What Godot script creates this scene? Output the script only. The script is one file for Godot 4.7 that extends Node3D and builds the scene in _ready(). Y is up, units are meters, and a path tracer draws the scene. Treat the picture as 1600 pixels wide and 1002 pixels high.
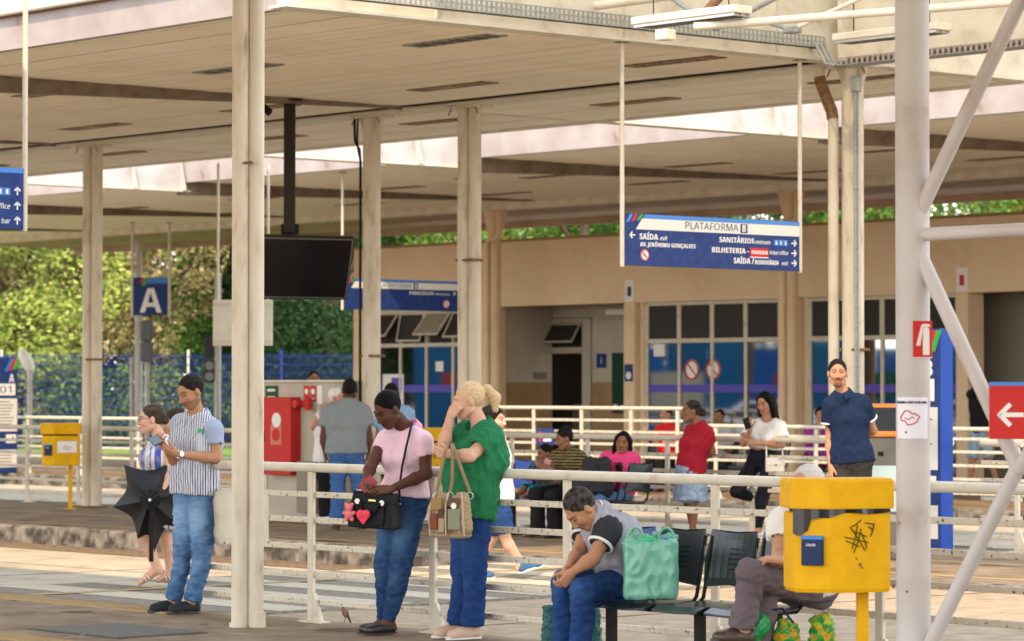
extends Node3D
# A bus terminal seen from one platform: x runs along the platforms, -z leads away across the roads, y is up (metres).

const FACE := 0.8505            # the turn about y that brings a figure's own x axis square to the view direction
var taken := {}
var store := {}
var rng := RandomNumberGenerator.new()

# ---------------------------------------------------------------- nodes
func numbered(called: String) -> String:
	taken[called] = taken.get(called, -1) + 1
	return called if taken[called] == 0 else "%s_%03d" % [called, taken[called]]

func tag(o: Node3D, label := "", category := "", group := "", kind := "") -> Node3D:
	if label: o.set_meta("label", label)
	if category: o.set_meta("category", category)
	if group: o.set_meta("group", group)
	if kind: o.set_meta("kind", kind)
	return o

func thing(called: String, label: String, category: String, at := Vector3.ZERO, turn := 0.0, group := "") -> Node3D:
	var o := Node3D.new()
	o.name = numbered(called)
	add_child(o)
	o.position = at
	o.rotation.y = turn
	tag(o, label, category, group)
	return o

func put(called: String, mesh: Mesh, m: Material, parent: Node3D = null, at := Vector3.ZERO, label := "") -> MeshInstance3D:
	var o := MeshInstance3D.new()
	o.mesh = mesh
	o.material_override = m
	o.position = at
	if parent == null:
		o.name = numbered(called)
		add_child(o)
	else:
		o.name = called
		parent.add_child(o, true)
	if label: o.set_meta("label", label)
	return o

func struct(called: String, mesh: Mesh, m: Material, at := Vector3.ZERO) -> MeshInstance3D:
	var o := put(called, mesh, m, null, at)
	o.set_meta("kind", "structure")
	return o

# ---------------------------------------------------------------- materials (colours are linear reflectances)
func lin(r: float, g: float, b: float) -> Color:
	return Color(r, g, b).linear_to_srgb()

func flat(r: float, g: float, b: float, rough := 0.6, metal := 0.0) -> StandardMaterial3D:
	var key := "flat%.3f,%.3f,%.3f,%.2f,%.2f" % [r, g, b, rough, metal]
	if not store.has(key):
		var m := StandardMaterial3D.new()
		m.albedo_color = lin(r, g, b)
		m.roughness = rough
		m.metallic = metal
		if metal == 0.0 and rough >= .45: m.metallic_specular = .24
		store[key] = m
	return store[key]

func noise_tex(key: String, freq: float, stops: Array, size := 512, octaves := 5, kind := 0, stretch := 1.0) -> Texture2D:
	if store.has("t" + key): return store["t" + key]
	var n := FastNoiseLite.new()
	n.seed = hash(key) % 1000
	n.noise_type = FastNoiseLite.TYPE_SIMPLEX_SMOOTH if kind == 0 else FastNoiseLite.TYPE_CELLULAR
	n.frequency = freq
	n.fractal_octaves = octaves
	n.fractal_gain = 0.55
	var ramp := Gradient.new()
	var offs := PackedFloat32Array()
	var cols := PackedColorArray()
	for s in stops:
		offs.append(s[0])
		cols.append(lin(s[1], s[2], s[3]))
	ramp.offsets = offs
	ramp.colors = cols
	var t := NoiseTexture2D.new()
	t.width = size
	t.height = int(size * stretch)
	t.seamless = true
	t.noise = n
	t.color_ramp = ramp
	store["t" + key] = t
	return t

func bump_tex(key: String, freq: float, strength: float, size := 512, octaves := 4) -> Texture2D:
	if store.has("b" + key): return store["b" + key]
	var n := FastNoiseLite.new()
	n.seed = hash(key) % 1000
	n.frequency = freq
	n.fractal_octaves = octaves
	var t := NoiseTexture2D.new()
	t.width = size
	t.height = size
	t.seamless = true
	t.as_normal_map = true
	t.bump_strength = strength
	t.noise = n
	store["b" + key] = t
	return t

# a mottled surface: texture repeats every `metres`
func mottled(key: String, stops: Array, metres: float, rough := 0.8, freq := 0.012, bump := 0.0, world := true, octaves := 5) -> StandardMaterial3D:
	if store.has(key): return store[key]
	var m := StandardMaterial3D.new()
	m.albedo_texture = noise_tex(key, freq, stops, 512, octaves)
	m.roughness = rough
	if rough >= .45: m.metallic_specular = .24
	m.uv1_triplanar = true
	m.uv1_world_triplanar = world
	m.uv1_scale = Vector3.ONE / metres
	if bump > 0.0:
		m.normal_enabled = true
		m.normal_texture = bump_tex(key, freq * 3.0, bump)
		m.normal_scale = 0.6
	store[key] = m
	return m

func painted(key: String, im: Image, metres: Vector3, rough := 0.85, world := false) -> StandardMaterial3D:
	if store.has(key): return store[key]
	var m := StandardMaterial3D.new()
	m.albedo_texture = ImageTexture.create_from_image(im)
	m.roughness = rough
	m.metallic_specular = .2
	m.uv1_triplanar = true
	m.uv1_world_triplanar = world
	m.uv1_scale = Vector3(1.0 / metres.x, 1.0 / metres.y, 1.0 / metres.z)
	store[key] = m
	return m

func vcol(rough := 0.7) -> StandardMaterial3D:
	var key := "vcol%.2f" % rough
	if not store.has(key):
		var m := StandardMaterial3D.new()
		m.vertex_color_use_as_albedo = true
		m.roughness = rough
		m.metallic_specular = .25
		store[key] = m
	return store[key]

# ---------------------------------------------------------------- shapes
class Shape:
	var v := PackedVector3Array()
	var n := PackedVector3Array()
	var c := PackedColorArray()
	var i := PackedInt32Array()
	var col := Color.WHITE
	var tint := false

	func at(p: Vector3, nn: Vector3) -> int:
		v.append(p)
		n.append(nn)
		if tint: c.append(col)
		return v.size() - 1

	# corners counter-clockwise seen from outside
	func quad(a: Vector3, b: Vector3, d: Vector3, e: Vector3) -> void:
		var nn := (b - a).cross(e - a)
		if nn.length_squared() < 1e-14: nn = (d - b).cross(e - b)
		nn = nn.normalized()
		var k := at(a, nn)
		at(b, nn); at(d, nn); at(e, nn)
		i.append_array([k, k + 2, k + 1, k, k + 3, k + 2])

	func tri(a: Vector3, b: Vector3, d: Vector3) -> void:
		var nn := (b - a).cross(d - a).normalized()
		var k := at(a, nn)
		at(b, nn); at(d, nn)
		i.append_array([k, k + 2, k + 1])

	func box(mid: Vector3, size: Vector3, b := Basis.IDENTITY) -> void:
		var s := size * 0.5
		for ax in 3:
			for sg in [-1.0, 1.0]:
				var w := Vector3.ZERO; w[ax] = sg * s[ax]
				var p := Vector3.ZERO; p[(ax + 1) % 3] = s[(ax + 1) % 3]
				var q := Vector3.ZERO; q[(ax + 2) % 3] = s[(ax + 2) % 3] * sg
				quad(mid + b * (w - p - q), mid + b * (w + p - q), mid + b * (w + p + q), mid + b * (w - p + q))

	# a box with chamfered edges
	func block(mid: Vector3, size: Vector3, ch: float, b := Basis.IDENTITY) -> void:
		var s := size * 0.5
		ch = minf(ch, minf(s.x, minf(s.y, s.z)) * 0.95)
		var t := s - Vector3.ONE * ch
		for ax in 3:
			var a1 := (ax + 1) % 3
			var a2 := (ax + 2) % 3
			for sg in [-1.0, 1.0]:
				var w := Vector3.ZERO; w[ax] = sg * s[ax]
				var p := Vector3.ZERO; p[a1] = t[a1]
				var q := Vector3.ZERO; q[a2] = t[a2] * sg
				quad(mid + b * (w - p - q), mid + b * (w + p - q), mid + b * (w + p + q), mid + b * (w - p + q))
			for s1 in [-1.0, 1.0]:
				for s2 in [-1.0, 1.0]:
					var e := Vector3.ZERO; e[ax] = t[ax]
					var u1 := Vector3.ZERO; u1[a1] = s1 * s[a1]; u1[a2] = s2 * t[a2]
					var u2 := Vector3.ZERO; u2[a1] = s1 * t[a1]; u2[a2] = s2 * s[a2]
					flip(mid, b, u1, u2, e)
		for sx in [-1.0, 1.0]:
			for sy in [-1.0, 1.0]:
				for sz in [-1.0, 1.0]:
					var a := mid + b * Vector3(sx * s.x, sy * t.y, sz * t.z)
					var d := mid + b * Vector3(sx * t.x, sy * s.y, sz * t.z)
					var e := mid + b * Vector3(sx * t.x, sy * t.y, sz * s.z)
					if sx * sy * sz > 0.0: tri(a, d, e)
					else: tri(a, e, d)

	# an edge strip whose order is put right from where the middle lies
	func flip(mid: Vector3, b: Basis, u1: Vector3, u2: Vector3, e: Vector3) -> void:
		var p := b * (u1 - e); var q := b * (u2 - e); var r := b * (u2 + e); var s := b * (u1 + e)
		if (q - p).cross(s - p).dot(p + q) > 0.0: quad(mid + p, mid + q, mid + r, mid + s)
		else: quad(mid + p, mid + s, mid + r, mid + q)

	func tube(a: Vector3, b: Vector3, ra: float, rb := -1.0, sides := 12, caps := true) -> void:
		if rb < 0.0: rb = ra
		var d := (b - a).normalized()
		var x := d.cross(Vector3.UP if absf(d.y) < 0.9 else Vector3.RIGHT).normalized()
		var y := d.cross(x)
		var k := v.size()
		for j in sides + 1:
			var an := TAU * j / sides
			var o := x * cos(an) + y * sin(an)
			at(a + o * ra, o); at(b + o * rb, o)
		for j in sides:
			var m := k + j * 2
			i.append_array([m, m + 1, m + 2, m + 2, m + 1, m + 3])
		if caps:
			for e in [[a, ra, -d], [b, rb, d]]:
				if e[1] < 1e-5: continue
				var m := at(e[0], e[2])
				for j in sides + 1:
					var an := TAU * j / sides
					at(e[0] + (x * cos(an) + y * sin(an)) * e[1], e[2])
				for j in sides:
					if e[2] == d: i.append_array([m, m + 2 + j, m + 1 + j])
					else: i.append_array([m, m + 1 + j, m + 2 + j])

	# a tube along points, with smooth joints
	func path(pts: Array, r: float, sides := 8, closed := false) -> void:
		var count := pts.size()
		var k := v.size()
		var x := Vector3.ZERO
		for q in count:
			var before: Vector3 = pts[(q - 1 + count) % count] if closed or q > 0 else pts[0]
			var after: Vector3 = pts[(q + 1) % count] if closed or q < count - 1 else pts[count - 1]
			var d := (after - before).normalized()
			if x == Vector3.ZERO: x = d.cross(Vector3.UP if absf(d.y) < 0.9 else Vector3.RIGHT)
			x = (x - d * x.dot(d)).normalized()
			var y := d.cross(x)
			for j in sides:
				var an := TAU * j / sides
				var o := x * cos(an) + y * sin(an)
				at((pts[q] as Vector3) + o * r, o)
		for q in (count if closed else count - 1):
			for j in sides:
				var a := k + q * sides + j
				var b := k + q * sides + (j + 1) % sides
				var e := k + ((q + 1) % count) * sides + j
				var g := k + ((q + 1) % count) * sides + (j + 1) % sides
				i.append_array([a, e, b, b, e, g])

	# rings of points joined to a skin; every ring has the same number of points, counter-clockwise seen from the end
	func loft(rings: Array, caps := true) -> void:
		for q in rings.size() - 1:
			var m: int = rings[q].size()
			for j in m:
				quad(rings[q][j], rings[q][(j + 1) % m], rings[q + 1][(j + 1) % m], rings[q + 1][j])
		if caps:
			for e in [0, rings.size() - 1]:
				var mid := Vector3.ZERO
				for p in rings[e]: mid += p
				mid /= rings[e].size()
				for j in rings[e].size():
					if e == 0: tri(mid, rings[e][(j + 1) % rings[e].size()], rings[e][j])
					else: tri(mid, rings[e][j], rings[e][(j + 1) % rings[e].size()])

	# a flat outline (counter-clockwise in x, y) given a thickness along z
	func slab(outline: PackedVector2Array, z0: float, z1: float, t := Transform3D.IDENTITY) -> void:
		var m := outline.size()
		for j in m:
			var a := outline[j]; var b := outline[(j + 1) % m]
			quad(t * Vector3(a.x, a.y, z1), t * Vector3(a.x, a.y, z0), t * Vector3(b.x, b.y, z0), t * Vector3(b.x, b.y, z1))
		var ix := Geometry2D.triangulate_polygon(outline)
		for q in range(0, ix.size(), 3):
			var a := outline[ix[q]]; var b := outline[ix[q + 1]]; var d := outline[ix[q + 2]]
			if (b - a).cross(d - a) < 0.0:
				var s := b; b = d; d = s
			tri(t * Vector3(a.x, a.y, z1), t * Vector3(b.x, b.y, z1), t * Vector3(d.x, d.y, z1))
			tri(t * Vector3(a.x, a.y, z0), t * Vector3(d.x, d.y, z0), t * Vector3(b.x, b.y, z0))

	func ball(mid: Vector3, r: Vector3, rows := 8, cols := 12, b := Basis.IDENTITY) -> void:
		var k := v.size()
		for a in rows + 1:
			var th := PI * a / rows
			for j in cols + 1:
				var ph := TAU * j / cols
				var o := Vector3(sin(th) * cos(ph), cos(th), sin(th) * sin(ph))
				at(mid + b * (o * r), (b * (o / r)).normalized())
		for a in rows:
			for j in cols:
				var m := k + a * (cols + 1) + j
				i.append_array([m, m + cols + 1, m + 1, m + 1, m + cols + 1, m + cols + 2])

	func mesh() -> ArrayMesh:
		var arr := []
		arr.resize(Mesh.ARRAY_MAX)
		arr[Mesh.ARRAY_VERTEX] = v
		arr[Mesh.ARRAY_NORMAL] = n
		if tint: arr[Mesh.ARRAY_COLOR] = c
		arr[Mesh.ARRAY_INDEX] = i
		var m := ArrayMesh.new()
		m.add_surface_from_arrays(Mesh.PRIMITIVE_TRIANGLES, arr)
		return m

func box_mesh(size: Vector3, ch := 0.0) -> ArrayMesh:
	var s := Shape.new()
	if ch > 0.0: s.block(Vector3.ZERO, size, ch)
	else: s.box(Vector3.ZERO, size)
	return s.mesh()

func span(a: Vector3, b: Vector3, ch := 0.0) -> ArrayMesh:      # a box between two opposite corners
	var s := Shape.new()
	if ch > 0.0: s.block((a + b) / 2.0, (b - a).abs(), ch)
	else: s.box((a + b) / 2.0, (b - a).abs())
	return s.mesh()

func pipe(a: Vector3, b: Vector3, r: float, sides := 14) -> ArrayMesh:
	var s := Shape.new()
	s.tube(a, b, r, -1.0, sides)
	return s.mesh()

func lettering(parent: Node3D, text: String, cap: float, at: Vector3, m: Material, align := 0, squeeze := 1.0, bold := true, turn := 0.0, slant := 0.0) -> MeshInstance3D:
	var key := "font%s" % bold
	if not store.has(key):
		var f := SystemFont.new()
		f.font_names = PackedStringArray(["Droid Sans"])
		if bold: f.font_weight = 700
		store[key] = f
	var t := TextMesh.new()
	t.text = text
	t.font = store[key]
	t.font_size = 48
	t.pixel_size = cap / (48.0 * 0.714)
	t.depth = 0.003
	t.curve_step = 2.5
	t.horizontal_alignment = [HORIZONTAL_ALIGNMENT_LEFT, HORIZONTAL_ALIGNMENT_CENTER, HORIZONTAL_ALIGNMENT_RIGHT][align]
	t.vertical_alignment = VERTICAL_ALIGNMENT_CENTER
	var o := put("lettering", t, m, parent, at)
	o.transform = Transform3D(Basis(Vector3.UP, turn) * Basis(Vector3(squeeze, 0, 0), Vector3(slant, 1, 0), Vector3(0, 0, 1)), at)
	return o

# ---------------------------------------------------------------- bodies and cloth: distance fields joined smoothly and skinned with surface nets
class Field:
	var o: Vector3
	var h: float
	var nx: int
	var ny: int
	var nz: int
	var f := PackedFloat32Array()

	func _init(lo: Vector3, hi: Vector3, cell: float) -> void:
		o = lo - Vector3.ONE * cell * 3.0
		h = cell
		var d := (hi - lo) / cell
		nx = int(d.x) + 8; ny = int(d.y) + 8; nz = int(d.z) + 8
		f.resize(nx * ny * nz)
		f.fill(1.0)

	func cone(a: Vector3, b: Vector3, ra: float, rb: float, k := 0.03, flats := 0) -> void:
		var ab := b - a
		var l2 := maxf(ab.length_squared(), 1e-9)
		var l := sqrt(l2)
		var m := maxf(ra, rb) + k + h * 2.0
		var lo := ((Vector3(minf(a.x, b.x), minf(a.y, b.y), minf(a.z, b.z)) - Vector3.ONE * m) - o) / h
		var hi := ((Vector3(maxf(a.x, b.x), maxf(a.y, b.y), maxf(a.z, b.z)) + Vector3.ONE * m) - o) / h
		var x0 := maxi(int(lo.x), 0); var x1 := mini(int(hi.x) + 1, nx - 1)
		var y0 := maxi(int(lo.y), 0); var y1 := mini(int(hi.y) + 1, ny - 1)
		var z0 := maxi(int(lo.z), 0); var z1 := mini(int(hi.z) + 1, nz - 1)
		var inv := 1.0 / l2
		var ik := 0.25 / k
		var m2 := m * m
		for z in range(z0, z1 + 1):
			for y in range(y0, y1 + 1):
				var w := (z * ny + y) * nx
				# the part of this row that comes near the axis
				for x in range(x0, x1 + 1):
					var p := o + Vector3(x, y, z) * h - a
					var t := p.dot(ab) * inv
					var tc := clampf(t, 0.0, 1.0)
					var q2 := (p - ab * tc).length_squared()
					if q2 > m2: continue
					var d: float
					if flats > 0 and ((t > 1.0 and flats & 2) or (t < 0.0 and flats & 1)):
						d = maxf((p - ab * t).length() - lerpf(ra, rb, tc), (t - 1.0) * l if t > 1.0 else -t * l)
					else:
						d = sqrt(q2) - lerpf(ra, rb, tc)
					var g := f[w + x]
					var e := k - absf(g - d)
					f[w + x] = minf(g, d) - (e * e * ik if e > 0.0 else 0.0)

	func ell(c: Vector3, r: Vector3, k := 0.01, b := Basis.IDENTITY, cut := false) -> void:
		var m := maxf(r.x, maxf(r.y, r.z)) + k + h * 2.0
		var lo := (c - Vector3.ONE * m - o) / h
		var hi := (c + Vector3.ONE * m - o) / h
		var bi := b.transposed()
		for z in range(maxi(int(lo.z), 0), mini(int(hi.z) + 1, nz - 1) + 1):
			for y in range(maxi(int(lo.y), 0), mini(int(hi.y) + 1, ny - 1) + 1):
				var w := (z * ny + y) * nx
				for x in range(maxi(int(lo.x), 0), mini(int(hi.x) + 1, nx - 1) + 1):
					var q := bi * (o + Vector3(x, y, z) * h - c)
					var k0 := (q / r).length()
					var d := k0 * (k0 - 1.0) / maxf((q / (r * r)).length(), 1e-4)
					var g := f[w + x]
					if cut:
						# smooth subtraction: max(field, -d)
						var fv := f[w + x]
						var e2 := k - absf(fv + d)
						f[w + x] = maxf(fv, -d) + (e2 * e2 * 0.25 / k if e2 > 0.0 else 0.0)
					else:
						var e := k - absf(g - d)
						f[w + x] = minf(g, d) - (e * e * 0.25 / k if e > 0.0 else 0.0)

	func box(c: Vector3, half: Vector3, r: float, k := 0.01) -> void:
		var m := half + Vector3.ONE * (r + k + h * 2.0)
		var lo := (c - m - o) / h
		var hi := (c + m - o) / h
		for z in range(maxi(int(lo.z), 0), mini(int(hi.z) + 1, nz - 1) + 1):
			for y in range(maxi(int(lo.y), 0), mini(int(hi.y) + 1, ny - 1) + 1):
				var w := (z * ny + y) * nx
				for x in range(maxi(int(lo.x), 0), mini(int(hi.x) + 1, nx - 1) + 1):
					var q := (o + Vector3(x, y, z) * h - c).abs() - half + Vector3.ONE * r
					var d := q.max(Vector3.ZERO).length() + minf(maxf(q.x, maxf(q.y, q.z)), 0.0) - r
					var g := f[w + x]
					var e := k - absf(g - d)
					f[w + x] = minf(g, d) - (e * e * 0.25 / k if e > 0.0 else 0.0)

	func cut(p: Vector3, n: Vector3) -> void:            # takes away what lies on the side n points to
		for z in nz:
			for y in ny:
				var w := (z * ny + y) * nx
				for x in nx:
					if f[w + x] < 0.2:
						f[w + x] = maxf(f[w + x], (o + Vector3(x, y, z) * h - p).dot(n))

	func skin() -> Array:                                 # [points, normals, indices]
		var pts := PackedVector3Array()
		var idx := PackedInt32Array()
		var of := {}
		var sx := 1; var sy := nx; var sz := nx * ny
		var lim := h * 1.8
		var corner := [0, sx, sy, sx + sy, sz, sz + sx, sz + sy, sz + sx + sy]
		var place := [Vector3(0, 0, 0), Vector3(1, 0, 0), Vector3(0, 1, 0), Vector3(1, 1, 0), Vector3(0, 0, 1), Vector3(1, 0, 1), Vector3(0, 1, 1), Vector3(1, 1, 1)]
		var edges := [[0, 1], [2, 3], [4, 5], [6, 7], [0, 2], [1, 3], [4, 6], [5, 7], [0, 4], [1, 5], [2, 6], [3, 7]]
		for z in nz - 1:
			for y in ny - 1:
				var w := (z * ny + y) * nx
				for x in nx - 1:
					var i0 := w + x
					var v0 := f[i0]
					if v0 > lim or v0 < -lim: continue
					var neg := 0
					for q in 8:
						if f[i0 + corner[q]] < 0.0: neg += 1
					if neg == 0 or neg == 8: continue
					var sum := Vector3.ZERO
					var cnt := 0
					for e in edges:
						var a := f[i0 + corner[e[0]]]
						var b := f[i0 + corner[e[1]]]
						if (a < 0.0) != (b < 0.0):
							sum += (place[e[0]] as Vector3).lerp(place[e[1]], a / (a - b))
							cnt += 1
					of[i0] = pts.size()
					pts.append(o + (Vector3(x, y, z) + sum / cnt) * h)
		for i0: int in of:
			var a := f[i0] < 0.0
			for ax in 3:
				var s: int = [sx, sy, sz][ax]
				var b := f[i0 + s] < 0.0
				if a == b: continue
				var u: int = [sy, sz, sx][ax]
				var t: int = [sz, sx, sy][ax]
				if not (of.has(i0 - u) and of.has(i0 - t) and of.has(i0 - u - t)): continue
				var p0: int = of[i0]; var p1: int = of[i0 - u]; var p2: int = of[i0 - u - t]; var p3: int = of[i0 - t]
				if a: idx.append_array([p0, p2, p1, p0, p3, p2])
				else: idx.append_array([p0, p1, p2, p0, p2, p3])
		var nor := PackedVector3Array()
		nor.resize(pts.size())
		for q in range(0, idx.size(), 3):
			var a := pts[idx[q]]
			var nn := (pts[idx[q + 2]] - a).cross(pts[idx[q + 1]] - a)
			for j in 3: nor[idx[q + j]] += nn
		for q in nor.size(): nor[q] = nor[q].normalized()
		return [pts, nor, idx]

var folds := FastNoiseLite.new()

# moves the points of a skin in and out along their normals, as creases and folds do
func crease(s: Array, amount: float, scale := Vector3(16, 9, 16), phase := 0.0) -> void:
	var p: PackedVector3Array = s[0]
	var n: PackedVector3Array = s[1]
	for q in p.size():
		var w := p[q] * scale + Vector3(phase, phase * 1.7, 0)
		var k := folds.get_noise_3dv(w)
		k = k * .7 + .55 - absf(folds.get_noise_3dv(w * 1.9 + Vector3(7, 3, 1))) * 1.7      # broad swells and sharper ridges
		p[q] += n[q] * k * amount
	s[0] = p
	var idx: PackedInt32Array = s[2]
	n.fill(Vector3.ZERO)
	for q in range(0, idx.size(), 3):
		var nn := (p[idx[q + 2]] - p[idx[q]]).cross(p[idx[q + 1]] - p[idx[q]])
		for j in 3: n[idx[q + j]] += nn
	for q in n.size(): n[q] = n[q].normalized()
	s[1] = n

func skin_mesh(s: Array, cols := PackedColorArray()) -> ArrayMesh:
	var arr := []
	arr.resize(Mesh.ARRAY_MAX)
	arr[Mesh.ARRAY_VERTEX] = s[0]
	arr[Mesh.ARRAY_NORMAL] = s[1]
	arr[Mesh.ARRAY_INDEX] = s[2]
	if cols.size(): arr[Mesh.ARRAY_COLOR] = cols
	var m := ArrayMesh.new()
	m.add_surface_from_arrays(Mesh.PRIMITIVE_TRIANGLES, arr)
	return m

# a head round its own middle: z is where the face looks, y is up. The regions of the face are told by where they lie.
func head_skin(child: bool, lean: bool, cell: float) -> Array:
	var key := "head%s%s%.3f" % [child, lean, cell]
	if store.has(key): return store[key]
	var F := Field.new(Vector3(-.1, -.14, -.12), Vector3(.1, .14, .13), cell)
	F.ell(Vector3(0, .03, -.016), Vector3(.073, .088, .09), .02)
	F.ell(Vector3(0, -.03, .022), Vector3(.054 if lean else .06, .07, .062), .035)
	F.ell(Vector3(0, -.088, .052), Vector3(.026, .02, .022), .03)
	for s in [-1.0, 1.0]:
		F.ell(Vector3(s * .036, -.018, .06), Vector3(.022, .022, .018), .025)
		F.cone(Vector3(s * .012, .033, .083), Vector3(s * .042, .03, .07), .009, .008, .014)
		F.cone(Vector3(s * .05, -.06, .0), Vector3(s * .018, -.09, .05), .02, .016, .03)
		F.ell(Vector3(s * .031, .012, .092), Vector3(.019, .013, .014), .012, Basis.IDENTITY, true)
		F.ell(Vector3(s * .031, .011, .072), Vector3(.0135, .0115, .0125), .004)
		F.ell(Vector3(s * .075, -.004, -.012), Vector3(.011, .031, .019), .008, Basis(Vector3.UP, s * .3))
		F.ell(Vector3(s * .012, -.031, .089), Vector3(.009, .008, .011), .008)
	F.cone(Vector3(0, .018, .084), Vector3(0, -.026, .1), .0085, .0125, .012)
	F.cone(Vector3(-.018, -.057, .073), Vector3(.018, -.057, .073), .0085, .0085, .01)
	F.cone(Vector3(-.015, -.07, .071), Vector3(.015, -.07, .071), .0095, .0095, .01)
	F.ell(Vector3(0, -.0635, .086), Vector3(.021, .0022, .008), .003, Basis.IDENTITY, true)
	store[key] = F.skin()
	return store[key]

func head_color(p: Vector3, skin: Color, hair: Color, beard: int, woman: bool) -> Color:
	var ax := absf(p.x)
	var c := skin
	if p.z > .055:
		if p.y > .026 + ax * .12 - maxf(0.0, ax - .035) * .5 and p.y < .038 + ax * .12 - maxf(0.0, ax - .035) * .6 and ax > .011 and ax < .052: c = skin.lerp(hair, .55)
		if ax > .015 and ax < .047 and absf(p.y - .0115) < .0052:
			c = skin.lerp(Color(.02, .015, .012), .72 if p.y > .0095 else .4)
			if absf(ax - .031) < .0065 and p.y < .016: c = Color(.015, .01, .008)
		if ax < .024 and absf(p.y + .0635) < .0145 - ax * .25: c = skin * (Color(1.0, .55, .52) if woman else Color(.85, .6, .56))
		if absf(p.y + .0635) < .0022 and ax < .022: c = skin * Color(.3, .22, .2)
		c.a = 1
	if beard > 0:
		var jaw := p.y < -.04 and p.z > -.01
		if beard == 1 and jaw: c = c.lerp(hair, .3)                     # stubble
		if beard == 2 and p.z > .05 and p.y < -.042 and ax < .034 and not (ax < .022 and absf(p.y + .0645) < .011): c = c.lerp(hair, .62)   # moustache and chin beard
	var v := folds.get_noise_3dv(p * 45.0)
	return c * Color(1.0 + .12 * v, 1.0 + .07 * v, 1.0 + .06 * v)

# a right hand from the wrist: y runs along the fingers, z out of the palm, x to the thumb
func hand_skin(curl: float, cell: float) -> Array:
	var key := "hand%.2f%.3f" % [curl, cell]
	if store.has(key): return store[key]
	var F := Field.new(Vector3(-.055, -.02, -.03), Vector3(.085, .2, .11), cell)
	F.cone(Vector3(0, -.012, 0), Vector3(0, .02, 0), .024, .023, .01)
	for x in [-.025, -.009, .008, .024]:
		F.cone(Vector3(x * .7, .015, 0), Vector3(x, .088, 0), .015, .0125, .012)
	var root := [Vector3(.027, .09, 0), Vector3(.0095, .094, 0), Vector3(-.009, .091, 0), Vector3(-.026, .083, 0)]
	var long := [.07, .078, .072, .056]
	for q in 4:
		var p: Vector3 = root[q]
		var an := curl * (.75 + .12 * q)
		var side: float = [.06, .01, -.04, -.1][q]
		for k in 3:
			var l: float = long[q] * [.44, .31, .25][k]
			var e := p + Vector3(sin(side), cos(an), sin(an)).normalized() * l
			F.cone(p, e, .0092 - k * .0008, .0086 - k * .0009, .003)
			p = e
			an += curl * (.95 - .2 * k)
	F.cone(Vector3(.02, .02, .006), Vector3(.042, .052, .014 + curl * .012), .015, .0115, .012)
	F.cone(Vector3(.042, .052, .014 + curl * .012), Vector3(.049, .08, .024 + curl * .03), .0108, .0092, .004)
	F.cone(Vector3(.049, .08, .024 + curl * .03), Vector3(.045, .1, .03 + curl * .045), .009, .0076, .004)
	store[key] = F.skin()
	return store[key]

func add_skin(dst: Array, src: Array, t: Transform3D, colour: Callable) -> void:
	var p: PackedVector3Array = dst[0]; var n: PackedVector3Array = dst[1]; var i: PackedInt32Array = dst[2]; var c: PackedColorArray = dst[3]
	var k := p.size()
	var mirrored := t.basis.determinant() < 0.0
	for q in (src[0] as PackedVector3Array).size():
		var s: Vector3 = src[0][q]
		p.append(t * s)
		n.append((t.basis * (src[1][q] as Vector3)).normalized())
		c.append(colour.call(s))
	var ix: PackedInt32Array = src[2]
	for q in range(0, ix.size(), 3):
		i.append(k + ix[q])
		i.append(k + ix[q + (2 if mirrored else 1)])
		i.append(k + ix[q + (1 if mirrored else 2)])
	dst[0] = p; dst[1] = n; dst[2] = i; dst[3] = c

func aim(along: Vector3, hint: Vector3) -> Basis:            # y along, z as near to hint as it goes
	var y := along.normalized()
	var z := (hint - y * hint.dot(y)).normalized()
	return Basis(y.cross(z), y, z)

func facing(yaw: float, pitch := 0.0, roll := 0.0) -> Basis:   # degrees; yaw 0 looks at the viewer (+z), negative to the left of the picture; pitch down is positive
	return Basis(Vector3.UP, deg_to_rad(yaw)) * Basis(Vector3.RIGHT, deg_to_rad(pitch)) * Basis(Vector3.BACK, deg_to_rad(roll))

func bounds(pts: Array, m: float) -> Array:
	var lo := Vector3.ONE * 99.0
	var hi := -lo
	for p: Vector3 in pts:
		lo = Vector3(minf(lo.x, p.x), minf(lo.y, p.y), minf(lo.z, p.z))
		hi = Vector3(maxf(hi.x, p.x), maxf(hi.y, p.y), maxf(hi.z, p.z))
	return [lo - Vector3.ONE * m, hi + Vector3.ONE * m]

func torso(F: Field, d: Dictionary, e: float, k := .05) -> void:
	var g: float = d.get("girth", 1.0)
	var bust: float = d.get("bust", 0.0)
	var sp: Vector3 = facing(d.yaw[0]).x
	var sc: Vector3 = facing(d.yaw[1]).x
	var fc: Vector3 = facing(d.yaw[1]).z
	var waist: Vector3 = (d.pel as Vector3).lerp(d.chest, .45) + fc * d.get("belly", 0.0)
	for s in [-1.0, 1.0]:
		var pl: Vector3 = d.pel + sp * s * .07 * d.get("hips", 1.0)
		var wl: Vector3 = waist + (sp + sc).normalized() * s * .055 * g
		var cl: Vector3 = d.chest + sc * s * .07 * g
		F.cone(pl, wl, .1 * d.get("hips", 1.0) + e, .09 * g + e, k)
		F.cone(wl, cl, .09 * g + e, .1 * g + e, k)
		var sh: Vector3 = d.arms[0 if s < 0 else 1][0]
		F.cone(cl, (d.chest as Vector3).lerp(sh, .72) + (d.neck - d.chest) * .12, .095 * g + e, .056 + e, k)
		F.cone((d.neck as Vector3) - (d.neck - d.chest).normalized() * .03, (d.neck as Vector3).lerp(sh, .8), .05 + e, .048 + e, k)
		if bust > 0.0: F.ell(d.chest + sc * s * .075 + fc * (.075 * g + bust * .3) - Vector3.UP * .01, Vector3(.07, .075, .055 + bust * .5) + Vector3.ONE * e, .05)

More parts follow.
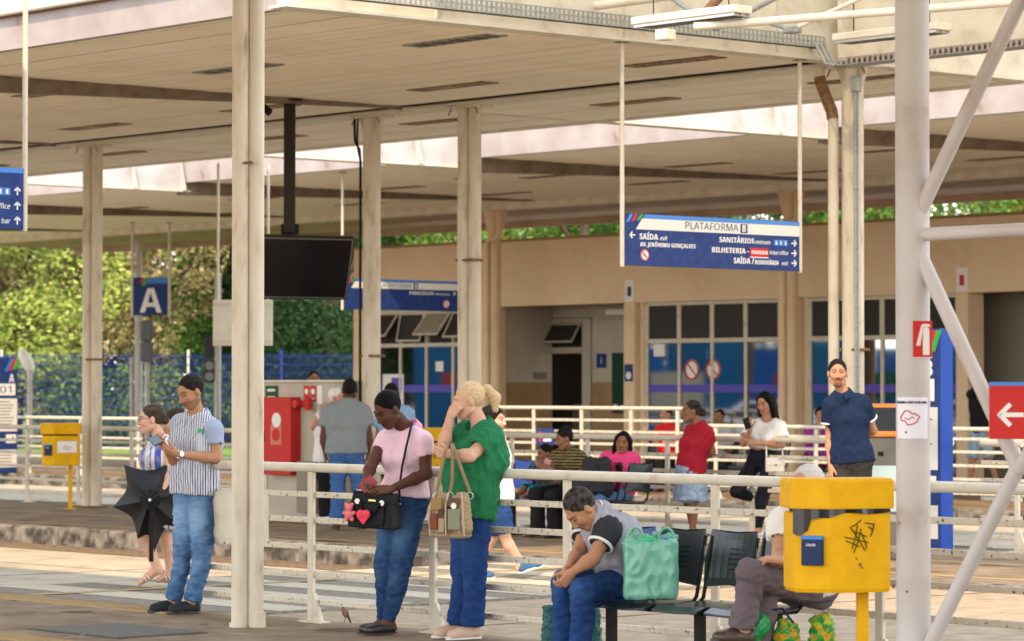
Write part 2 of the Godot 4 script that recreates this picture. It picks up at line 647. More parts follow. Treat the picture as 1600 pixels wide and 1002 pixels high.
func person(d: Dictionary) -> Node3D:
	var o := thing("person", d.label, "person", d.at, d.get("turn", FACE))
	var cell: float = d.get("cell", .016)
	var fine: float = d.get("fine", .006)
	var skin: Color = d.skin
	var hairc: Color = d.get("hairc", Color(.012, .009, .008))
	var kid: float = d.get("size", 1.0)                       # 1 an adult
	d.pelvis_basis = facing(d.yaw[0])
	# joints: each arm is shoulder, elbow, wrist; each leg hip, knee, ankle, toe; index 0 is the person's right
	var all := [d.pel, d.chest, d.neck, d.head]
	for a in d.arms: all.append_array(a.slice(0, 3))
	for l in d.legs: all.append_array(l)
	var bb := bounds(all, .16)
	# ---- skin
	var F := Field.new(bb[0], bb[1], cell)
	torso(F, d, -.008)
	F.cone(d.neck - (d.neck - d.chest).normalized() * .03, (d.neck as Vector3).lerp(d.head, .55), .056 * kid, .05 * kid, .03)
	for a in d.arms:
		var ms: Vector3 = (a[0] as Vector3).lerp(a[1], .35)
		F.cone(a[0], ms, .048 * kid, .046 * kid * d.get("limb", 1.0), .03)
		F.cone(ms, a[1], .046 * kid * d.get("limb", 1.0), .037 * kid, .02)
		var mf: Vector3 = (a[1] as Vector3).lerp(a[2], .3)
		F.cone(a[1], mf, .037 * kid, .04 * kid * d.get("limb", 1.0), .02)
		F.cone(mf, a[2], .04 * kid * d.get("limb", 1.0), .0245 * kid, .02)
	for l in d.legs:
		F.cone(l[0], l[1], .082 * kid * d.get("limb", 1.0), .052 * kid, .04)
		var mc: Vector3 = (l[1] as Vector3).lerp(l[2], .32) - facing(d.yaw[0]).z * .012
		F.cone(l[1], mc, .05 * kid, .053 * kid * d.get("limb", 1.0), .02)
		F.cone(mc, l[2], .053 * kid * d.get("limb", 1.0), .034 * kid, .02)
		if d.get("feet", "shoe") != "none":
			var fd: Vector3 = (l[3] - l[2])
			var heel: Vector3 = l[2] - Vector3.UP * .045 * kid - Vector3(fd.x, 0, fd.z).normalized() * .03
			F.cone(l[2], heel, .034 * kid, .03 * kid, .02)
			if d.has("shoe") and d.shoe[0] != "sandal": F.cone(l[2] - Vector3.UP * .02 * kid, (l[2] as Vector3).lerp(l[3], .5) - Vector3.UP * .005, .033 * kid, .02 * kid, .02)
			else: F.cone(l[2] - Vector3.UP * .02 * kid, l[3] + Vector3.UP * .012, .036 * kid, .026 * kid, .025)
	var s := F.skin()
	var cols := PackedColorArray()
	cols.resize((s[0] as PackedVector3Array).size())
	for q in cols.size():
		var v := folds.get_noise_3dv((s[0][q] as Vector3) * 22.0)
		cols[q] = skin * Color(1.0 + .1 * v, 1.0 + .05 * v, 1.0 + .04 * v)
	s.append(cols)
	# ---- head and hands
	var hb: Basis = facing(d.yaw[2], d.get("pitch", 0.0), d.get("roll", 0.0)) * Basis.from_scale(Vector3.ONE * d.get("headsize", 1.0))
	var ht := Transform3D(hb, d.head)
	var beard: int = d.get("beard", 0)
	var woman: bool = d.get("woman", false)
	add_skin(s, head_skin(kid < .8, d.get("lean", false), fine), ht, func(p: Vector3) -> Color: return head_color(p, skin, hairc, beard, woman))
	for q in 2:
		var a: Array = d.arms[q]
		if a.size() < 4: continue                            # a hand wholly hidden behind something else keeps its wrist only
		var hd: Dictionary = a[3]
		var hb2: Basis = aim(hd.get("dir", a[2] - a[1]), hd.get("palm", (d.chest as Vector3) - a[2]))
		if q == 1: hb2 = hb2 * Basis.from_scale(Vector3(-1, 1, 1))
		hb2 = hb2 * Basis.from_scale(Vector3.ONE * (.95 * kid))
		var pale := skin.lerp(Color(.5, .3, .22), .08)
		add_skin(s, hand_skin(hd.get("curl", .45), maxf(fine * .75, .0035)), Transform3D(hb2, a[2]), func(_p: Vector3) -> Color: return pale)
	var m := vcol(.55)
	put("body", skin_mesh(s, s[3]), m, o)
	# ---- clothes
	if d.has("top"): top(o, d, bb, cell)
	if d.has("bottom"): bottom(o, d, bb, cell)
	if d.has("hair"): hair(o, d, ht, fine)
	if d.has("shoe"): shoes(o, d)
	return o

func top(o: Node3D, d: Dictionary, bb: Array, cell: float) -> void:
	var t: Dictionary = d.top
	var e: float = t.get("ease", .014)
	var F := Field.new(bb[0], bb[1], cell)
	torso(F, d, e, .06)
	var sp: Vector3 = facing(d.yaw[0]).x
	var up: Vector3 = (d.chest - d.pel).normalized()
	var hem: float = t.get("hem", -.06)
	for s in [-1.0, 1.0]:
		F.cone(d.pel + sp * s * .07 * d.get("hips", 1.0) + up * .05, d.pel + sp * s * .07 * d.get("hips", 1.0) + up * (hem - .05), .1 * d.get("hips", 1.0) + e, .1 * d.get("hips", 1.0) + e + t.get("flare", .004), .06)
	var sl: float = t.get("sleeve", .6)
	var own: bool = t.has("sleeve_mat")
	var apart := []
	var cuffs := []
	for a in d.arms:
		if sl <= 0.0: break
		var e1: Vector3 = (a[0] as Vector3).lerp(a[1], minf(sl, 1.0))
		var wide: float = t.get("wide", .012)
		var G := F
		if own:
			var sb := bounds([a[0], a[1]], .14)
			G = Field.new(sb[0], sb[1], cell)
			apart.append(G)
			G.cone((a[0] as Vector3).lerp(d.chest, .1) + Vector3.UP * .008, a[0], .06 + e, .058 + e, .03)
		G.cone(a[0], e1, (.055 if not own else .058) + e * .9, .05 + wide, .03, 2 if sl <= 1.0 else 0)
		cuffs.append([e1, (a[1] - a[0]).normalized(), .05 + wide])
		if sl > 1.0: G.cone(e1, (a[1] as Vector3).lerp(a[2], sl - 1.0), .05 + wide, .04 + wide * .6, .02, 2)
	F.cut(d.pel + up * hem, -up)
	# the neck opening
	if t.get("open", 0.0) > 0.0:
		var fz: Vector3 = facing(d.yaw[1]).z
		F.ell(d.neck + fz * .05 * t.open / .1 + Vector3.UP * .02, Vector3(t.open, t.open * .9, t.open), .01, Basis.IDENTITY, true)
	var s := F.skin()
	crease(s, t.get("folds", .007), Vector3(7, 3.6, 7), d.pel.x * 31.0)
	put(t.get("name", "shirt"), skin_mesh(s), t.mat, o)
	for G: Field in apart:
		var s2 := G.skin()
		put("sleeve", skin_mesh(s2), t.sleeve_mat, o)
	if t.has("cuff"):
		for c in cuffs:
			var ring := Shape.new()
			var b := aim(c[1], Vector3(.31, .2, .93))
			var p := []
			for q in 20: p.append(c[0] - c[1] * .008 + (b.x * cos(TAU * q / 20) + b.z * sin(TAU * q / 20)) * c[2] * 1.0)
			ring.path(p, .0095, 6, true)
			put("cuff", ring.mesh(), t.cuff, o)
	if t.has("collar"):
		var ring := Shape.new()
		var n: Vector3 = ((d.neck - d.chest) as Vector3).normalized().lerp(((d.head - d.neck) as Vector3).normalized(), .35).normalized()
		var fz: Vector3 = facing(d.yaw[1]).z
		var b := aim(n, fz)
		var cr: float = t.get("cr", 1.0)
		var in_ring := []; var out_ring := []; var low := []
		for q in 25:
			var an := -2.75 + 5.5 * q / 24.0                  # open at the front
			var dir := -b.z * cos(an) + b.x * sin(an)
			var fr := (1.0 - cos(an)) * .5
			in_ring.append(d.neck + n * (.035 - fr * .03) + dir * .066 * cr)
			out_ring.append(d.neck + n * (.036 - fr * .03) + dir * .074 * cr)
			low.append(d.neck + n * (.002 - fr * .055) + dir * (.092 + fr * .016) * cr)
		for q in 24:
			ring.quad(in_ring[q], in_ring[q + 1], out_ring[q + 1], out_ring[q])
			ring.quad(out_ring[q], out_ring[q + 1], low[q + 1], low[q])
			ring.quad(in_ring[q + 1], in_ring[q], low[q] - n * .002, low[q + 1] - n * .002)
		put("collar", ring.mesh(), t.collar, o)

func bottom(o: Node3D, d: Dictionary, bb: Array, cell: float) -> void:
	var t: Dictionary = d.bottom
	var e: float = t.get("ease", .012)
	var F := Field.new(bb[0], bb[1], cell)
	var sp: Vector3 = facing(d.yaw[0]).x
	var hp: float = d.get("hips", 1.0)
	var up: Vector3 = (d.chest - d.pel).normalized()
	for s in [-1.0, 1.0]:
		F.cone(d.pel + sp * s * .065 * hp + up * t.get("waist", .045), d.pel + sp * s * .07 * hp, .092 * hp + e, .104 * hp + e, .05, 1)
		if t.get("seat", .0) > 0.0: F.ell(d.pel + sp * s * .07 - facing(d.yaw[0]).z * .05 - Vector3.UP * .03, Vector3(.085, .09, .08) * (1.0 + t.seat), .05)
	var lm: float = d.get("limb", 1.0)
	if t.has("skirt"):
		var k0: Vector3 = (d.legs[0][0] + d.legs[1][0]) * .5
		var k1: Vector3 = (d.legs[0][1] + d.legs[1][1]) * .5
		var w: float = t.get("width", .17)
		k1 = k0.lerp(k1, t.skirt)
		F.cone(k0 + sp * .05, k1 + sp * .055, .115 * hp + e, w, .06, 2)
		F.cone(k0 - sp * .05, k1 - sp * .055, .115 * hp + e, w, .06, 2)
	else:
		var len: float = t.get("length", 1.0)                 # 1 to the ankle, .5 to the knee
		for l in d.legs:
			var mid: Vector3 = (l[0] as Vector3).lerp(l[1], .5)
			F.cone(l[0], mid, .088 * lm + e, .078 * lm + e, .03)
			F.cone(mid, (l[0] as Vector3).lerp(l[1], minf(1.0, len * 2.0)), .078 * lm + e, .066 * lm + e + t.get("knee", 0.0), .018, 2 if len <= .5 else 0)
			if len > .5:
				var mc: Vector3 = (l[1] as Vector3).lerp(l[2], .35) - facing(d.yaw[0]).z * .01
				F.cone(l[1], mc, .064 * lm + e, .06 * lm + e, .012)
				F.cone(mc, (l[1] as Vector3).lerp(l[2], len * 2.0 - 1.0), .058 * lm + e, .04 + e + t.get("flare", .01), .012, 2)
	var s := F.skin()
	crease(s, t.get("folds", .009) * .8, Vector3(4, 9, 4), d.pel.x * 57.0)
	var cols := PackedColorArray()
	if t.has("fade"):                                          # denim worn pale down the fronts of the thighs and at the knees
		var deep: Color = t.fade[0]
		var pale: Color = t.fade[1]
		for q in (s[0] as PackedVector3Array).size():
			var p: Vector3 = s[0][q]
			var best := 0.0
			for l in d.legs:
				var ab: Vector3 = l[1] - l[0]
				var k: float = (p - l[0]).dot(ab) / ab.length_squared()
				var side := (p - (l[0] as Vector3).lerp(l[1], clampf(k, 0, 1))).normalized()
				best = maxf(best, exp(-pow((k - .45) / .33, 2)) * smoothstep(.0, .9, side.dot(facing(d.yaw[0]).z)))
				best = maxf(best, .7 * exp(-pow((k - 1.25) / .2, 2)) * smoothstep(.2, .9, side.dot(facing(d.yaw[0]).z)))
			var w := folds.get_noise_3dv(p * Vector3(14, 30, 14)) * .22
			cols.append(deep.lerp(pale, clampf(best * .8 + w + .12, 0, 1)))
	var made := put(t.get("name", "trousers"), skin_mesh(s, cols), t.mat, o)
	if t.has("label"): made.set_meta("label", t.label)

func hair(o: Node3D, d: Dictionary, ht: Transform3D, fine: float) -> void:
	var style: String = d.hair
	var F := Field.new(Vector3(-.15, -.34, -.22), Vector3(.15, .17, .12), fine)
	var puff: float = d.get("puff", .0)
	F.ell(Vector3(0, .035, -.0245), Vector3(.0785, .0925, .0945) + Vector3.ONE * puff, .01)
	match style:
		"short":
			F.cut(Vector3(0, .07, .066), Vector3(0, -.5, .866))
			F.cut(Vector3(0, -.045, -.09), Vector3(0, -.9, .43))
		"crown":                                             # thin hair that leaves the top bare
			F.cut(Vector3(0, .05, .04), Vector3(0, .35, .94))
			F.cut(Vector3(0, -.05, -.09), Vector3(0, -.9, .43))
		"tight", "bun", "pony":
			F.cut(Vector3(0, .074, .07), Vector3(0, -.42, .907))
			F.cut(Vector3(0, -.055, -.09), Vector3(0, -.93, .36))
			if style == "bun": F.ell(d.get("bun", Vector3(0, .045, -.135)), Vector3(.046, .044, .042) * d.get("bunsize", 1.0), .012)
			if style == "pony":
				F.cone(Vector3(0, .05, -.105), Vector3(0, .055, -.14), .022, .024, .012)
				F.cone(Vector3(0, .055, -.14), Vector3(.0, -.01, -.175), .028, .036, .02)
				F.cone(Vector3(0, -.01, -.175), Vector3(.0, -.085, -.165), .036, .02, .02)
		"long":
			F.cut(Vector3(0, .07, .072), Vector3(0, -.45, .893))
			for s in [-1.0, 1.0]:
				F.cone(Vector3(s * .066, .05, .012), Vector3(s * .08, -.06, -.005), .026, .026, .03)
				F.cone(Vector3(s * .08, -.06, -.005), Vector3(s * .085, -.06 - d.get("drop", .2), .01), .028, .018, .03)
				F.cone(Vector3(s * .05, 0, -.07), Vector3(s * .06, -.06 - d.get("drop", .2), -.07), .045, .03, .05)
			F.cone(Vector3(0, 0, -.08), Vector3(0, -.06 - d.get("drop", .2), -.085), .04, .03, .05)
	var s := F.skin()
	var grain := Vector3(120, 120, 120)
	if style in ["tight", "bun", "pony"]: grain = Vector3(75, 75, 14)
	if style == "long": grain = Vector3(70, 9, 70)
	crease(s, .0006 if style in ["short", "crown"] else .0007, grain)
	var moved := [PackedVector3Array(), PackedVector3Array(), PackedInt32Array(), PackedColorArray()]
	var c: Color = d.get("hairc", Color(.012, .009, .008))
	var grey: float = d.get("streak", 0.0)
	var fn := folds
	add_skin(moved, s, ht, func(p: Vector3) -> Color: return c.lerp(Color(.3, .28, .26), grey * clampf(.4 + .6 * fn.get_noise_3dv(p * grain * .25), 0, 1)) * (1.05 + .3 * fn.get_noise_3dv(p * grain * 1.6)))
	put("hair", skin_mesh(moved, moved[3]), M.hair, o)

# a shoe from its heel on the ground: z to the toe
func shoes(o: Node3D, d: Dictionary) -> void:
	var style: String = d.shoe[0]
	var size: float = d.get("foot", 1.0)
	for q in d.legs.size():
		var l: Array = d.legs[q]
		if d.get("hidefoot", -1) == q: continue
		var fd: Vector3 = l[3] - (l[2] - Vector3.UP * .075 * size)
		var z := fd.normalized()
		var x := Vector3.UP.cross(z).normalized()
		var y := z.cross(x)
		var long: float = .262 * size
		var t := Transform3D(Basis(x, y, z), (l[3] as Vector3) - z * (long - .02) - y * .02)
		t.origin = l[3] - z * long * .93 - y * .012
		var key := "shoe" + style
		if not store.has(key):
			var F := Field.new(Vector3(-.06, 0, -.02), Vector3(.06, .13, .29), .0065)
			if style != "sandal":
				F.cone(Vector3(0, .036, .045), Vector3(.003, .036, .13), .036, .04, .02)
				F.cone(Vector3(.003, .036, .13), Vector3(0, .03, .215), .04, .034, .02)
				F.cone(Vector3(-.012, .03, .19), Vector3(.012, .03, .19), .035, .036, .02)
				if style == "sneaker":
					F.cone(Vector3(0, .05, .05), Vector3(0, .092, .05), .038, .04, .02, 2)
					F.cone(Vector3(0, .07, .08), Vector3(0, .045, .17), .036, .032, .02)
				elif style == "loafer":
					F.cone(Vector3(0, .05, .045), Vector3(0, .066, .05), .037, .039, .02, 2)
					F.cone(Vector3(0, .05, .1), Vector3(0, .045, .16), .034, .034, .02)
				F.cut(Vector3(0, .012, 0), Vector3(0, -1, 0))
				if style == "flat": F.ell(Vector3(0, .08, .07), Vector3(.037, .045, .09), .006, Basis.IDENTITY, true)
				store[key] = F.skin()
			var outline := PackedVector2Array()
			for j in 24:
				var an := TAU * j / 24.0
				var zz := .13 - cos(an) * .131
				outline.append(Vector2(-sin(an) * (.034 + .011 * smoothstep(.06, .2, zz)), -zz))
			var sole := Shape.new()
			sole.slab(outline, 0.0, .02 if style != "flat" else .01, Transform3D(Basis(Vector3.RIGHT, -PI / 2), Vector3.ZERO))
			store[key + "sole"] = sole
		var sc := Basis.from_scale(Vector3.ONE * size)
		var sole: Shape = store[key + "sole"]
		if style != "sandal":
			var src: Array = store[key]
			var moved := [PackedVector3Array(), PackedVector3Array(), PackedInt32Array(), PackedColorArray()]
			add_skin(moved, src, t * Transform3D(sc, Vector3.ZERO), func(_p: Vector3) -> Color: return Color.WHITE)
			var up := put("shoe", skin_mesh(moved), d.shoe[1], o)
			var so := put("sole", sole.mesh(), d.shoe[2], up)
			so.transform = t * Transform3D(sc, Vector3.ZERO)
		else:
			var so := put("sandal_sole", sole.mesh(), d.shoe[2], o)
			so.transform = t * Transform3D(sc, Vector3.ZERO)
			var st := Shape.new()
			for zz in [.17, .2]:
				var p := []
				for j in 9: p.append(Vector3(cos(PI * j / 8.0) * .044, .012 + sin(PI * j / 8.0) * .05, zz - .02 * cos(PI * j / 8.0)))
				st.path(p, .006, 6)
			var strap := put("strap", st.mesh(), d.shoe[1], so)
			strap.position = Vector3.ZERO

# ---------------------------------------------------------------- the place
var M := {}

func make_materials() -> void:
	M.cream = mottled("cream", [[0.0, .5, .45, .34], [.35, .62, .57, .45], [.65, .66, .61, .49], [1.0, .7, .66, .54]], 2.4, .55, .01, 0.0)
	M.white = mottled("white", [[0.0, .3, .23, .18], [.25, .44, .4, .37], [.6, .48, .455, .435], [1.0, .52, .495, .475]], 3.1, .5, .008)
	M.rail = mottled("rail", [[0.0, .34, .26, .17], [.16, .48, .42, .32], [.32, .56, .51, .41], [.6, .59, .545, .44], [1.0, .64, .6, .5]], 2.2, .45, .02)
	M.rail_worn = mottled("rail_worn", [[0.0, .05, .035, .025], [.22, .09, .06, .04], [.25, .5, .45, .35], [.45, .56, .51, .41], [1.0, .62, .58, .48]], .9, .5, .03, 0.0, true, 3)
	M.fascia = mottled("fascia", [[0.0, .2, .135, .1], [.2, .3, .25, .23], [.6, .335, .295, .28], [1.0, .37, .335, .325]], 3.4, .6, .008)
	M.column = mottled("column", [[0.0, .3, .22, .14], [.18, .48, .41, .3], [.36, .57, .51, .4], [.6, .6, .545, .43], [1.0, .64, .59, .48]], 1.0, .5, .012)
	(M.column as StandardMaterial3D).uv1_scale = Vector3(1.1, .24, 1.1)
	M.beam = mottled("beam", [[0.0, .13, .1, .07], [.5, .19, .155, .115], [1.0, .25, .21, .16]], 2.0, .7, .01)  # joint beams: shade of their turned-away faces is put into this darker brown
	M.ceiling = mottled("ceiling", [[0.0, .7, .6, .46], [.4, .8, .71, .56], [.6, .82, .73, .585], [1.0, .86, .78, .64]], 7.0, .75, .006)
	M.ceiling_back = mottled("ceiling_back", [[0.0, .76, .67, .54], [.5, .86, .78, .64], [1.0, .88, .81, .68]], 7.0, .75, .006)
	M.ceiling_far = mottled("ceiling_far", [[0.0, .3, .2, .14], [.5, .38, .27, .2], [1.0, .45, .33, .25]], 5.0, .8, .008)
	M.rust = mottled("rust", [[0.0, .12, .06, .03], [.5, .22, .12, .06], [1.0, .35, .24, .14]], .7, .8, .02)
	M.dark = flat(.012, .011, .01, .5)
	M.grey_metal = flat(.28, .29, .28, .4, .3)
	M.zinc = mottled("zinc", [[0.0, .2, .21, .19], [.5, .3, .31, .29], [1.0, .4, .4, .37]], .6, .45, .03)
	M.navy = mottled("navy", [[0.0, .016, .035, .13], [.5, .02, .045, .17], [1.0, .028, .055, .2]], 1.2, .45, .02, 0.0, false)
	M.sky_blue = flat(.02, .18, .55, .4)
	M.sign_white = flat(.68, .66, .6, .5)
	M.print_white = flat(.75, .74, .7, .5)
	M.print_dark = flat(.02, .04, .09, .5)
	M.red = flat(.5, .03, .025, .45)
	M.green = flat(.05, .35, .07, .5)
	M.yellow = mottled("yellow", [[0.0, .46, .2, .004], [.16, .64, .335, .003], [.7, .7, .385, .003], [1.0, .73, .41, .006]], 1.1, .55, .015, 0.0, false)
	M.yellow_line = mottled("yellow_line", [[0.0, .22, .165, .1], [.35, .32, .235, .125], [1.0, .4, .29, .14]], .5, .8, .03)
	M.platform = mottled("platform", [[0.0, .12, .082, .05], [.3, .19, .136, .086], [.55, .225, .165, .108], [.75, .255, .193, .132], [1.0, .32, .25, .18]], 3.6, .75, .011)
	M.concrete = mottled("concrete", [[0.0, .3, .25, .18], [.35, .4, .35, .265], [.6, .44, .39, .3], [1.0, .49, .44, .345]], 5.3, .85, .012)
	M.sand = mottled("sand", [[0.0, .24, .175, .115], [.4, .325, .25, .17], [.6, .35, .272, .19], [1.0, .41, .33, .24]], 4.1, .9, .03)
	M.kerb = mottled("kerb", [[0.0, .03, .027, .024], [.3, .07, .064, .056], [.47, .14, .125, .108], [.7, .21, .19, .165], [1.0, .3, .275, .24]], 2.3, .9, .014, 2.5)
	M.stain = flat(.1, .07, .045, .7)
	M.dirt = mottled("dirt", [[0.0, .1, .07, .045], [.5, .19, .14, .095], [1.0, .28, .22, .16]], 1.4, .95, .02, 2.0)
	M.stripe_white = mottled("stripe_white", [[0.0, .28, .23, .165], [.3, .42, .365, .275], [1.0, .5, .44, .34]], 1.2, .8, .02)
	M.stripe_grey = mottled("stripe_grey", [[0.0, .13, .112, .086], [.5, .2, .178, .14], [1.0, .27, .245, .2]], 1.2, .8, .02)
	M.grass = mottled("grass", [[0.0, .06, .09, .015], [.5, .13, .2, .035], [1.0, .22, .28, .06]], 2.0, .95, .03, 2.0)
	M.earth = mottled("earth", [[0.0, .25, .14, .07], [.5, .38, .22, .12], [1.0, .5, .33, .2]], 2.5, .95, .02, 2.0)
	M.beige = mottled("beige", [[0.0, .6, .45, .29], [.4, .7, .535, .35], [1.0, .74, .575, .385]], 6.0, .8, .008)
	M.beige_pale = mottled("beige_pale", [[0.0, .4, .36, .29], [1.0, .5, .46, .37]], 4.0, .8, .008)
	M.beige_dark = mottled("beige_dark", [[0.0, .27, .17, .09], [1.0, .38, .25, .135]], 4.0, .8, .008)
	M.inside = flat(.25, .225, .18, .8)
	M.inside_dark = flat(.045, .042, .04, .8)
	M.film = flat(.035, .03, .028, .45)
	M.steel = flat(.45, .45, .44, .3, .9)
	M.bark = mottled("bark", [[0.0, .05, .035, .025], [1.0, .16, .12, .09]], .8, .95, .03, 2.0)
	M.leaf = vcol(.6)
	(M.leaf as StandardMaterial3D).cull_mode = BaseMaterial3D.CULL_DISABLED
	(M.leaf as StandardMaterial3D).backlight_enabled = true
	(M.leaf as StandardMaterial3D).backlight = Color(.25, .32, .08)
	(M.yellow as StandardMaterial3D).metallic_specular = .28
	var glass := StandardMaterial3D.new()
	glass.transparency = BaseMaterial3D.TRANSPARENCY_ALPHA
	glass.albedo_color = Color(.75, .82, .82, .16)
	glass.roughness = .03
	M.glass = glass
	var mirror := StandardMaterial3D.new()                       # panes with a reflecting solar film
	mirror.albedo_color = lin(.27, .28, .3)
	mirror.metallic = 1.0
	mirror.roughness = .03
	M.film_glass = mirror
	var poly_sheet := StandardMaterial3D.new()
	poly_sheet.transparency = BaseMaterial3D.TRANSPARENCY_ALPHA
	poly_sheet.albedo_color = Color(.9, .9, .84, .45)
	poly_sheet.roughness = .6
	M.sheeting = poly_sheet
	var hm := StandardMaterial3D.new()
	hm.vertex_color_use_as_albedo = true
	hm.roughness = .7
	hm.metallic_specular = .22
	M.hair = hm
	var screen := StandardMaterial3D.new()
	screen.albedo_color = lin(.008, .008, .009)
	screen.roughness = .12
	M.screen = screen

func _ready() -> void:
	rng.seed = 7
	folds.seed = 3
	folds.frequency = 1.0
	folds.fractal_octaves = 1
	# camera: 1.6 m above the platform, a long lens
	var cam := Camera3D.new()
	cam.name = "camera"
	add_child(cam)
	cam.position = Vector3(0, 1.6, 0)
	cam.rotation_degrees = Vector3(1.251, 48.73, 0)
	cam.far = 900.0
	var lens := CameraAttributesPhysical.new()
	lens.frustum_focal_length = 117.36
	lens.frustum_focus_distance = 20.6
	lens.exposure_aperture = 4.8
	cam.attributes = lens
	cam.fov = 11.672
	cam.near = .05
	cam.current = true
	# sky, sun, exposure
	var env := Environment.new()
	env.background_mode = Environment.BG_SKY
	var sky := ProceduralSkyMaterial.new()
	sky.sky_top_color = Color(.66, .71, .78)
	sky.sky_horizon_color = Color(.97, .945, .9)
	sky.sky_curve = .2
	sky.ground_horizon_color = Color(.6, .55, .48)
	sky.ground_bottom_color = Color(.45, .4, .34)
	sky.sky_energy_multiplier = 1.55
	env.sky = Sky.new()
	env.sky.sky_material = sky
	env.tonemap_mode = Environment.TONE_MAPPER_LINEAR
	env.tonemap_exposure = 2.15
	env.sdfgi_enabled = true
	env.ssao_enabled = true
	env.ssil_enabled = true
	var we := WorldEnvironment.new()
	we.name = "world"
	we.environment = env
	add_child(we)
	var sun := DirectionalLight3D.new()
	sun.name = "sun"
	sun.light_energy = .85
	sun.light_color = Color(1.0, .88, .72)
	sun.light_angular_distance = 1.2
	sun.shadow_enabled = true
	add_child(sun)
	sun.look_at_from_position(Vector3(22, 52, 38), Vector3.ZERO)
	make_materials()
	make_ground()
	make_roofs()
	make_columns()
	make_building()
	make_trees()
	make_rails()
	make_crossing_frame()
	make_signs()
	make_street()
	make_people()
	make_props()

func sheet(called: String, x0: float, x1: float, z0: float, z1: float, y: float, m: Material, thick := 0.0) -> void:
	struct(called, span(Vector3(x0, y - maxf(thick, .002), z1), Vector3(x1, y, z0)), m)

func make_ground() -> void:
	var g := PlaneMesh.new()
	g.size = Vector2(1600, 1600)
	struct("ground", g, M.earth, Vector3(-60, -.3, -60))
	# platform nearest the camera, its edge just beyond the rail
	sheet("near_platform", -95, 30, 30, -13.35, 0, M.platform, .28)
	# road, level with the platform to the right of the crossing and lower to the left
	sheet("road_right", -18.2, 30, -13.35, -19.85, -.03, M.sand, .25)
	sheet("crossing_bed", -22.0, -18.2, -13.35, -19.85, -.012, M.stripe_grey, .26)
	sheet("road_left", -95, -22.0, -13.35, -19.85, -.2, M.concrete, .08)
	var k := 0
	var z := -13.75
	while z > -19.6:                                           # zebra stripes run along x
		sheet("zebra_stripe", -21.95 + (k % 3) * .02, -18.22 - (k % 2) * .03, z, z - .42, -.008, M.stripe_white)
		z -= .86
		k += 1
	sheet("yellow_line", -20.98, -20.84, -13.36, -19.8, -.004, M.yellow_line)
	# old stains and gum on the platforms
	var spots := Shape.new()
	for q in 260:
		var at := Vector3(rng.randf_range(-27, -8), .0015 + q * .000004, rng.randf_range(-13.2, -9.5)) if q < 170 else Vector3(rng.randf_range(-40, -18), .0015 + q * .000004, rng.randf_range(-24.0, -20.2))
		var r := rng.randf_range(.012, .04) if q % 9 else rng.randf_range(.08, .25)
		var c := spots.at(at, Vector3.UP)
		for j in 10: spots.at(at + Vector3(cos(TAU * j / 10) * r * rng.randf_range(.7, 1.2), 0, sin(TAU * j / 10) * r * rng.randf_range(.7, 1.2)), Vector3.UP)
		for j in 10: spots.i.append_array([c, c + 1 + j, c + 1 + (j + 1) % 10])
	struct("floor_stains", spots.mesh(), M.stain)
	var bits := Shape.new()
	for q in 90:
		var at := Vector3(rng.randf_range(-36, -9), 0, rng.randf_range(-19.5, -9.8))
		at.y = .006 if at.z > -13.3 else (-.02 if at.x > -22.0 else -.19)
		bits.box(at, Vector3(rng.randf_range(.01, .05), .004, rng.randf_range(.008, .03)), Basis(Vector3.UP, rng.randf() * 3.0))
	struct("floor_litter", bits.mesh(), M.stripe_white).set_meta("kind", "stuff")
	# expansion joints in the road
	for jx in [-26.0, -31.5, -37.0, -44.0, -51.0, -60.0]:
		sheet("road_joint", jx - .012, jx + .012, -13.4, -19.8, -.197, M.dirt)
	sheet("road_joint", -90, -22.1, -17.55, -17.58, -.197, M.stripe_grey)
	sheet("gutter_dirt", -95, -22.0, -19.2, -19.85, -.193, M.dirt)
	for jx in [-16.4, -13.0, -9.6]:
		sheet("road_joint", jx - .01, jx + .01, -13.4, -19.7, -.026, M.dirt)
	# second platform
	sheet("middle_platform", -95, 20, -19.99, -24.3, 0, M.platform, .28)
	sheet("tactile_line", -95, 12, -20.45, -20.6, .004, M.yellow_line)
	sheet("tactile_line", -95, 12, -22.15, -22.3, .004, M.yellow_line)
	sheet("far_road", -95, 20, -24.3, -32.0, -.2, M.concrete, .08)
	sheet("far_platform", -95, 20, -32.14, -39.9, 0.0, M.platform, .28)
	sheet("tactile_line", -95, 12, -32.6, -32.75, .004, M.yellow_line)
	# kerbs in stones a metre long
	for row in [[-19.85, -.2, -95.0, 10.0], [-32.0, -.2, -95.0, 10.0], [-24.3, -.2, -95.0, 10.0]]:
		var kerb := Node3D.new()
		kerb.name = numbered("kerb")
		add_child(kerb)
		kerb.set_meta("kind", "structure")
		var variants := []
		for q in 4:
			var s := Shape.new()
			s.block(Vector3(0, -.14, 0), Vector3(.985, .29, .14 + q * .004), .012 + q * .004)
			variants.append(s.mesh())
		var x: float = -62.0
		var count := 0
		while x < -6.0 and count < 300:
			var st := put("kerb_stone", variants[count % 4], M.kerb, kerb, Vector3(x, .004 + rng.randf_range(-.006, .006), row[0] - .07))
			st.rotation = Vector3(rng.randf_range(-.02, .02), rng.randf_range(-.008, .008), 0)
			x += 1.0
			count += 1
	# tactile tiles beside the opening in the rail
	var tl := Node3D.new()
	tl.name = numbered("tactile_paving")
	add_child(tl)
	tl.set_meta("kind", "structure")
	var tile := Shape.new()
	tile.block(Vector3(0, .004, 0), Vector3(.243, .012, .243), .003)
	for a in 5:
		for b in 5: tile.tube(Vector3(-.096 + a * .048, .01, -.096 + b * .048), Vector3(-.096 + a * .048, .0155, -.096 + b * .048), .015, .01, 8)
	var tm := tile.mesh()
	for q in 34: put("tactile_tile", tm, M.yellow_line, tl, Vector3(-26.6 + q * .245, 0, -12.98))
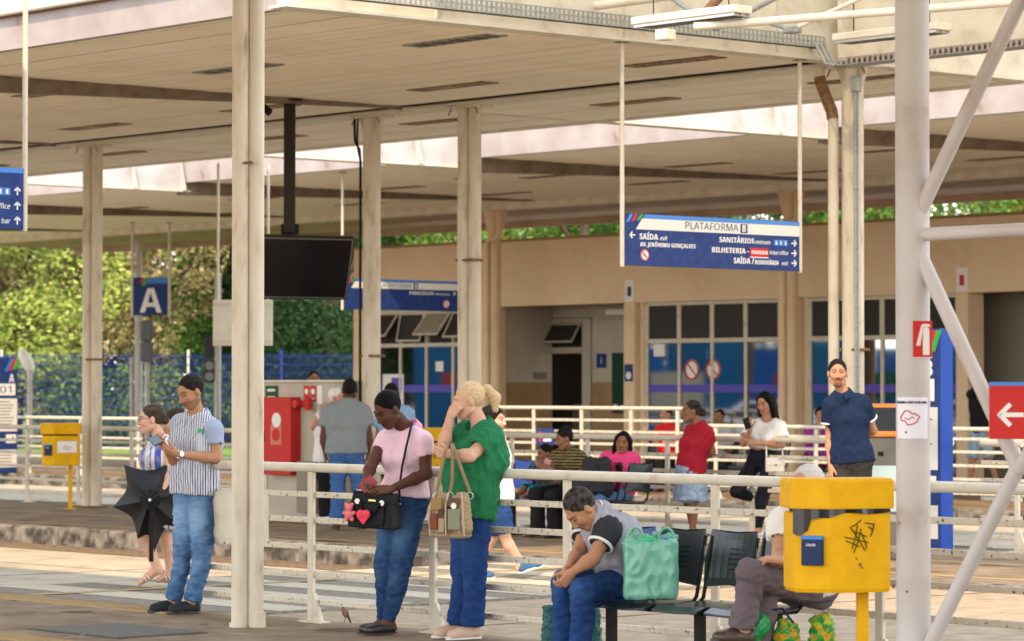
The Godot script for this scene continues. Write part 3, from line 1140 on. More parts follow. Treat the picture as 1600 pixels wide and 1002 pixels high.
	for q in 26: put("tactile_tile", tm, M.yellow_line, tl, Vector3(-22.6 + q * .245, 0, -10.9))
	# grass and bushes beyond, to the left of the building
	sheet("grass_verge", -150, -50.6, -40.2, -58, -.02, M.grass, .25)
	sheet("earth_path", -150, -50.6, -58, -62, -.05, M.earth, .2)
	sheet("lawn", -220, -30, -62, -140, -.06, M.grass, .2)

# a ceiling of narrow boards that run along x
func boards(x0: float, x1: float, z0: float, z1: float, y: float, wide := .2) -> ArrayMesh:
	var s := Shape.new()
	var z := z0
	while z > z1 + .01:
		var e := maxf(z - wide, z1)
		var sag := rng.randf_range(-.004, .004)
		s.box(Vector3((x0 + x1) / 2, y + sag + .01, (z + e) / 2), Vector3(x1 - x0, .02, z - e - .012))
		z = e
	return s.mesh()

func wedge(called: String, x: float, z0: float, y0: float, z1: float, y1: float, top: float, half: float, m: Material, parent: Node3D) -> void:
	var s := Shape.new()
	s.slab(PackedVector2Array([Vector2(z1, top), Vector2(z1, y1), Vector2(z0, y0), Vector2(z0, top)]), -half, half, Transform3D(Basis(Vector3(0, 0, 1), Vector3(0, 1, 0), Vector3(-1, 0, 0)), Vector3(x, 0, 0)))
	put(called, s.mesh(), m, parent)

func ceiling_lamp(x: float, z: float, y: float, label: String, rusty: int, group: String) -> void:
	var o := thing("ceiling_lamp", label, "ceiling light", Vector3(x, y, z), rng.randf_range(-.01, .01), group)
	var fr := Shape.new()
	for s in [-1.0, 1.0]:
		fr.box(Vector3(0, -.002, s * .115), Vector3(1.3, .014, .014))
		fr.box(Vector3(s * .64, -.002, 0), Vector3(.014, .014, .22))
	put("frame", fr.mesh(), M.rust if rusty > 0 else M.zinc, o)
	var bars := Shape.new()
	var dull := Shape.new()
	var n := 24
	for k in n:
		if rusty == 2 and k > 6 and k < 14: continue
		(bars if (k * 7 % 5) < 3 else dull).box(Vector3(-.6 + k * 1.2 / (n - 1), -.001, 0), Vector3(.012, .016, .2))
	dull.box(Vector3(0, .0, .0), Vector3(1.24, .014, .012))
	put("divider", dull.mesh(), M.rust if rusty > 0 else M.dark, o)
	put("louvre", bars.mesh(), M.steel if rusty < 2 else M.zinc, o)
	put("tray", span(Vector3(-.63, .003, -.135), Vector3(.63, .009, .135)), M.ceiling if rusty > 0 else M.zinc, o)

func make_roofs() -> void:
	# the roof above the near platform (out of the picture, but its shade is not)
	var r0 := thing("canopy_roof", "long flat canopy roof over the nearest platform, seen only by its shade", "roof", Vector3.ZERO)
	put("ceiling", span(Vector3(-50, 5.0, -12.9), Vector3(14, 5.05, -4.5)), M.ceiling, r0)
	put("fascia", span(Vector3(-50, 4.97, -13.0), Vector3(14, 5.4, -12.9)), M.white, r0)
	# middle roof, in modules that meet over the joints
	var joints := [-21.85, -28.85, -36.3, -43.8, -51.3, -58.8, -66.3]
	var wh := ["front module with the deep cream girder on its right edge", "second module from the right girder", "third module, above the far left column", "fourth module, at the left edge", "fifth module, at the left edge", "sixth module, mostly out of frame"]
	for q in 4:
		var a: float = joints[q + 1]
		var b: float = joints[q]
		var r := thing("canopy_roof", "tan boarded canopy roof over the middle platform, " + wh[q], "roof", Vector3.ZERO, 0.0, "middle canopy roof modules")
		var c := put("ceiling_board", boards(a + .06, b - .06, -16.65, -26.55, 4.95), M.ceiling, r)
		c.set_meta("kind", "stuff")
		put("deck", span(Vector3(a + .01, 5.0, -26.5), Vector3(b - .01, 5.1, -16.7)), M.rust, r)
		put("fascia", span(Vector3(a + .005, 4.93, -16.65), Vector3(b - .005, 5.25, -16.55)), M.fascia, r)
		put("coping", span(Vector3(a + .005, 5.26, -16.72), Vector3(b - .005, 5.36, -16.46), .015), M.cream, r)
		put("gutter", span(Vector3(a + .005, 5.25, -16.6), Vector3(b - .005, 5.262, -16.5)), M.rust, r)
		put("rear_fascia", span(Vector3(a + .005, 4.92, -26.65), Vector3(b - .005, 5.35, -26.55), .01), M.cream, r)
		put("beam_flange", span(Vector3(a + .1, 4.905, -23.86), Vector3(b - .1, 4.93, -23.5)), M.cream, r)
		put("beam_gap", span(Vector3(a + .1, 4.935, -23.5), Vector3(b - .1, 4.947, -23.44)), M.dark, r)
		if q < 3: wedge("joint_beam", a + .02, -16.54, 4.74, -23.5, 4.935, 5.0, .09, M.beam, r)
	# girder along the right edge of the roof and on across the crossing
	var g := thing("edge_girder", "deep cream steel girder along the right edge of the middle roof", "girder", Vector3.ZERO)
	put("web", span(Vector3(-21.85, 4.95, -26.6), Vector3(-21.8, 5.85, -16.45)), M.cream, g)
	put("flange", span(Vector3(-21.98, 4.925, -26.65), Vector3(-21.72, 4.95, -16.45)), M.cream, g)
	for zz in [-18.2, -20.5, -22.6]: put("stiffener", span(Vector3(-21.8, 4.95, zz - .008), Vector3(-21.76, 5.8, zz + .008)), M.cream, g)
	var g2 := thing("cross_girder", "deep cream girder with a rusty underside running right from the downpipe column", "girder", Vector3.ZERO)
	put("web", span(Vector3(-21.6, 4.96, -23.72), Vector3(-8, 5.9, -23.6)), M.cream, g2)
	put("flange", span(Vector3(-21.6, 4.93, -23.85), Vector3(-8, 4.96, -23.45)), M.rust, g2)
	put("end_plate", span(Vector3(-21.66, 4.93, -23.9), Vector3(-21.6, 5.9, -23.4)), M.cream, g2)
	var bl := Shape.new()
	for y in [5.05, 5.35, 5.65, 5.8]:
		for s in [-1.0, 1.0]: bl.tube(Vector3(-21.79, y, -23.2 + s * .06), Vector3(-21.75, y, -23.2 + s * .06), .022, -1, 8)
	put("bolt", bl.mesh(), M.zinc, g)
	# girders that bridge the gap of sky to the next roof
	for q in 4:
		var x: float = joints[q + 1]
		var c := thing("link_girder", ["white link girder under the open sky strip, nearest the Plataforma B board", "white link girder behind the two middle columns", "white link girder left of the tall screen pole", "white link girder far to the left"][q], "girder", Vector3.ZERO, 0.0, "white girders between the roofs")
		put("web", span(Vector3(x - .05, 4.97, -31.0), Vector3(x + .05, 5.47, -26.66)), M.white, c)
		put("flange", span(Vector3(x - .13, 4.95, -31.05), Vector3(x + .13, 4.97, -26.66)), M.cream, c)
		for gz in [-30.9, -29.9]:
			var s := Shape.new()
			s.slab(PackedVector2Array([Vector2(0, 0), Vector2(.16, 0), Vector2(.02, .5), Vector2(0, .5)]), -.012, .012, Transform3D(Basis.IDENTITY, Vector3(x + .05, 4.97, gz)))
			put("gusset", s.mesh(), M.white, c)
	# far roof, in front of and over the building
	var fj := [-9.0, -21.4, -28.9, -36.3, -43.8, -51.3, -58.8, -64.0]
	for q in 7:
		var a: float = fj[q + 1]
		var b: float = fj[q]
		var r := thing("canopy_roof", "pale boarded canopy roof before the beige building, " + ["module over the right of the building", "module above the downpipe column", "module behind the Plataforma B board", "module right of the middle columns", "module behind the tall screen pole", "module above the letter A board", "end module over the trees"][q], "roof", Vector3.ZERO, 0.0, "far canopy roof modules")
		var c := put("ceiling_board", boards(a + .05, b - .05, -31.06, -39.0, 5.13, .25), M.ceiling_back, r)
		c.set_meta("kind", "stuff")
		put("deck", span(Vector3(a + .01, 5.17, -42.4), Vector3(b - .01, 5.3, -31.1)), M.rust, r)
		put("fascia", span(Vector3(a + .005, 5.11, -31.06), Vector3(b - .005, 5.55, -30.95)), M.fascia, r)
		put("coping", span(Vector3(a + .005, 5.55, -31.12), Vector3(b - .005, 5.6, -30.9), .01), M.cream, r)
		put("rear_beam", span(Vector3(a + .01, 5.0, -39.3), Vector3(b - .01, 5.14, -39.0)), M.cream, r)
		put("rear_ceiling", span(Vector3(a + .01, 4.99, -42.0), Vector3(b - .01, 5.02, -39.3)), M.ceiling_far, r)
		put("rear_fascia", span(Vector3(a + .01, 4.86, -42.1), Vector3(b - .01, 5.35, -42.0)), M.ceiling_far, r)
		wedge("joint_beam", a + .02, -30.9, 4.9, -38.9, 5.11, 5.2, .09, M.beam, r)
	# lamps in the ceilings
	var rows := [[-19.4, "front"], [-22.33, "middle"], [-25.12, "rear"]]
	for r in rows:
		var k := 0
		for x in [-22.95, -26.45, -30.0, -33.5, -37.2, -40.8, -44.4]:
			ceiling_lamp(x, r[0], 4.945, "%s ceiling lamp, %s from the right in the %s row of the middle roof" % [["louvred steel", "rusty", "broken rusty"][0 if r[1] == "front" and x > -27 else 1 + (k % 2)], ["first", "second", "third", "fourth", "fifth", "sixth", "seventh"][k], r[1]], 0 if r[1] == "front" and x > -27 else 1 + (k % 2), "ceiling lamps of the middle roof")
			k += 1
	for r in [[-34.7, "front"], [-37.2, "rear"]]:
		var k := 0
		for x in [-27.0, -31.0, -35.1, -38.6, -42.6, -46.8, -51.0]:
			ceiling_lamp(x, r[0], 5.125, "dark recessed ceiling lamp, %s from the right in the %s row of the far roof" % [["first", "second", "third", "fourth", "fifth", "sixth", "seventh"][k], r[1]], 1, "ceiling lamps of the far roof")
			k += 1
	# canopy added out of view over the crossing, half clear to soften the sun
	var hc := thing("added_crossing_canopy", "high pale canopy added out of view over the zebra crossing to soften the sun", "roof", Vector3.ZERO)
	put("sheeting", span(Vector3(-21.7, 5.98, -27.0), Vector3(-9.0, 6.02, -17.5)), M.sheeting, hc)

func make_columns() -> void:
	var info := [
		[-35.64, -23.72, "cream double column beside the small yellow bin at left", true],
		[-29.6, -23.72, "cream round column with a black cable on its left side", false],
		[-27.78, -23.72, "cream double column right behind the blonde woman", true],
		[-21.75, -23.72, "cream column with a grey conduit and bent downpipe behind the navy shirt", false],
	]
	for q in 4:
		var x: float = info[q][0]
		var o := thing("column", info[q][2], "column", Vector3(x, 0, info[q][1]), 0.0, "columns of the middle platform")
		if info[q][3]:
			put("tube", pipe(Vector3(-.062, 0, .03), Vector3(-.062, 4.9, .03), .075, 20), M.column, o)
			put("tube", pipe(Vector3(.062, 0, -.03), Vector3(.062, 4.9, -.03), .075, 20), M.column, o)
		else:
			put("tube", pipe(Vector3.ZERO, Vector3(0, 4.9, 0), .108 if q == 1 else .112, 24), M.column, o)
		var br := Shape.new()
		for s in [-1.0, 1.0]: br.slab(PackedVector2Array([Vector2(0, 4.55), Vector2(s * .13, 4.72), Vector2(s * .2, 4.9), Vector2(0, 4.9)]) if s > 0 else PackedVector2Array([Vector2(0, 4.9), Vector2(-.2, 4.9), Vector2(-.13, 4.72), Vector2(0, 4.55)]), -.03, .03)
		br.block(Vector3(0, 4.89, 0), Vector3(.5, .03, .3), .006)
		put("bracket", br.mesh(), M.column, o)
		var hooks := Shape.new()
		for s in [-1.0, 1.0]: hooks.path([Vector3(s * .21, 4.88, .1), Vector3(s * .24, 4.84, .1), Vector3(s * .26, 4.8, .1)], .008, 6)
		put("hook", hooks.mesh(), M.rust, o)
		var cl := Shape.new()
		cl.block(Vector3(0, 3.1 if q == 2 else 2.0, 0), Vector3(.3, .03, .19), .008)
		put("clamp", cl.mesh(), M.rust, o)
		put("base_plate", box_mesh(Vector3(.36, .024, .3), .005), M.rust, o, Vector3(0, .012, 0))
		if q == 1:
			var cb := Shape.new()
			cb.path([Vector3(-.12, 0.1, .08), Vector3(-.125, 2.5, .08), Vector3(-.12, 4.35, .08), Vector3(-.14, 4.5, .08), Vector3(-.2, 4.6, .1), Vector3(-.21, 4.8, .1), Vector3(-.2, 4.92, .1)], .016, 8)
			cb.path([Vector3(-.12, 4.4, .09), Vector3(-.17, 4.55, .09), Vector3(-.165, 4.8, .09), Vector3(-.15, 4.92, .09)], .012, 8)
			put("cable", cb.mesh(), M.dark, o)
		if q == 3:
			var dp := Shape.new()
			dp.path([Vector3(-.15, 0, .13), Vector3(-.15, 4.3, .13), Vector3(-.16, 4.4, .13), Vector3(-.33, 4.72, .13), Vector3(-.34, 4.94, .13)], .055, 14)
			put("downpipe", dp.mesh(), M.column, o)
			var bend := Shape.new()
			bend.path([Vector3(-.155, 4.36, .13), Vector3(-.17, 4.44, .13), Vector3(-.32, 4.73, .13), Vector3(-.335, 4.8, .13)], .061, 14)
			put("pipe_bend", bend.mesh(), M.rust, o)
			var cd := Shape.new()
			for s in [-.018, .018]: cd.tube(Vector3(.14, .3, .1 + s), Vector3(.14, 4.65, .1 + s), .014, -1, 8)
			put("conduit", cd.mesh(), M.zinc, o)
			put("junction_box", box_mesh(Vector3(.09, .16, .09), .01), M.zinc, o, Vector3(.14, 4.7, .1))
	# the double column of the near platform
	var n := thing("column", "white double column with a rusty strap beside the woman in the pink polo", "column", Vector3(-17.05, 0, -12.6))
	put("tube", pipe(Vector3(-.03, .012, .045), Vector3(-.03, 5.0, .045), .058, 24), M.column, n)
	put("tube", pipe(Vector3(.032, .012, -.04), Vector3(.032, 5.0, -.04), .054, 24), M.column, n)
	put("strap", box_mesh(Vector3(.14, .018, .012), .003), M.rust, n, Vector3(.05, 3.12, .06))
	var pl := Shape.new()
	pl.tube(Vector3(-.036, 0, .05), Vector3(-.036, .03, .05), .064, -1, 20)
	pl.tube(Vector3(.042, 0, -.045), Vector3(.042, .1, -.045), .058, -1, 20)
	put("foot_collar", pl.mesh(), M.column, n)
	# columns of the far roof against the building
	for q in 2:
		var x: float = [-45.1, -37.33][q]
		var o := thing("column", ["tan column with a bent drain before the doorway recess", "tan column with a drain pipe between the two glass fronts"][q], "column", Vector3(x, 0, -39.15), 0.0, "columns of the far roof")
		put("tube", pipe(Vector3.ZERO, Vector3(0, 5.0, 0), .115, 20), M.beige, o)
		var br := Shape.new()
		br.tube(Vector3(0, 4.5, 0), Vector3(0, 5.0, 0), .13, .24, 20)
		put("capital", br.mesh(), M.beige, o)
		var dp := Shape.new()
		dp.path([Vector3(.24, 4.98, .1), Vector3(.24, 4.6, .1), Vector3(.2, 4.48, .12), Vector3(-.02, 4.42, .16), Vector3(-.06, 4.3, .16), Vector3(-.06, .1, .16)], .06, 12)
		put("drain", dp.mesh(), M.beige, o)

# a glazed front: columns of panes in a white frame, solid dark panels above, clear panes with a purple band below
func glass_front(o: Node3D, x0: float, x1: float, cols: int, z: float, tilted: bool) -> void:
	var w := (x1 - x0) / cols
	var fr := func(a: Vector3, b: Vector3) -> void: put("frame", span(a, b, .006), M.rail, o)
	fr.call(Vector3(x0 - .03, 3.13, z - .05), Vector3(x1 + .03, 3.2, z + .03))
	fr.call(Vector3(x0 - .03, 2.44, z - .05), Vector3(x1 + .03, 2.52, z + .035))
	fr.call(Vector3(x0 - .03, .0, z - .05), Vector3(x1 + .03, .12, z + .03))
	for k in cols + 1:
		var x := x0 + k * w
		fr.call(Vector3(x - .035, .12, z - .045), Vector3(x + .035, 2.44, z + .025))
		fr.call(Vector3(x - .05 if not tilted else x - .03, 2.52, z - .045), Vector3(x + .05 if not tilted else x + .03, 3.13, z + .025))
	for k in cols:
		var a := x0 + k * w + .035
		var b := x0 + (k + 1) * w - .035
		var p := put("pane", span(Vector3(a, .12, z - .012), Vector3(b, 2.44, z - .004)), M.film_glass, o)
		put("band", span(Vector3(a, 1.54, z - .003), Vector3(b, 1.68, z + .0)), M.purple, p)
		if tilted:
			# top-hung sashes standing open
			var sash := put("sash", sash_mesh(b - a, .58), M.rail, o, Vector3((a + b) / 2, 3.12, z + .03))
			sash.rotation.x = deg_to_rad([-38.0, -12.0, -40.0, -30.0][k % 4])
			var g := put("sash_pane", span(Vector3(-(b - a) / 2 + .03, -.55, -.004), Vector3((b - a) / 2 - .03, -.03, .004)), M.film if k != 2 else M.inside, sash)
			g.position = Vector3.ZERO
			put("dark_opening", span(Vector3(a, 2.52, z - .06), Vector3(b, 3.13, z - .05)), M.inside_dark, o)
		else:
			put("upper_panel", span(Vector3(a + .015, 2.52, z - .015), Vector3(b - .015, 3.13, z - .003)), M.film, o)

func sash_mesh(w: float, h: float) -> ArrayMesh:
	var s := Shape.new()
	s.box(Vector3(0, -.015, 0), Vector3(w, .03, .03))
	s.box(Vector3(0, -h + .015, 0), Vector3(w, .03, .03))
	for q in [-1.0, 1.0]: s.box(Vector3(q * (w / 2 - .015), -h / 2, 0), Vector3(.03, h - .06, .03))
	return s.mesh()

func make_building() -> void:
	M.purple = flat(.1, .08, .42, .5)
	var o := thing("station_building", "long beige single storey ticket hall with glass fronts behind the platforms", "building", Vector3.ZERO)
	var Z := -40.0
	put("parapet", span(Vector3(-50.5, 3.2, Z - .35), Vector3(-24.0, 4.45, Z)), M.beige, o)
	put("parapet_cap", span(Vector3(-50.54, 4.45, Z - .4), Vector3(-24.0, 4.5, Z + .03), .01), M.beige_dark, o)
	put("parapet_side", span(Vector3(-50.5, 3.2, -50.0), Vector3(-50.2, 4.45, Z - .36)), M.beige, o)
	put("roof_slab", span(Vector3(-50.3, 3.24, -50.0), Vector3(-24.0, 3.4, Z - .36)), M.inside, o)
	for p in [[-50.5, -50.0], [-46.6, -46.2], [-42.42, -42.12], [-38.46, -37.95], [-34.36, -34.1]]:
		put("pillar", span(Vector3(p[0], 0, Z - .4), Vector3(p[1], 3.2, Z + .02), .012), M.beige, o)
	put("reveal", span(Vector3(-42.11, 0, Z - .3), Vector3(-41.98, 3.2, Z - .1)), M.beige, o)
	put("reveal", span(Vector3(-37.94, 0, Z - .3), Vector3(-37.84, 3.2, Z - .1)), M.beige, o)
	glass_front(o, -49.95, -46.65, 4, Z - .12, true)
	glass_front(o, -41.92, -38.52, 4, Z - .12, false)
	glass_front(o, -37.8, -34.42, 4, Z - .12, false)
	# recess with a doorway
	var B := -41.6
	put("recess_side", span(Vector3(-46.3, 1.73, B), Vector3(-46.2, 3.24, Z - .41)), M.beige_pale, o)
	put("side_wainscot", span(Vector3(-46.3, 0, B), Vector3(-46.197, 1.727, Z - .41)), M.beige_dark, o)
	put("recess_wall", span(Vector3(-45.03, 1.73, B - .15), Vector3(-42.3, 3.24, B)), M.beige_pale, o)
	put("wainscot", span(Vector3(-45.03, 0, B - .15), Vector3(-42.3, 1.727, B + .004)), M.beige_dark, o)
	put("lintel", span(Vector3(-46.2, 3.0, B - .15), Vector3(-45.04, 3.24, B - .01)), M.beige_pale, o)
	put("recess_floor", span(Vector3(-46.2, -.02, B + .01), Vector3(-42.42, .02, Z - .02)), M.platform, o)
	put("door_frame", span(Vector3(-45.28, 0, B - .1), Vector3(-45.035, 2.98, B + .05), .01), M.beige_pale, o)
	put("door_transom_bar", span(Vector3(-46.18, 2.3, B - .1), Vector3(-45.29, 2.42, B + .04), .01), M.beige_pale, o)
	put("door_frame", span(Vector3(-46.18, 2.9, B - .1), Vector3(-45.29, 2.99, B + .04), .01), M.beige_pale, o)
	var sash := put("transom_sash", sash_mesh(.86, .44), M.beige_pale, o, Vector3(-45.73, 2.88, B + .05))
	sash.rotation.x = deg_to_rad(-34)
	put("transom_pane", span(Vector3(-.4, -.42, -.003), Vector3(.4, -.03, .003)), M.film, sash)
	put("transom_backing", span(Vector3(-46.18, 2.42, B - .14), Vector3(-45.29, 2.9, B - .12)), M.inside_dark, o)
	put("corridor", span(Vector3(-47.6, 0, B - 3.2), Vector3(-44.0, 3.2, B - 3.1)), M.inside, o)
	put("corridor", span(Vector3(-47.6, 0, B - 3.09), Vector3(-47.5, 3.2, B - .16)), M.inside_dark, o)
	put("corridor_panel", span(Vector3(-46.9, 1.3, B - 2.9), Vector3(-46.5, 2.0, B - 2.8)), M.dark, o)
	put("corridor_cabinet", span(Vector3(-46.7, 0, B - 1.6), Vector3(-46.1, 1.3, B - 1.0), .01), M.inside, o)
	# right-hand recess
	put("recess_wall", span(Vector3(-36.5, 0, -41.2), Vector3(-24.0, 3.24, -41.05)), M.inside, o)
	# stickers on the glass: two round no entry signs
	for x in [-40.75, -40.2]:
		var st := put("round_sticker", pipe(Vector3(0, 0, 0), Vector3(0, 0, .004), .19, 24), M.print_white, o, Vector3(x, 1.95, Z - .122))
		var ring := Shape.new()
		var pts := []
		for q in 24: pts.append(Vector3(cos(TAU * q / 24) * .17, sin(TAU * q / 24) * .17, .006))
		ring.path(pts, .018, 6, true)
		ring.box(Vector3(0, 0, .006), Vector3(.32, .03, .004), Basis(Vector3.BACK, -.8))
		put("red_ring", ring.mesh(), M.red, st)
	tag(put("notice", span(Vector3(0, 0, 0), Vector3(.3, .22, .004)), M.print_white), "white paper notice with a red mark on the first pane right of the pillar", "notice").position = Vector3(-41.75, 2.2, Z - .118)
	var poster := thing("poster", "white poster with purple and pink print in the left window", "poster", Vector3(-49.35, 1.35, Z - .11))
	put("sheet", span(Vector3(-.33, -.55, 0), Vector3(.33, .55, .006)), M.print_white, poster)
	put("print", span(Vector3(-.05, .22, .006), Vector3(.28, .48, .009)), M.purple, poster)
	put("print", span(Vector3(-.02, -.18, .006), Vector3(.24, -.1, .009)), flat(.6, .1, .3), poster)
	put("print", span(Vector3(-.27, -.18, .006), Vector3(-.14, -.08, .009)), flat(.1, .3, .5), poster)
	for q in 3: put("print", span(Vector3(-.27, .05 - q * .06, .006), Vector3(.02, .07 - q * .06, .009)), flat(.4, .38, .42), poster)
	var ps := thing("paper_notice", "small white paper stuck on the second left window pane", "notice", Vector3(-47.9, 1.6, Z - .115))
	put("sheet", span(Vector3(-.12, .35, 0), Vector3(.12, .55, .004)), M.print_white, ps)
	# small signs on the walls
	var gb := thing("notice_board", "dark green notice board on the recess wall beside the pillar", "board", Vector3(-44.3, 1.75, B))
	put("board", span(Vector3(-.14, -.62, .004), Vector3(.4, .55, .03), .005), flat(.012, .05, .03, .6), gb)
	put("paper", span(Vector3(-.1, -.55, .03), Vector3(.02, -.45, .034)), M.print_white, gb)
	put("paper", span(Vector3(.1, -.56, .03), Vector3(.22, -.47, .034)), M.print_white, gb)
	var bs := thing("door_sign", "small blue square sign on the recess wall left of the green board", "sign", Vector3(-44.75, 2.15, B))
	put("board", span(Vector3(-.14, -.14, .002), Vector3(.14, .14, .014)), M.navy, bs)
	lettering(bs, "i", .1, Vector3(0, 0, .016), M.print_white, 1)
	var fl := thing("wall_lamp", "white fluorescent fitting under the recess ceiling", "lamp", Vector3(-43.3, 3.08, -41.0))
	put("body", span(Vector3(-.65, -.06, -.06), Vector3(.65, .04, .06), .01), M.print_white, fl)
	var ou := thing("switch_box", "small dark plate on the pale recess wall left of the doorway", "plate", Vector3(-46.19, 1.86, -41.3), PI / 2)
	put("plate", span(Vector3(-.2, -.07, .0), Vector3(.14, .07, .02)), flat(.2, .2, .16), ou)
	var pb := thing("pillar_plate", "small blue and white plate on the pillar left of the glass front", "sign", Vector3(-42.27, 1.9, Z + .02))
	put("plate", span(Vector3(-.11, -.16, 0), Vector3(.11, .16, .01)), M.navy, pb)
	put("disc", pipe(Vector3(0, -.05, .01), Vector3(0, -.05, .014), .07, 16), M.print_white, pb)
	for q in 2:
		var pn := thing("pillar_notice", ["small grey notice above the pillar at the doorway recess", "small white notice with a red figure above the right pillar"][q], "notice", Vector3([-42.27, -34.23][q], 3.42, Z))
		put("sheet", span(Vector3(-.12, -.2, 0), Vector3(.12, .2, .008)), M.print_white, pn)
		put("print", span(Vector3(-.05, -.1, .008), Vector3(.05, .08, .011)), M.red if q == 1 else M.print_dark, pn)
	# a blue hoarding and parked cars off to the left, which the filmed panes mirror
	var h := thing("hoarding", "blue hoarding mirrored in the panes of the ticket hall", "hoarding", Vector3(-66.0, -.2, -13.8), deg_to_rad(131.3))
	for q in 15: put("panel", span(Vector3(-9.4 + q * 1.25, 0, 0), Vector3(-8.17 + q * 1.25, 3.0 + .25 * (q * 5 % 3), .05), .008), flat(.015, .095 + .02 * (q % 2), .3 - .05 * (q % 3), .5), h)
	for q in 6: put("poster_patch", span(Vector3(-8.6 + q * 3.1, 1.2 + (q % 3) * .3, .055), Vector3(-7.6 + q * 3.1 + (q % 2) * .6, 2.3, .07)), [flat(.4, .36, .25), flat(.02, .1, .05), flat(.3, .05, .04)][q % 3], h)
	for q in 5:
		var st := thing("palm_trunk", "bare brown trunk before the blue hoarding, %s from its left end" % ["first", "second", "third", "fourth", "fifth"][q], "tree", h.transform * Vector3(-7.2 + q * 3.4, 0, 1.4), 0.0, "trunks before the hoarding")
		put("trunk", pipe(Vector3.ZERO, Vector3(.3, 6.0, .1), .16 + .03 * (q % 2), 10), M.bark, st)
		put("crown", crown_mesh([[Vector3(.3, 6.2, 0), Vector3(2.2, 1.2, 2.2)]], 120, .16, [Color(.05, .1, .02), Color(.08, .15, .03)]), M.leaf, st)
	var cars := [[-6.0, "white parked car mirrored in the second lower pane"], [-.6, "white parked car mirrored in the fourth lower pane"], [5.2, "white parked car mirrored in the right glass front"]]
	for c in cars: car(h.transform * Vector3(c[0], 0, 3.6), deg_to_rad(131.3), c[1])

func car(at: Vector3, turn: float, label: String) -> void:
	var o := thing("parked_car", label, "car", at, turn, "cars parked behind the hall")
	var prof := PackedVector2Array([Vector2(-2.05, .35), Vector2(2.05, .35), Vector2(2.1, .62), Vector2(1.95, .85), Vector2(1.05, .98), Vector2(.35, 1.45), Vector2(-1.0, 1.48), Vector2(-1.75, 1.02), Vector2(-2.08, .95)])
	var b := Shape.new()
	b.slab(prof, -.78, .78)
	put("body", b.mesh(), flat(.7, .7, .7, .3), o)
	var w := Shape.new()
	w.slab(PackedVector2Array([Vector2(-.3, 1.0), Vector2(.9, 1.0), Vector2(.33, 1.38), Vector2(-.3, 1.4)]), .78, .79)
	w.slab(PackedVector2Array([Vector2(-1.5, 1.0), Vector2(-.36, 1.0), Vector2(-.36, 1.4), Vector2(-.98, 1.41)]), .78, .79)
	put("window", w.mesh(), flat(.02, .03, .035, .1), o)
	for x in [-1.3, 1.3]:
		for z in [-.72, .72]:
			var wh := put("wheel", pipe(Vector3(x, .31, z - .1), Vector3(x, .31, z + .1), .31, 18), flat(.015, .015, .015, .8), o)
			put("rim", pipe(Vector3(x, .31, z + .1), Vector3(x, .31, z + .11), .18, 12), M.steel, wh)

# ---------------------------------------------------------------- trees: a tapered trunk with limbs and a crown of many leaves in clumps
func crown_mesh(lobes: Array, leaves: int, size: float, tones: Array) -> ArrayMesh:
	var s := Shape.new()
	s.tint = true
	for l in lobes:
		var c: Vector3 = l[0]
		var r: Vector3 = l[1]
		var n := int(leaves * r.x * r.z)
		for q in n:
			var d := Vector3(rng.randfn(), rng.randfn(), rng.randfn()).normalized()
			var p := c + d * r * (.45 + .6 * sqrt(rng.randf()))
			var tone: Color = tones[rng.randi() % tones.size()]
			s.col = tone * (rng.randf_range(.8, 1.2) * (l[2] if l.size() > 2 else 1.0))
			var b := Basis(Vector3(rng.randfn(), rng.randfn(), rng.randfn()).normalized(), rng.randf() * TAU)
			var w := size * rng.randf_range(.6, 1.3)
			s.quad(p - b.x * w, p - b.y * w * .45, p + b.x * w, p + b.y * w * .45)
	return s.mesh()

func tree(called: String, label: String, at: Vector3, h: float, r: float, kind: int, group: String, low := .3) -> void:
	var tones := [
		[Color(.09, .18, .03), Color(.14, .25, .045), Color(.06, .12, .025)],            # fresh green
		[Color(.25, .3, .06), Color(.19, .26, .05), Color(.32, .33, .09)],               # yellow green
		[Color(.42, .31, .14), Color(.36, .28, .12), Color(.48, .37, .19), Color(.22, .23, .07)],   # dry, tan
		[Color(.018, .045, .014), Color(.028, .06, .02), Color(.012, .03, .01)],        # dark
	]
	var o := thing(called, label, "tree", at, rng.randf() * TAU, group)
	var t := Shape.new()
	var top := h * .62
	var bend := Vector3(rng.randf_range(-.4, .4), 0, rng.randf_range(-.4, .4))
	var rad := .03 * h
	t.tube(Vector3(0, -.3, 0), bend * .4 + Vector3(0, top * .5, 0), rad, rad * .75, 10)
	t.tube(bend * .4 + Vector3(0, top * .5, 0), bend + Vector3(0, top, 0), rad * .75, rad * .4, 10)
	for q in 5:
		var an := TAU * q / 5 + rng.randf()
		var a := bend * .4 + Vector3(0, top * rng.randf_range(.5, .8), 0)
		t.tube(a, a + Vector3(cos(an) * r * .6, h * .2, sin(an) * r * .6), rad * .35, rad * .1, 6)
	put("trunk", t.mesh(), M.bark, o)
	var key := "crown%d_%d_%.2f" % [kind, int(at.x * 7.0 + 9000.0) % 2, low]
	if not store.has(key):
		var lobes := []
		for q in 15:
			var an := rng.randf() * TAU
			var y := lerpf(low, .92, (q + rng.randf()) / 15.0)
			var k := sin(PI * clampf((y - low) / (1.0 - low) * .8 + .15, 0, 1))
			lobes.append([Vector3(cos(an) * 3.4 * .62 * k, y * 10.0, sin(an) * 3.4 * .62 * k), Vector3(1.4, 1.15, 1.4) * rng.randf_range(.75, 1.25), rng.randf_range(.6, 1.4)])
		store[key] = crown_mesh(lobes, 620 if kind != 2 else 480, .095, tones[kind])
	var cr := put("crown", store[key], M.leaf, o)
	cr.scale = Vector3(r / 3.4, h / 10.0, r / 3.4)

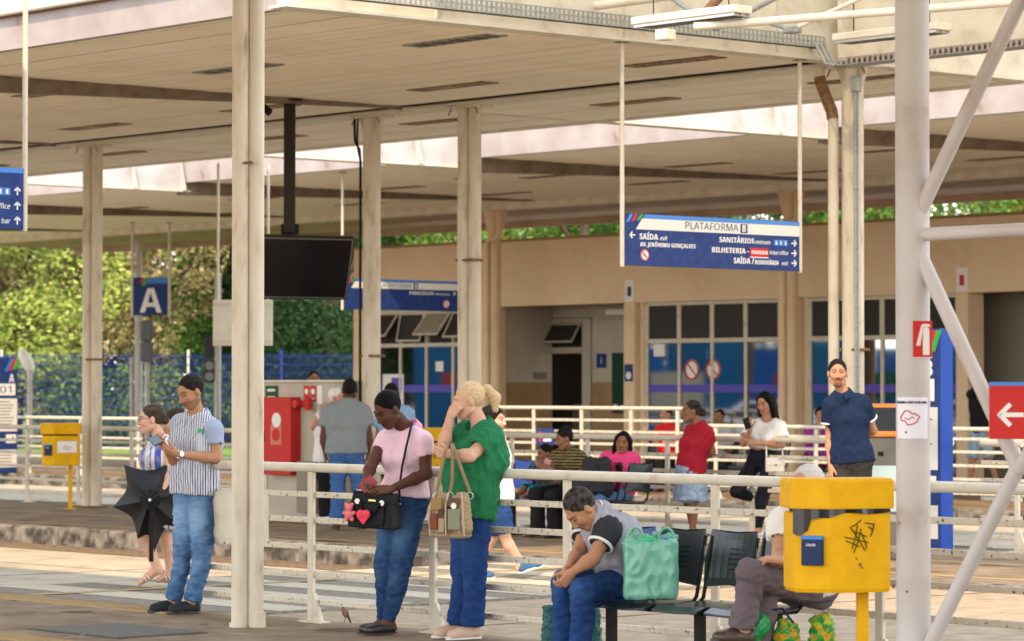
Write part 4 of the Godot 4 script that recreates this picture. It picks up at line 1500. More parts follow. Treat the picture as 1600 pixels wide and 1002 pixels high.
func bush(label: String, at: Vector3, h: float, r: float, kind: int) -> void:
	var o := thing("bush", label, "bush", at, 0.0, "bushes along the fence")
	var st := Shape.new()
	for q in 4: st.tube(Vector3(0, -.3, 0), Vector3(cos(q * 1.6) * r * .5, h * .6, sin(q * 1.6) * r * .5), .04, .015, 6)
	put("stem", st.mesh(), M.bark, o)
	var lobes := []
	for q in 7: lobes.append([Vector3(rng.randf_range(-.6, .6) * r, rng.randf_range(.2, .8) * h, rng.randf_range(-.6, .6) * r), Vector3(r * .5, h * .28, r * .5)])
	var tones := [[Color(.07, .13, .025), Color(.1, .17, .035), Color(.04, .08, .02)], [Color(.15, .19, .04), Color(.11, .16, .035)]]
	put("crown", crown_mesh(lobes, 420, .1, tones[kind]), M.leaf, o)

func bush_far(label: String, at: Vector3, h: float, r: float) -> void:
	var o := thing("hedge_tree", label, "tree", at, rng.randf() * TAU, "hedge trees behind the fence")
	var st := Shape.new()
	for q in 4: st.tube(Vector3(0, -.2, 0), Vector3(cos(q * 1.6) * r * .5, h * .6, sin(q * 1.6) * r * .5), .06, .02, 6)
	put("stem", st.mesh(), M.bark, o)
	var lobes := []
	for q in 9: lobes.append([Vector3(rng.randf_range(-.6, .6) * r, rng.randf_range(.12, .85) * h, rng.randf_range(-.6, .6) * r), Vector3(r * .5, h * .2, r * .5)])
	put("crown", crown_mesh(lobes, 330, .15, [Color(.03, .065, .018), Color(.045, .09, .022), Color(.07, .12, .03)]), M.leaf, o)

func make_trees() -> void:
	var bark_tree := [
		[-75.4, -47.5, 9.5, 3.2, 1, "yellow green tree at the left edge behind the 01 post"],
		[-75.6, -49.9, 8.6, 3.0, 2, "dry tan tree with a pale trunk left of the letter A board"],
		[-75.9, -52.4, 8.8, 3.0, 2, "dry tan tree behind the letter A board"],
		[-79.0, -57.6, 10.5, 3.2, 0, "fresh green tree between the dry trees and the near column"],
		[-76.4, -57.8, 11.0, 3.4, 3, "dark tree behind the traffic light"],
		[-70.6, -54.6, 10.0, 2.8, 3, "dark leaning tree under the hanging screen"],
		[-73.4, -59.4, 10.5, 3.2, 0, "bright green tree left of the building corner"],
		[-84.0, -52.5, 11.0, 4.0, 0, "green tree far at the left edge"],
		[-90.0, -60.0, 12.5, 4.5, 3, "dark tree far behind the dry trees"],
		[-86.0, -64.0, 12.5, 4.5, 3, "dark tree far behind the traffic light"],
		[-82.0, -67.5, 12.5, 4.5, 0, "green tree far behind the hanging screen"],
		[-96.0, -54.0, 12.5, 4.5, 3, "dark tree far behind the yellow green one"],
		[-81.2, -66.7, 11.0, 3.6, 3, "dark treetop over the left end of the building"],
		[-76.3, -64.8, 10.0, 3.2, 1, "light green treetop above the Plataforma A board"],
		[-84.0, -75.0, 12.0, 4.0, 0, "green treetop above the doorway recess"],
		[-76.1, -71.0, 11.0, 3.4, 1, "yellowish treetop left of the Plataforma B board"],
		[-80.3, -78.4, 12.0, 4.0, 0, "green treetop behind the Plataforma B board"],
		[-69.8, -72.1, 11.0, 3.6, 0, "green treetop right of the Plataforma B board"],
		[-73.9, -79.5, 12.0, 4.0, 1, "pale green treetop behind the downpipe column"],
		[-65.1, -74.4, 11.0, 3.8, 0, "green treetop right of the white truss column"],
		[-67.5, -80.7, 12.0, 4.0, 0, "green treetop behind the diagonal brace"],
		[-63.9, -78.9, 12.0, 4.0, 1, "light green treetop at the right edge"],
		[-92.0, -48.0, 12.0, 4.6, 0, "green tree behind the 01 post, far off"],
		[-100.0, -62.0, 14.0, 5.0, 3, "tall dark tree beyond the dry trees"],
		[-96.0, -70.0, 14.0, 5.0, 0, "tall green tree beyond the traffic light"],
		[-104.0, -52.0, 14.0, 5.0, 3, "tall dark tree at the far left"],
		[-92.0, -5.0, 11.0, 5.0, 3, "dark tree off to the left between the hoarding and the road end"],
		[-97.0, -13.0, 11.0, 5.0, 0, "green tree off to the left, second from the road end"],
		[-104.0, -4.0, 11.0, 5.0, 3, "dark tree off to the left, mirrored in the left windows"],
		[-100.0, 4.0, 11.0, 5.0, 0, "green tree off to the left beyond the hoarding"],
		[-108.0, -14.0, 12.0, 5.0, 0, "green tree off to the left, nearest the road end"],
		[-88.0, 8.0, 10.0, 5.0, 3, "dark tree off to the left behind the parked cars"],
		[-69.5, -64.0, 11.0, 3.6, 0, "green tree behind the screen and the building corner"],
	]
	for t in bark_tree: tree("tree", t[5], Vector3(t[0], 0, t[1]), t[2], t[3], t[4], "trees beyond the fence", .16 if t[4] != 2 else .3)
	for q in 11:
		bush_far(["dense hedge tree behind the fence, %s from the left" % ["first", "second", "third", "fourth", "fifth", "sixth", "seventh", "eighth", "ninth", "tenth", "eleventh"][q]][0], Vector3(-92.0 + q * 1.9, -.1, -50.5 - q * 2.0), 5.2 + rng.randf() * 1.2, 2.3)
	for q in 7: tree("tree", "%s treetop of the back row above the roof of the building" % ["first", "second", "third", "fourth", "fifth", "sixth", "seventh"][q], Vector3(-101.0 + q * 5.0, 0, -84.0 - q * 4.5), 13.5, 4.6, 0 if q % 2 else 3, "trees beyond the fence", .16)
	for b in [[-68.8, -44.2, 2.6, 1.3, 1, "light bush beside the 01 post"], [-67.4, -44.6, 2.8, 1.4, 0, "green bush left of the double column"], [-67.6, -46.3, 2.4, 1.3, 1, "light bush behind the double column"], [-68.4, -48.2, 2.3, 1.2, 0, "bush below the letter A board"], [-68.0, -49.6, 2.2, 1.1, 0, "bush behind the traffic light"], [-67.0, -51.6, 2.3, 1.2, 0, "bush behind the red hydrant cabinet"], [-66.0, -52.9, 2.4, 1.1, 1, "light bush at the building corner"]]:
		bush(b[5], Vector3(b[0] - 4.6, -.06, b[1] - 3.6), b[2], b[3], b[4])
	# blue mesh fence
	var o := thing("mesh_fence", "blue welded mesh fence in front of the trees", "fence", Vector3(-71.84, -.1, -45.48), atan2(6.83, 5.99))
	var bars := Shape.new()
	for q in 200: bars.box(Vector3(-3.0 + q * .078, 1.35, 0), Vector3(.011, 2.6, .011))
	for q in 12: bars.box(Vector3(4.8, .15 + q * .22, .014), Vector3(15.6, .014, .012))
	put("mesh", bars.mesh(), flat(.02, .04, .2, .5), o).set_meta("kind", "stuff")
	for q in 7: put("post", span(Vector3(-3.0 + q * 2.5, -.2, -.06), Vector3(-2.94 + q * 2.5, 2.75, 0)), M.rail if q % 2 else flat(.02, .04, .2, .5), o)

# ---------------------------------------------------------------- rails
func rail(label: String, x0: float, x1: float, z: float, posts: Array, group: String, r := .032, base := 0.0, heights := [.14, .33, .515, .7, .875], top := 1.06) -> Node3D:
	var o := thing("railing", label, "railing", Vector3(x0, 0, z), 0.0, group)
	var w := x1 - x0
	put("top_rail", pipe(Vector3(0, top, 0), Vector3(w, top, 0), r), M.rail, o)
	for y in heights: put("bar", span(Vector3(0, base + y - .02, -.009), Vector3(w, base + y + .02, .009), .004), M.rail_worn, o)
	for p in posts:
		var s := Shape.new()
		s.block(Vector3(p - x0, (top - .03) / 2, .016), Vector3(.058, top - .03, .03), .004)
		s.slab(PackedVector2Array([Vector2(p - x0 + .03, .0), Vector2(p - x0 + .13, .0), Vector2(p - x0 + .045, .2), Vector2(p - x0 + .03, .2)]), .004, .028)
		s.block(Vector3(p - x0 + .03, .006, .016), Vector3(.24, .012, .1), .002)
		put("post", s.mesh(), M.rail, o)
	return o

func make_rails() -> void:
	var posts := []
	var x := -18.7
	posts.append(x)
	x = -17.11
	while x < -5: posts.append(x); x += 1.305
	var n := rail("white railing with peeling paint right behind the two waiting women", -18.75, -5.0, -13.2, posts, "white railings")
	put("panel", span(Vector3(.36, .535, .011), Vector3(1.15, .87, .02), .004), M.rail, n)
	posts = []
	x = -22.3
	while x > -60: posts.append(x); x -= 1.3
	rail("white railing along the middle platform behind the seated mother", -60.0, -22.25, -24.15, posts, "white railings")
	rail("short white railing section ending behind the diagonal brace", -20.3, -19.78, -24.0, [-19.83], "white railings")
	rail("short white railing section beside the ticket machine", -22.2, -20.8, -24.15, [-22.1, -20.95], "white railings")
	rail("white ramp railing in front of the doorway recess", -37.6, -33.2, -32.5, [-37.4, -36.5, -35.4, -34.3, -33.3], "white railings", .028, .25, [.14, .33, .515, .7, .875], 1.31)
	rail("white railing on the far platform at the left edge", -56.0, -47.2, -32.5, [-55.0, -53.0, -51.0, -49.2, -47.3], "white railings", .03)
	rail("white railing before the right recess with the walking man", -33.0, -26.0, -32.5, [-32.5, -30.5, -28.5, -26.5], "white railings", .028, .05)

# ---------------------------------------------------------------- the frame over the crossing and the white truss at the right
func make_crossing_frame() -> void:
	var o := thing("pipe_truss", "cream pipe truss with rusty tops under the crossing roof", "truss", Vector3.ZERO)
	put("chord", pipe(Vector3(-18.6, 4.62, -18.35), Vector3(-14.0, 4.74, -20.4), .034), M.cream, o)
	put("chord", pipe(Vector3(-21.6, 5.2, -20.0), Vector3(-14.0, 5.25, -20.2), .04), M.cream, o)
	put("diagonal", pipe(Vector3(-18.6, 4.68, -18.4), Vector3(-17.6, 5.9, -19.0), .04), M.rust, o)
	put("diagonal", pipe(Vector3(-19.4, 4.75, -19.4), Vector3(-20.7, 5.6, -19.2), .024), M.zinc, o)
	put("diagonal", pipe(Vector3(-19.4, 4.75, -19.4), Vector3(-17.4, 5.5, -19.8), .024), M.zinc, o)
	put("diagonal", pipe(Vector3(-18.1, 4.6, -19.0), Vector3(-18.9, 4.85, -18.9), .018), M.zinc, o)
	put("diagonal", pipe(Vector3(-18.1, 4.6, -19.0), Vector3(-16.6, 5.1, -19.3), .02), M.cream, o)
	put("knuckle", box_mesh(Vector3(.14, .06, .1), .01), M.zinc, o, Vector3(-18.1, 4.6, -19.0))
	var lab := ["hanging fluorescent fitting on rods under the pipe truss", "hanging fluorescent fitting behind the top of the white truss column"]
	for q in 2:
		var f := thing("fluorescent_fitting", lab[q], "ceiling light", [Vector3(-18.75, 4.7, -18.45), Vector3(-18.7, 4.74, -20.9)][q], 0.0, "fluorescent fittings over the crossing")
		put("casing", span(Vector3(-.62, -.0, -.11), Vector3(.62, .065, .11), .008), M.cream, f)
		var lou := Shape.new()
		for k in 22: lou.box(Vector3(-.58 + k * .055, -.012, 0), Vector3(.006, .02, .18))
		for s in [-1.0, 0.0, 1.0]: lou.box(Vector3(0, -.012, s * .09), Vector3(1.2, .024, .006))
		put("louvre", lou.mesh(), M.steel, f)
		for s in [-.45, .45]: put("rod", pipe(Vector3(s, .064, 0), Vector3(s, 1.2, 0), .005, 6), M.dark, f)
	var jb := thing("junction_box", "small cream junction box below the first fluorescent fitting", "box", Vector3(-18.95, 4.58, -18.35))
	put("box", box_mesh(Vector3(.14, .09, .12), .008), M.cream, jb)
	# perforated cable trays
	var t := thing("cable_tray", "perforated grey cable tray along the cream girder, dropping at its end", "cable tray", Vector3(-21.66, 0, 0))
	var side := Shape.new()
	var z := -16.6
	for k in 2:
		side.box(Vector3(0, 5.045 + k * .105, -19.9), Vector3(.004, .012, 6.6))
	side.box(Vector3(0, 5.098, -19.9), Vector3(.004, .014, 6.6))
	while z > -23.2:
		side.box(Vector3(0, 5.072, z), Vector3(.004, .043, .03))
		side.box(Vector3(0, 5.125, z), Vector3(.004, .043, .03))
		z -= .06
	put("side", side.mesh(), M.zinc, t)
	put("bottom", span(Vector3(-.08, 5.036, -23.2), Vector3(-.002, 5.04, -16.6)), M.dark, t)
	var drop := Shape.new()
	for k in 3: drop.path([Vector3(.02, 5.08, -23.05 - k * .07), Vector3(.08, 4.98, -23.05 - k * .07), Vector3(.16, 4.86, -23.05 - k * .07), Vector3(.3, 4.83, -23.05 - k * .07)], .018, 6)
	drop.box(Vector3(1.6, 4.83, -23.15), Vector3(2.8, .008, .24))
	for k in 40: drop.box(Vector3(.25 + k * .07, 4.862, -23.03), Vector3(.03, .06, .004))
	drop.box(Vector3(1.6, 4.893, -23.03), Vector3(2.8, .01, .005))
	put("drop", drop.mesh(), M.zinc, t)
	var t2 := thing("cable_tray", "perforated cable tray with a bright fitting at the upper right corner", "cable tray", Vector3(-20.0, 4.86, -25.6))
	var s2 := Shape.new()
	for k in 60: s2.box(Vector3(k * .08, .04, 0), Vector3(.035, .06, .004))
	s2.box(Vector3(2.4, .075, 0), Vector3(4.9, .012, .005))
	s2.box(Vector3(2.4, .005, -.08), Vector3(4.9, .01, .17))
	put("side", s2.mesh(), M.zinc, t2)
	# white tubular truss nearest the camera
	var w := thing("truss_column", "thick white tubular column with diagonal braces in the right foreground", "column", Vector3(-10.19, 0, -11.54))
	put("chord", pipe(Vector3(0, 0, 0), Vector3(0, 4.95, 0), .083, 28), M.white, w)
	put("chord", pipe(Vector3(1.5, 0, 0), Vector3(1.5, 4.95, 0), .083, 24), M.white, w)
	for d in [[0.02, 2.42, .72, 3.5], [0.02, 2.3, .66, 1.22], [.66, 1.24, .0, .2], [.72, 3.5, 1.5, 2.4], [.66, 1.22, 1.5, 2.3], [.72, 3.48, 0.0, 4.7]]:
		put("brace", pipe(Vector3(d[0], d[1], 0), Vector3(d[2], d[3], 0), .036, 18), M.white, w)
	put("cross_bar", pipe(Vector3(.06, 2.35, 0), Vector3(1.45, 2.35, 0), .032, 18), M.white, w)
	var rv := Shape.new()
	for p in [[.3, 1.39], [.32, .62], [-.2, .95]]: rv.ball(Vector3(sin(p[0]) * .083, p[1], cos(p[0]) * .083), Vector3.ONE * .006, 6, 8)
	put("bolt", rv.mesh(), M.rust, w)

# ---------------------------------------------------------------- signs
func fit(parent: Node3D, text: String, cap: float, at: Vector3, m: Material, width: float, align := 0, bold := true, slant := 0.0) -> void:
	var o := lettering(parent, text, cap, at, m, align, 1.0, bold, 0.0, slant)
	var w: float = (o.mesh as TextMesh).get_aabb().size.x
	if w > 0.0: o.transform = Transform3D(Basis(Vector3(width / w, 0, 0), Vector3(slant, 1, 0), Vector3(0, 0, 1)), at)

func arrow(parent: Node3D, at: Vector3, size: float, turn: float, m: Material) -> void:
	var s := Shape.new()
	var h := size / 2
	s.box(Vector3(0, 0, 0), Vector3(size * .9, size * .17, .003))
	for k in [-1.0, 1.0]: s.box(Vector3(h * .52, k * h * .36, .0005), Vector3(size * .62, size * .17, .003), Basis(Vector3.BACK, -k * PI / 4))
	var o := put("arrow", s.mesh(), m, parent, at)
	o.rotation.z = turn

func poly(parent: Node3D, called: String, pts: Array, z: float, m: Material, thick := .002) -> void:
	var s := Shape.new()
	s.slab(PackedVector2Array(pts), z, z + thick)
	put(called, s.mesh(), m, parent)

func rod_pair(parent: Node3D, w: float, top: float, bottom: float, r := .022) -> void:
	for s in [-1.0, 1.0]:
		put("hanger", pipe(Vector3(s * (w / 2 + r), bottom, 0), Vector3(s * (w / 2 + r), top, 0), r), M.rail, parent)
		put("hanger_plate", box_mesh(Vector3(.12, .012, .1), .003), M.rust, parent, Vector3(s * (w / 2 + r), top + .004, 0))

func smoke_sign(parent: Node3D, at: Vector3, r: float) -> void:
	var d := put("no_smoking_disc", pipe(Vector3(0, 0, 0), Vector3(0, 0, .003), r, 24), M.print_white, parent, at)
	var s := Shape.new()
	var pts := []
	for q in 24: pts.append(Vector3(cos(TAU * q / 24) * r * .88, sin(TAU * q / 24) * r * .88, .003))
	s.path(pts, r * .1, 6, true)
	s.box(Vector3(0, 0, .004), Vector3(r * 1.7, r * .17, .003), Basis(Vector3.BACK, -PI / 4))
	put("red_ring", s.mesh(), M.red, d)
	var c := Shape.new()
	c.box(Vector3(-.1 * r, -.12 * r, .0035), Vector3(r * .85, r * .14, .001), Basis(Vector3.BACK, -.6))
	put("cigarette", c.mesh(), M.print_dark, d)

func direction_sign(label: String, z: float, kind: int) -> void:
	var W := 2.42
	var H := .5
	var x: float = -21.85 if kind < 2 else -39.9
	var y: float = 3.035 if kind == 0 else (3.15 if kind == 1 else 3.14)
	var o := thing("hanging_sign", label, "sign", Vector3(x, y, z), PI / 2, "blue direction boards")
	var P := func(u: float, v: float, zz := .017) -> Vector3: return Vector3(u - W / 2, H / 2 - v, zz)
	put("board", box_mesh(Vector3(W, H, .03), .003), M.navy, o)
	rod_pair(o, W, (4.92 if kind < 2 else 5.1) - y, -H / 2 - .012)
	poly(o, "stripe", [Vector2(.24 - W / 2, H / 2 - .042), Vector2(W / 2 - .002, H / 2 - .042), Vector2(W / 2 - .002, H / 2 - .003), Vector2(.265 - W / 2, H / 2 - .003)], .0155, M.sky_blue)
	if kind != 1: poly(o, "band", [Vector2(.145 - W / 2, H / 2 - .15), Vector2(W / 2 - .002, H / 2 - .15), Vector2(W / 2 - .002, H / 2 - .044), Vector2(.23 - W / 2, H / 2 - .044)], .0155, M.sign_white)
	var k := 0
	for m in [M.sky_blue, M.red, M.green]:
		var a := .03 + k * .07
		poly(o, "colour_mark", [Vector2(a - .015 - W / 2, H / 2 - .082 + k * .01), Vector2(a + .025 - W / 2, H / 2 - .082 + k * .01), Vector2(a + .075 - W / 2, H / 2 - .004), Vector2(a + .035 - W / 2, H / 2 - .004)], .0156 + k * .0003, m)
		k += 1
	var T := M.print_white as Material
	if kind == 0:
		fit(o, "PLATAFORMA", .07, P.call(.795, .092), M.print_dark, .735, 0, false)
		put("letter_plate", span(P.call(1.57, .14, .0175), P.call(1.668, .052, .0195)), M.print_dark, o)
		fit(o, "B", .066, P.call(1.619, .096, .02), T, .05, 1)
		arrow(o, P.call(.1, .207), .078, PI, T)
		fit(o, "SAÍDA", .055, P.call(.19, .218), T, .245)
		fit(o, "exit", .042, P.call(.465, .225), T, .095, 0, false, .2)
		fit(o, "AV. JERÔNIMO GONÇALVES", .039, P.call(.2, .293), T, .747)
		smoke_sign(o, P.call(.263, .396), .056)
		fit(o, "SANITÁRIOS", .05, P.call(1.274, .215), T, .486)
		fit(o, "restroom", .04, P.call(1.78, .222), T, .21, 0, false, .2)
		for q in 3:
			put("pictogram", span(P.call(2.05 + q * .066, .25), P.call(2.11 + q * .066, .192, .019)), M.sky_blue, o)
			var f := Shape.new()
			f.ball(Vector3(0, .014, 0), Vector3(.007, .007, .002), 5, 8)
			f.box(Vector3(0, -.006, 0), Vector3(.014 if q else .022, .026, .003))
			put("figure", f.mesh(), T, o, P.call(2.08 + q * .066, .222, .0195))
		arrow(o, P.call(2.335, .22), .078, 0, T)
		fit(o, "BILHETERIA -", .05, P.call(1.168, .318), T, .515)
		put("red_plate", span(P.call(1.705, .375), P.call(1.965, .282, .019)), M.red, o)
		fit(o, "nosso", .045, P.call(1.722, .322, .0195), T, .226)
		put("underline", span(P.call(1.705, .381, .0192), P.call(1.965, .372, .0205)), T, o)
		fit(o, "ticket office", .038, P.call(1.985, .322), T, .265, 0, false, .2)
		arrow(o, P.call(2.335, .32), .078, 0, T)
		fit(o, "SAÍDA /", .055, P.call(1.475, .416), T, .285)
		fit(o, "RODOVIÁRIA", .042, P.call(1.775, .424), T, .335)
		fit(o, "exit", .04, P.call(2.16, .424), T, .085, 0, false, .2)
		arrow(o, P.call(2.335, .42), .078, 0, T)
	elif kind == 1:
		for q in 3: arrow(o, P.call(2.36, .19 + q * .12), .07, PI / 2, T)
		for q in 3:
			put("pictogram", span(P.call(2.1 + q * .066, .225), P.call(2.16 + q * .066, .165, .019)), M.sky_blue, o)
			put("figure", span(P.call(2.12 + q * .066, .215, .0192), P.call(2.14 + q * .066, .175, .0205)), T, o)
		fit(o, "SANITÁRIOS", .05, P.call(1.2, .19), T, .486)
		fit(o, "BILHETERIA", .05, P.call(1.25, .31), T, .45)
		fit(o, "ticket office", .042, P.call(1.99, .315), T, .3, 0, false, .2)
		fit(o, "LANCHONETE", .05, P.call(1.25, .43), T, .5)
		fit(o, "snack bar", .042, P.call(2.05, .435), T, .24, 0, false, .2)
	else:
		fit(o, "PLATAFORMA", .07, P.call(.66, .096), M.print_dark, .735, 0, false)
		put("letter_plate", span(P.call(1.45, .14, .0175), P.call(1.548, .052, .0195)), M.print_dark, o)
		fit(o, "A", .066, P.call(1.5, .096, .02), T, .06, 1)
		fit(o, "PARACICLOS", .05, P.call(1.36, .21), T, .52)
		fit(o, "bike parking", .03, P.call(1.92, .215), T, .3, 0, false, .2)
		arrow(o, P.call(2.33, .21), .07, PI / 4, T)
		smoke_sign(o, P.call(2.16, .38), .066)

func make_signs() -> void:
	direction_sign("blue Plataforma B board hanging on two rods under the cream girder", -21.81, 0)
	direction_sign("blue direction board cut off by the left edge with upward arrows", -12.65, 1)
	direction_sign("blue Plataforma A board hanging before the building behind the round column", -32.6, 2)
	# the letter board
	var a := thing("letter_sign", "square blue board with the letter A on two rods before the trees", "sign", Vector3(-54.6, 3.55, -37.8), FACE)
	put("board", box_mesh(Vector3(.72, .8, .03), .003), M.navy, a)
	put("stripe", span(Vector3(-.2, .27, .015), Vector3(.36, .4, .018)), M.sky_blue, a)
	poly(a, "colour_mark", [Vector2(-.25, .27), Vector2(-.18, .27), Vector2(-.1, .4), Vector2(-.17, .4)], .0185, M.red)
	poly(a, "colour_mark", [Vector2(-.2, .22), Vector2(-.13, .22), Vector2(-.02, .4), Vector2(-.09, .4)], .019, M.green)
	fit(a, "A", .5, Vector3(0, -.1, .016), M.print_white, .46, 1)
	rod_pair(a, .72, 1.55, -.42, .03)
	# screen on a pole
	var tv := thing("hanging_screen", "black flat information screen hanging from the ceiling on a dark square pole", "screen", Vector3(-28.6, 3.0, -21.96), FACE)
	put("pole", span(Vector3(-.27, .4, -.2), Vector3(-.14, 1.93, -.07), .01), flat(.03, .025, .02, .5), tv)
	put("pole_flange", span(Vector3(-.36, 1.915, -.28), Vector3(-.05, 1.935, 0), .004), flat(.03, .025, .02, .5), tv)
	var head := put("casing", box_mesh(Vector3(1.2, .76, .08), .012), flat(.012, .012, .012, .35), tv)
	head.rotation = Vector3(.33, .44, 0)
	head.position = Vector3(-.06, .0, 0)
	put("screen", span(Vector3(-.57, -.345, .041), Vector3(.57, .345, .045)), M.screen, head)
	var rim := Shape.new()
	for s in [-1.0, 1.0]: rim.box(Vector3(0, s * .35, .045), Vector3(1.15, .008, .006))
	rim.box(Vector3(.574, 0, .045), Vector3(.008, .7, .006))
	put("rim", rim.mesh(), M.steel, head)
	put("bracket", span(Vector3(-.3, -.2, -.3), Vector3(-.1, .5, -.1)), M.dark, tv)
	var cam := thing("security_camera", "small dark security camera on the ceiling beside the screen pole", "camera", Vector3(-28.85, 4.82, -21.55), FACE)
	put("arm", pipe(Vector3(-.1, .12, 0), Vector3(0, .02, 0), .015), M.dark, cam)
	put("housing", pipe(Vector3(-.03, .02, .02), Vector3(.06, -.06, .06), .045, 14), M.dark, cam)
	# number posts
	post_sign(Vector3(-20.48, 0, -23.58), 0.0, "tall blue bay post marked B 03 beside the short railing", "03", "B")
	post_sign(Vector3(-50.9, 0, -32.2), PI / 2, "tall blue bay post marked 01 at the left edge", "01", "A")
	# red board at the right edge
	var r := thing("red_sign", "red exit board with a white left arrow at the right edge", "sign", Vector3(-8.98, 1.5, -11.9), FACE)
	put("board", box_mesh(Vector3(1.6, .265, .02), .003), M.red, r)
	put("stripe", span(Vector3(-.8, .115, .01), Vector3(.8, .1325, .013)), M.sky_blue, r)
	arrow(r, Vector3(-.698, -.02, .0115), .125, PI, M.print_white)
	fit(r, "SAÍDA", .12, Vector3(-.6, -.02, .0105), M.print_white, .5)
	for s in [-.6, .2]: put("strap", span(Vector3(s, -.1, -.03), Vector3(s + .04, 2.2, -.01)), M.white, r)
	# signs on the white truss column
	var e := thing("extinguisher_sign", "small red fire extinguisher plate on the white truss column", "sign", Vector3(-10.108, 1.84, -11.518), FACE + .3)
	put("plate", box_mesh(Vector3(.1, .18, .006), .001), M.red, e)
	var ex := Shape.new()
	ex.slab(PackedVector2Array([Vector2(.0, -.075), Vector2(.034, -.075), Vector2(.034, .045), Vector2(.028, .06), Vector2(.006, .06), Vector2(.0, .045)]), .003, .005)
	ex.slab(PackedVector2Array([Vector2(-.036, -.03), Vector2(-.014, -.03), Vector2(.002, .062), Vector2(-.008, .07)]), .003, .0045)
	ex.slab(PackedVector2Array([Vector2(-.01, .06), Vector2(.04, .062), Vector2(.034, .075), Vector2(.0, .076)]), .003, .0048)
	put("pictogram", ex.mesh(), M.sign_white, e)
	put("border", span(Vector3(-.05, -.09, .0031), Vector3(.05, -.086, .004)), M.sign_white, e)
	var nt := thing("column_notice", "white paper notice with a red outline mark wrapped on the truss column", "notice", Vector3(-10.19, 1.46, -11.54), FACE)
	var ns := Shape.new()
	for q in 12:
		var a0 := -1.25 + q * 2.1 / 12
		var a1 := -1.25 + (q + 1) * 2.1 / 12
		ns.quad(Vector3(sin(a0), -.1 / .0845, cos(a0)) * .0845, Vector3(sin(a1), -.1 / .0845, cos(a1)) * .0845, Vector3(sin(a1), .1 / .0845, cos(a1)) * .0845, Vector3(sin(a0), .1 / .0845, cos(a0)) * .0845)
	put("sheet", ns.mesh(), flat(.72, .72, .76, .6), nt)
	var mk := Shape.new()
	var outline := []
	for p in [[-.9, 0.0], [-.75, .018], [-.6, .034], [-.35, .034], [-.2, .02], [-.05, .022], [.25, .006], [.08, -.02], [-.15, -.03], [-.45, -.034], [-.6, -.014], [-.78, -.016]]: outline.append(Vector3(sin(p[0]) * .086, p[1], cos(p[0]) * .086))
	mk.path(outline, .0032, 6, true)
	var ln := []
	for p in [[-.6, .0], [-.4, -.008], [-.2, .004], [-.05, .0]]: ln.append(Vector3(sin(p[0]) * .086, p[1], cos(p[0]) * .086))
	mk.path(ln, .0026, 6)
	put("outline_mark", mk.mesh(), flat(.5, .03, .07), nt)
	var words := "É PROIBIDO FUMAR NESTE LOCAL"
	for q in words.length():
		var an := -1.2 + q * 2.0 / words.length()
		if words[q] != " ": lettering(nt, words[q], .011, Vector3(sin(an) * .086, .075, cos(an) * .086), M.print_dark, 1, 1.0, true, an)

func post_sign(at: Vector3, turn: float, label: String, number: String, letter: String) -> void:
	var o := thing("bay_post", label, "sign post", at, turn, "blue bay posts")
	put("case", box_mesh(Vector3(.56, 2.2, .22), .02), M.navy, o, Vector3(-.28, 1.1, -.11))
	put("side", span(Vector3(.0, .02, -.2), Vector3(.004, 2.18, -.02)), flat(.02, .07, .36, .45), o)
	var P := func(u: float, v: float, z := .0) -> Vector3: return Vector3(-.56 + u, 2.2 - v, z)
	for k in 3: poly(o, "colour_mark", [Vector2(-.3 + k * .09, 1.93 + k * .02), Vector2(-.23 + k * .09, 1.93 + k * .02), Vector2(-.1 + k * .07, 2.18), Vector2(-.17 + k * .07, 2.18)], .0012 + k * .0004, [M.sky_blue, M.red, M.green][k])
	fit(o, letter, .15, P.call(.42, .4, .001), M.print_white, .11, 1)
	put("number_plate", span(P.call(.12, .72, .001), P.call(.5, .5, .004)), M.print_white, o)
	fit(o, number, .13, P.call(.31, .61, .0045), M.print_dark, .25, 1, false)
	put("timetable", span(P.call(.06, 1.4, .001), P.call(.54, .78, .004)), M.sign_white, o)
	for q in 9: put("text_line", span(P.call(.12, .85 + q * .06, .004), P.call(.38 + (q * 7 % 4) * .03, .835 + q * .06, .0055)), M.print_dark, o)
	put("arrow_plate", span(P.call(.3, 1.62, .001), P.call(.52, 1.46, .004)), M.print_white, o)
	arrow(o, P.call(.43, 1.54, .006), .1, 0, M.print_dark)
	put("lower_sheet", span(P.call(.06, 2.08, .001), P.call(.54, 1.75, .004)), M.sign_white, o)
	for q in 4: put("text_line", span(P.call(.12, 1.86 + q * .06, .004), P.call(.42, 1.845 + q * .06, .0055)), M.print_dark, o)

# ---------------------------------------------------------------- street furniture
func sp_mark(parent: Node3D, at: Vector3, size: float) -> void:
	var s := Shape.new()
	var pts := []
	for p in [[-1.0, 0.0], [-.6, .35], [-.2, .45], [.1, .25], [.5, .2], [1.0, .05], [.6, -.3], [.2, -.4], [-.2, -.42], [-.5, -.15]]: pts.append(Vector3(p[0] * size, p[1] * size, 0))
	s.path(pts, size * .07, 6, true)
	put("outline_mark", s.mesh(), flat(.4, .03, .06), parent, at)

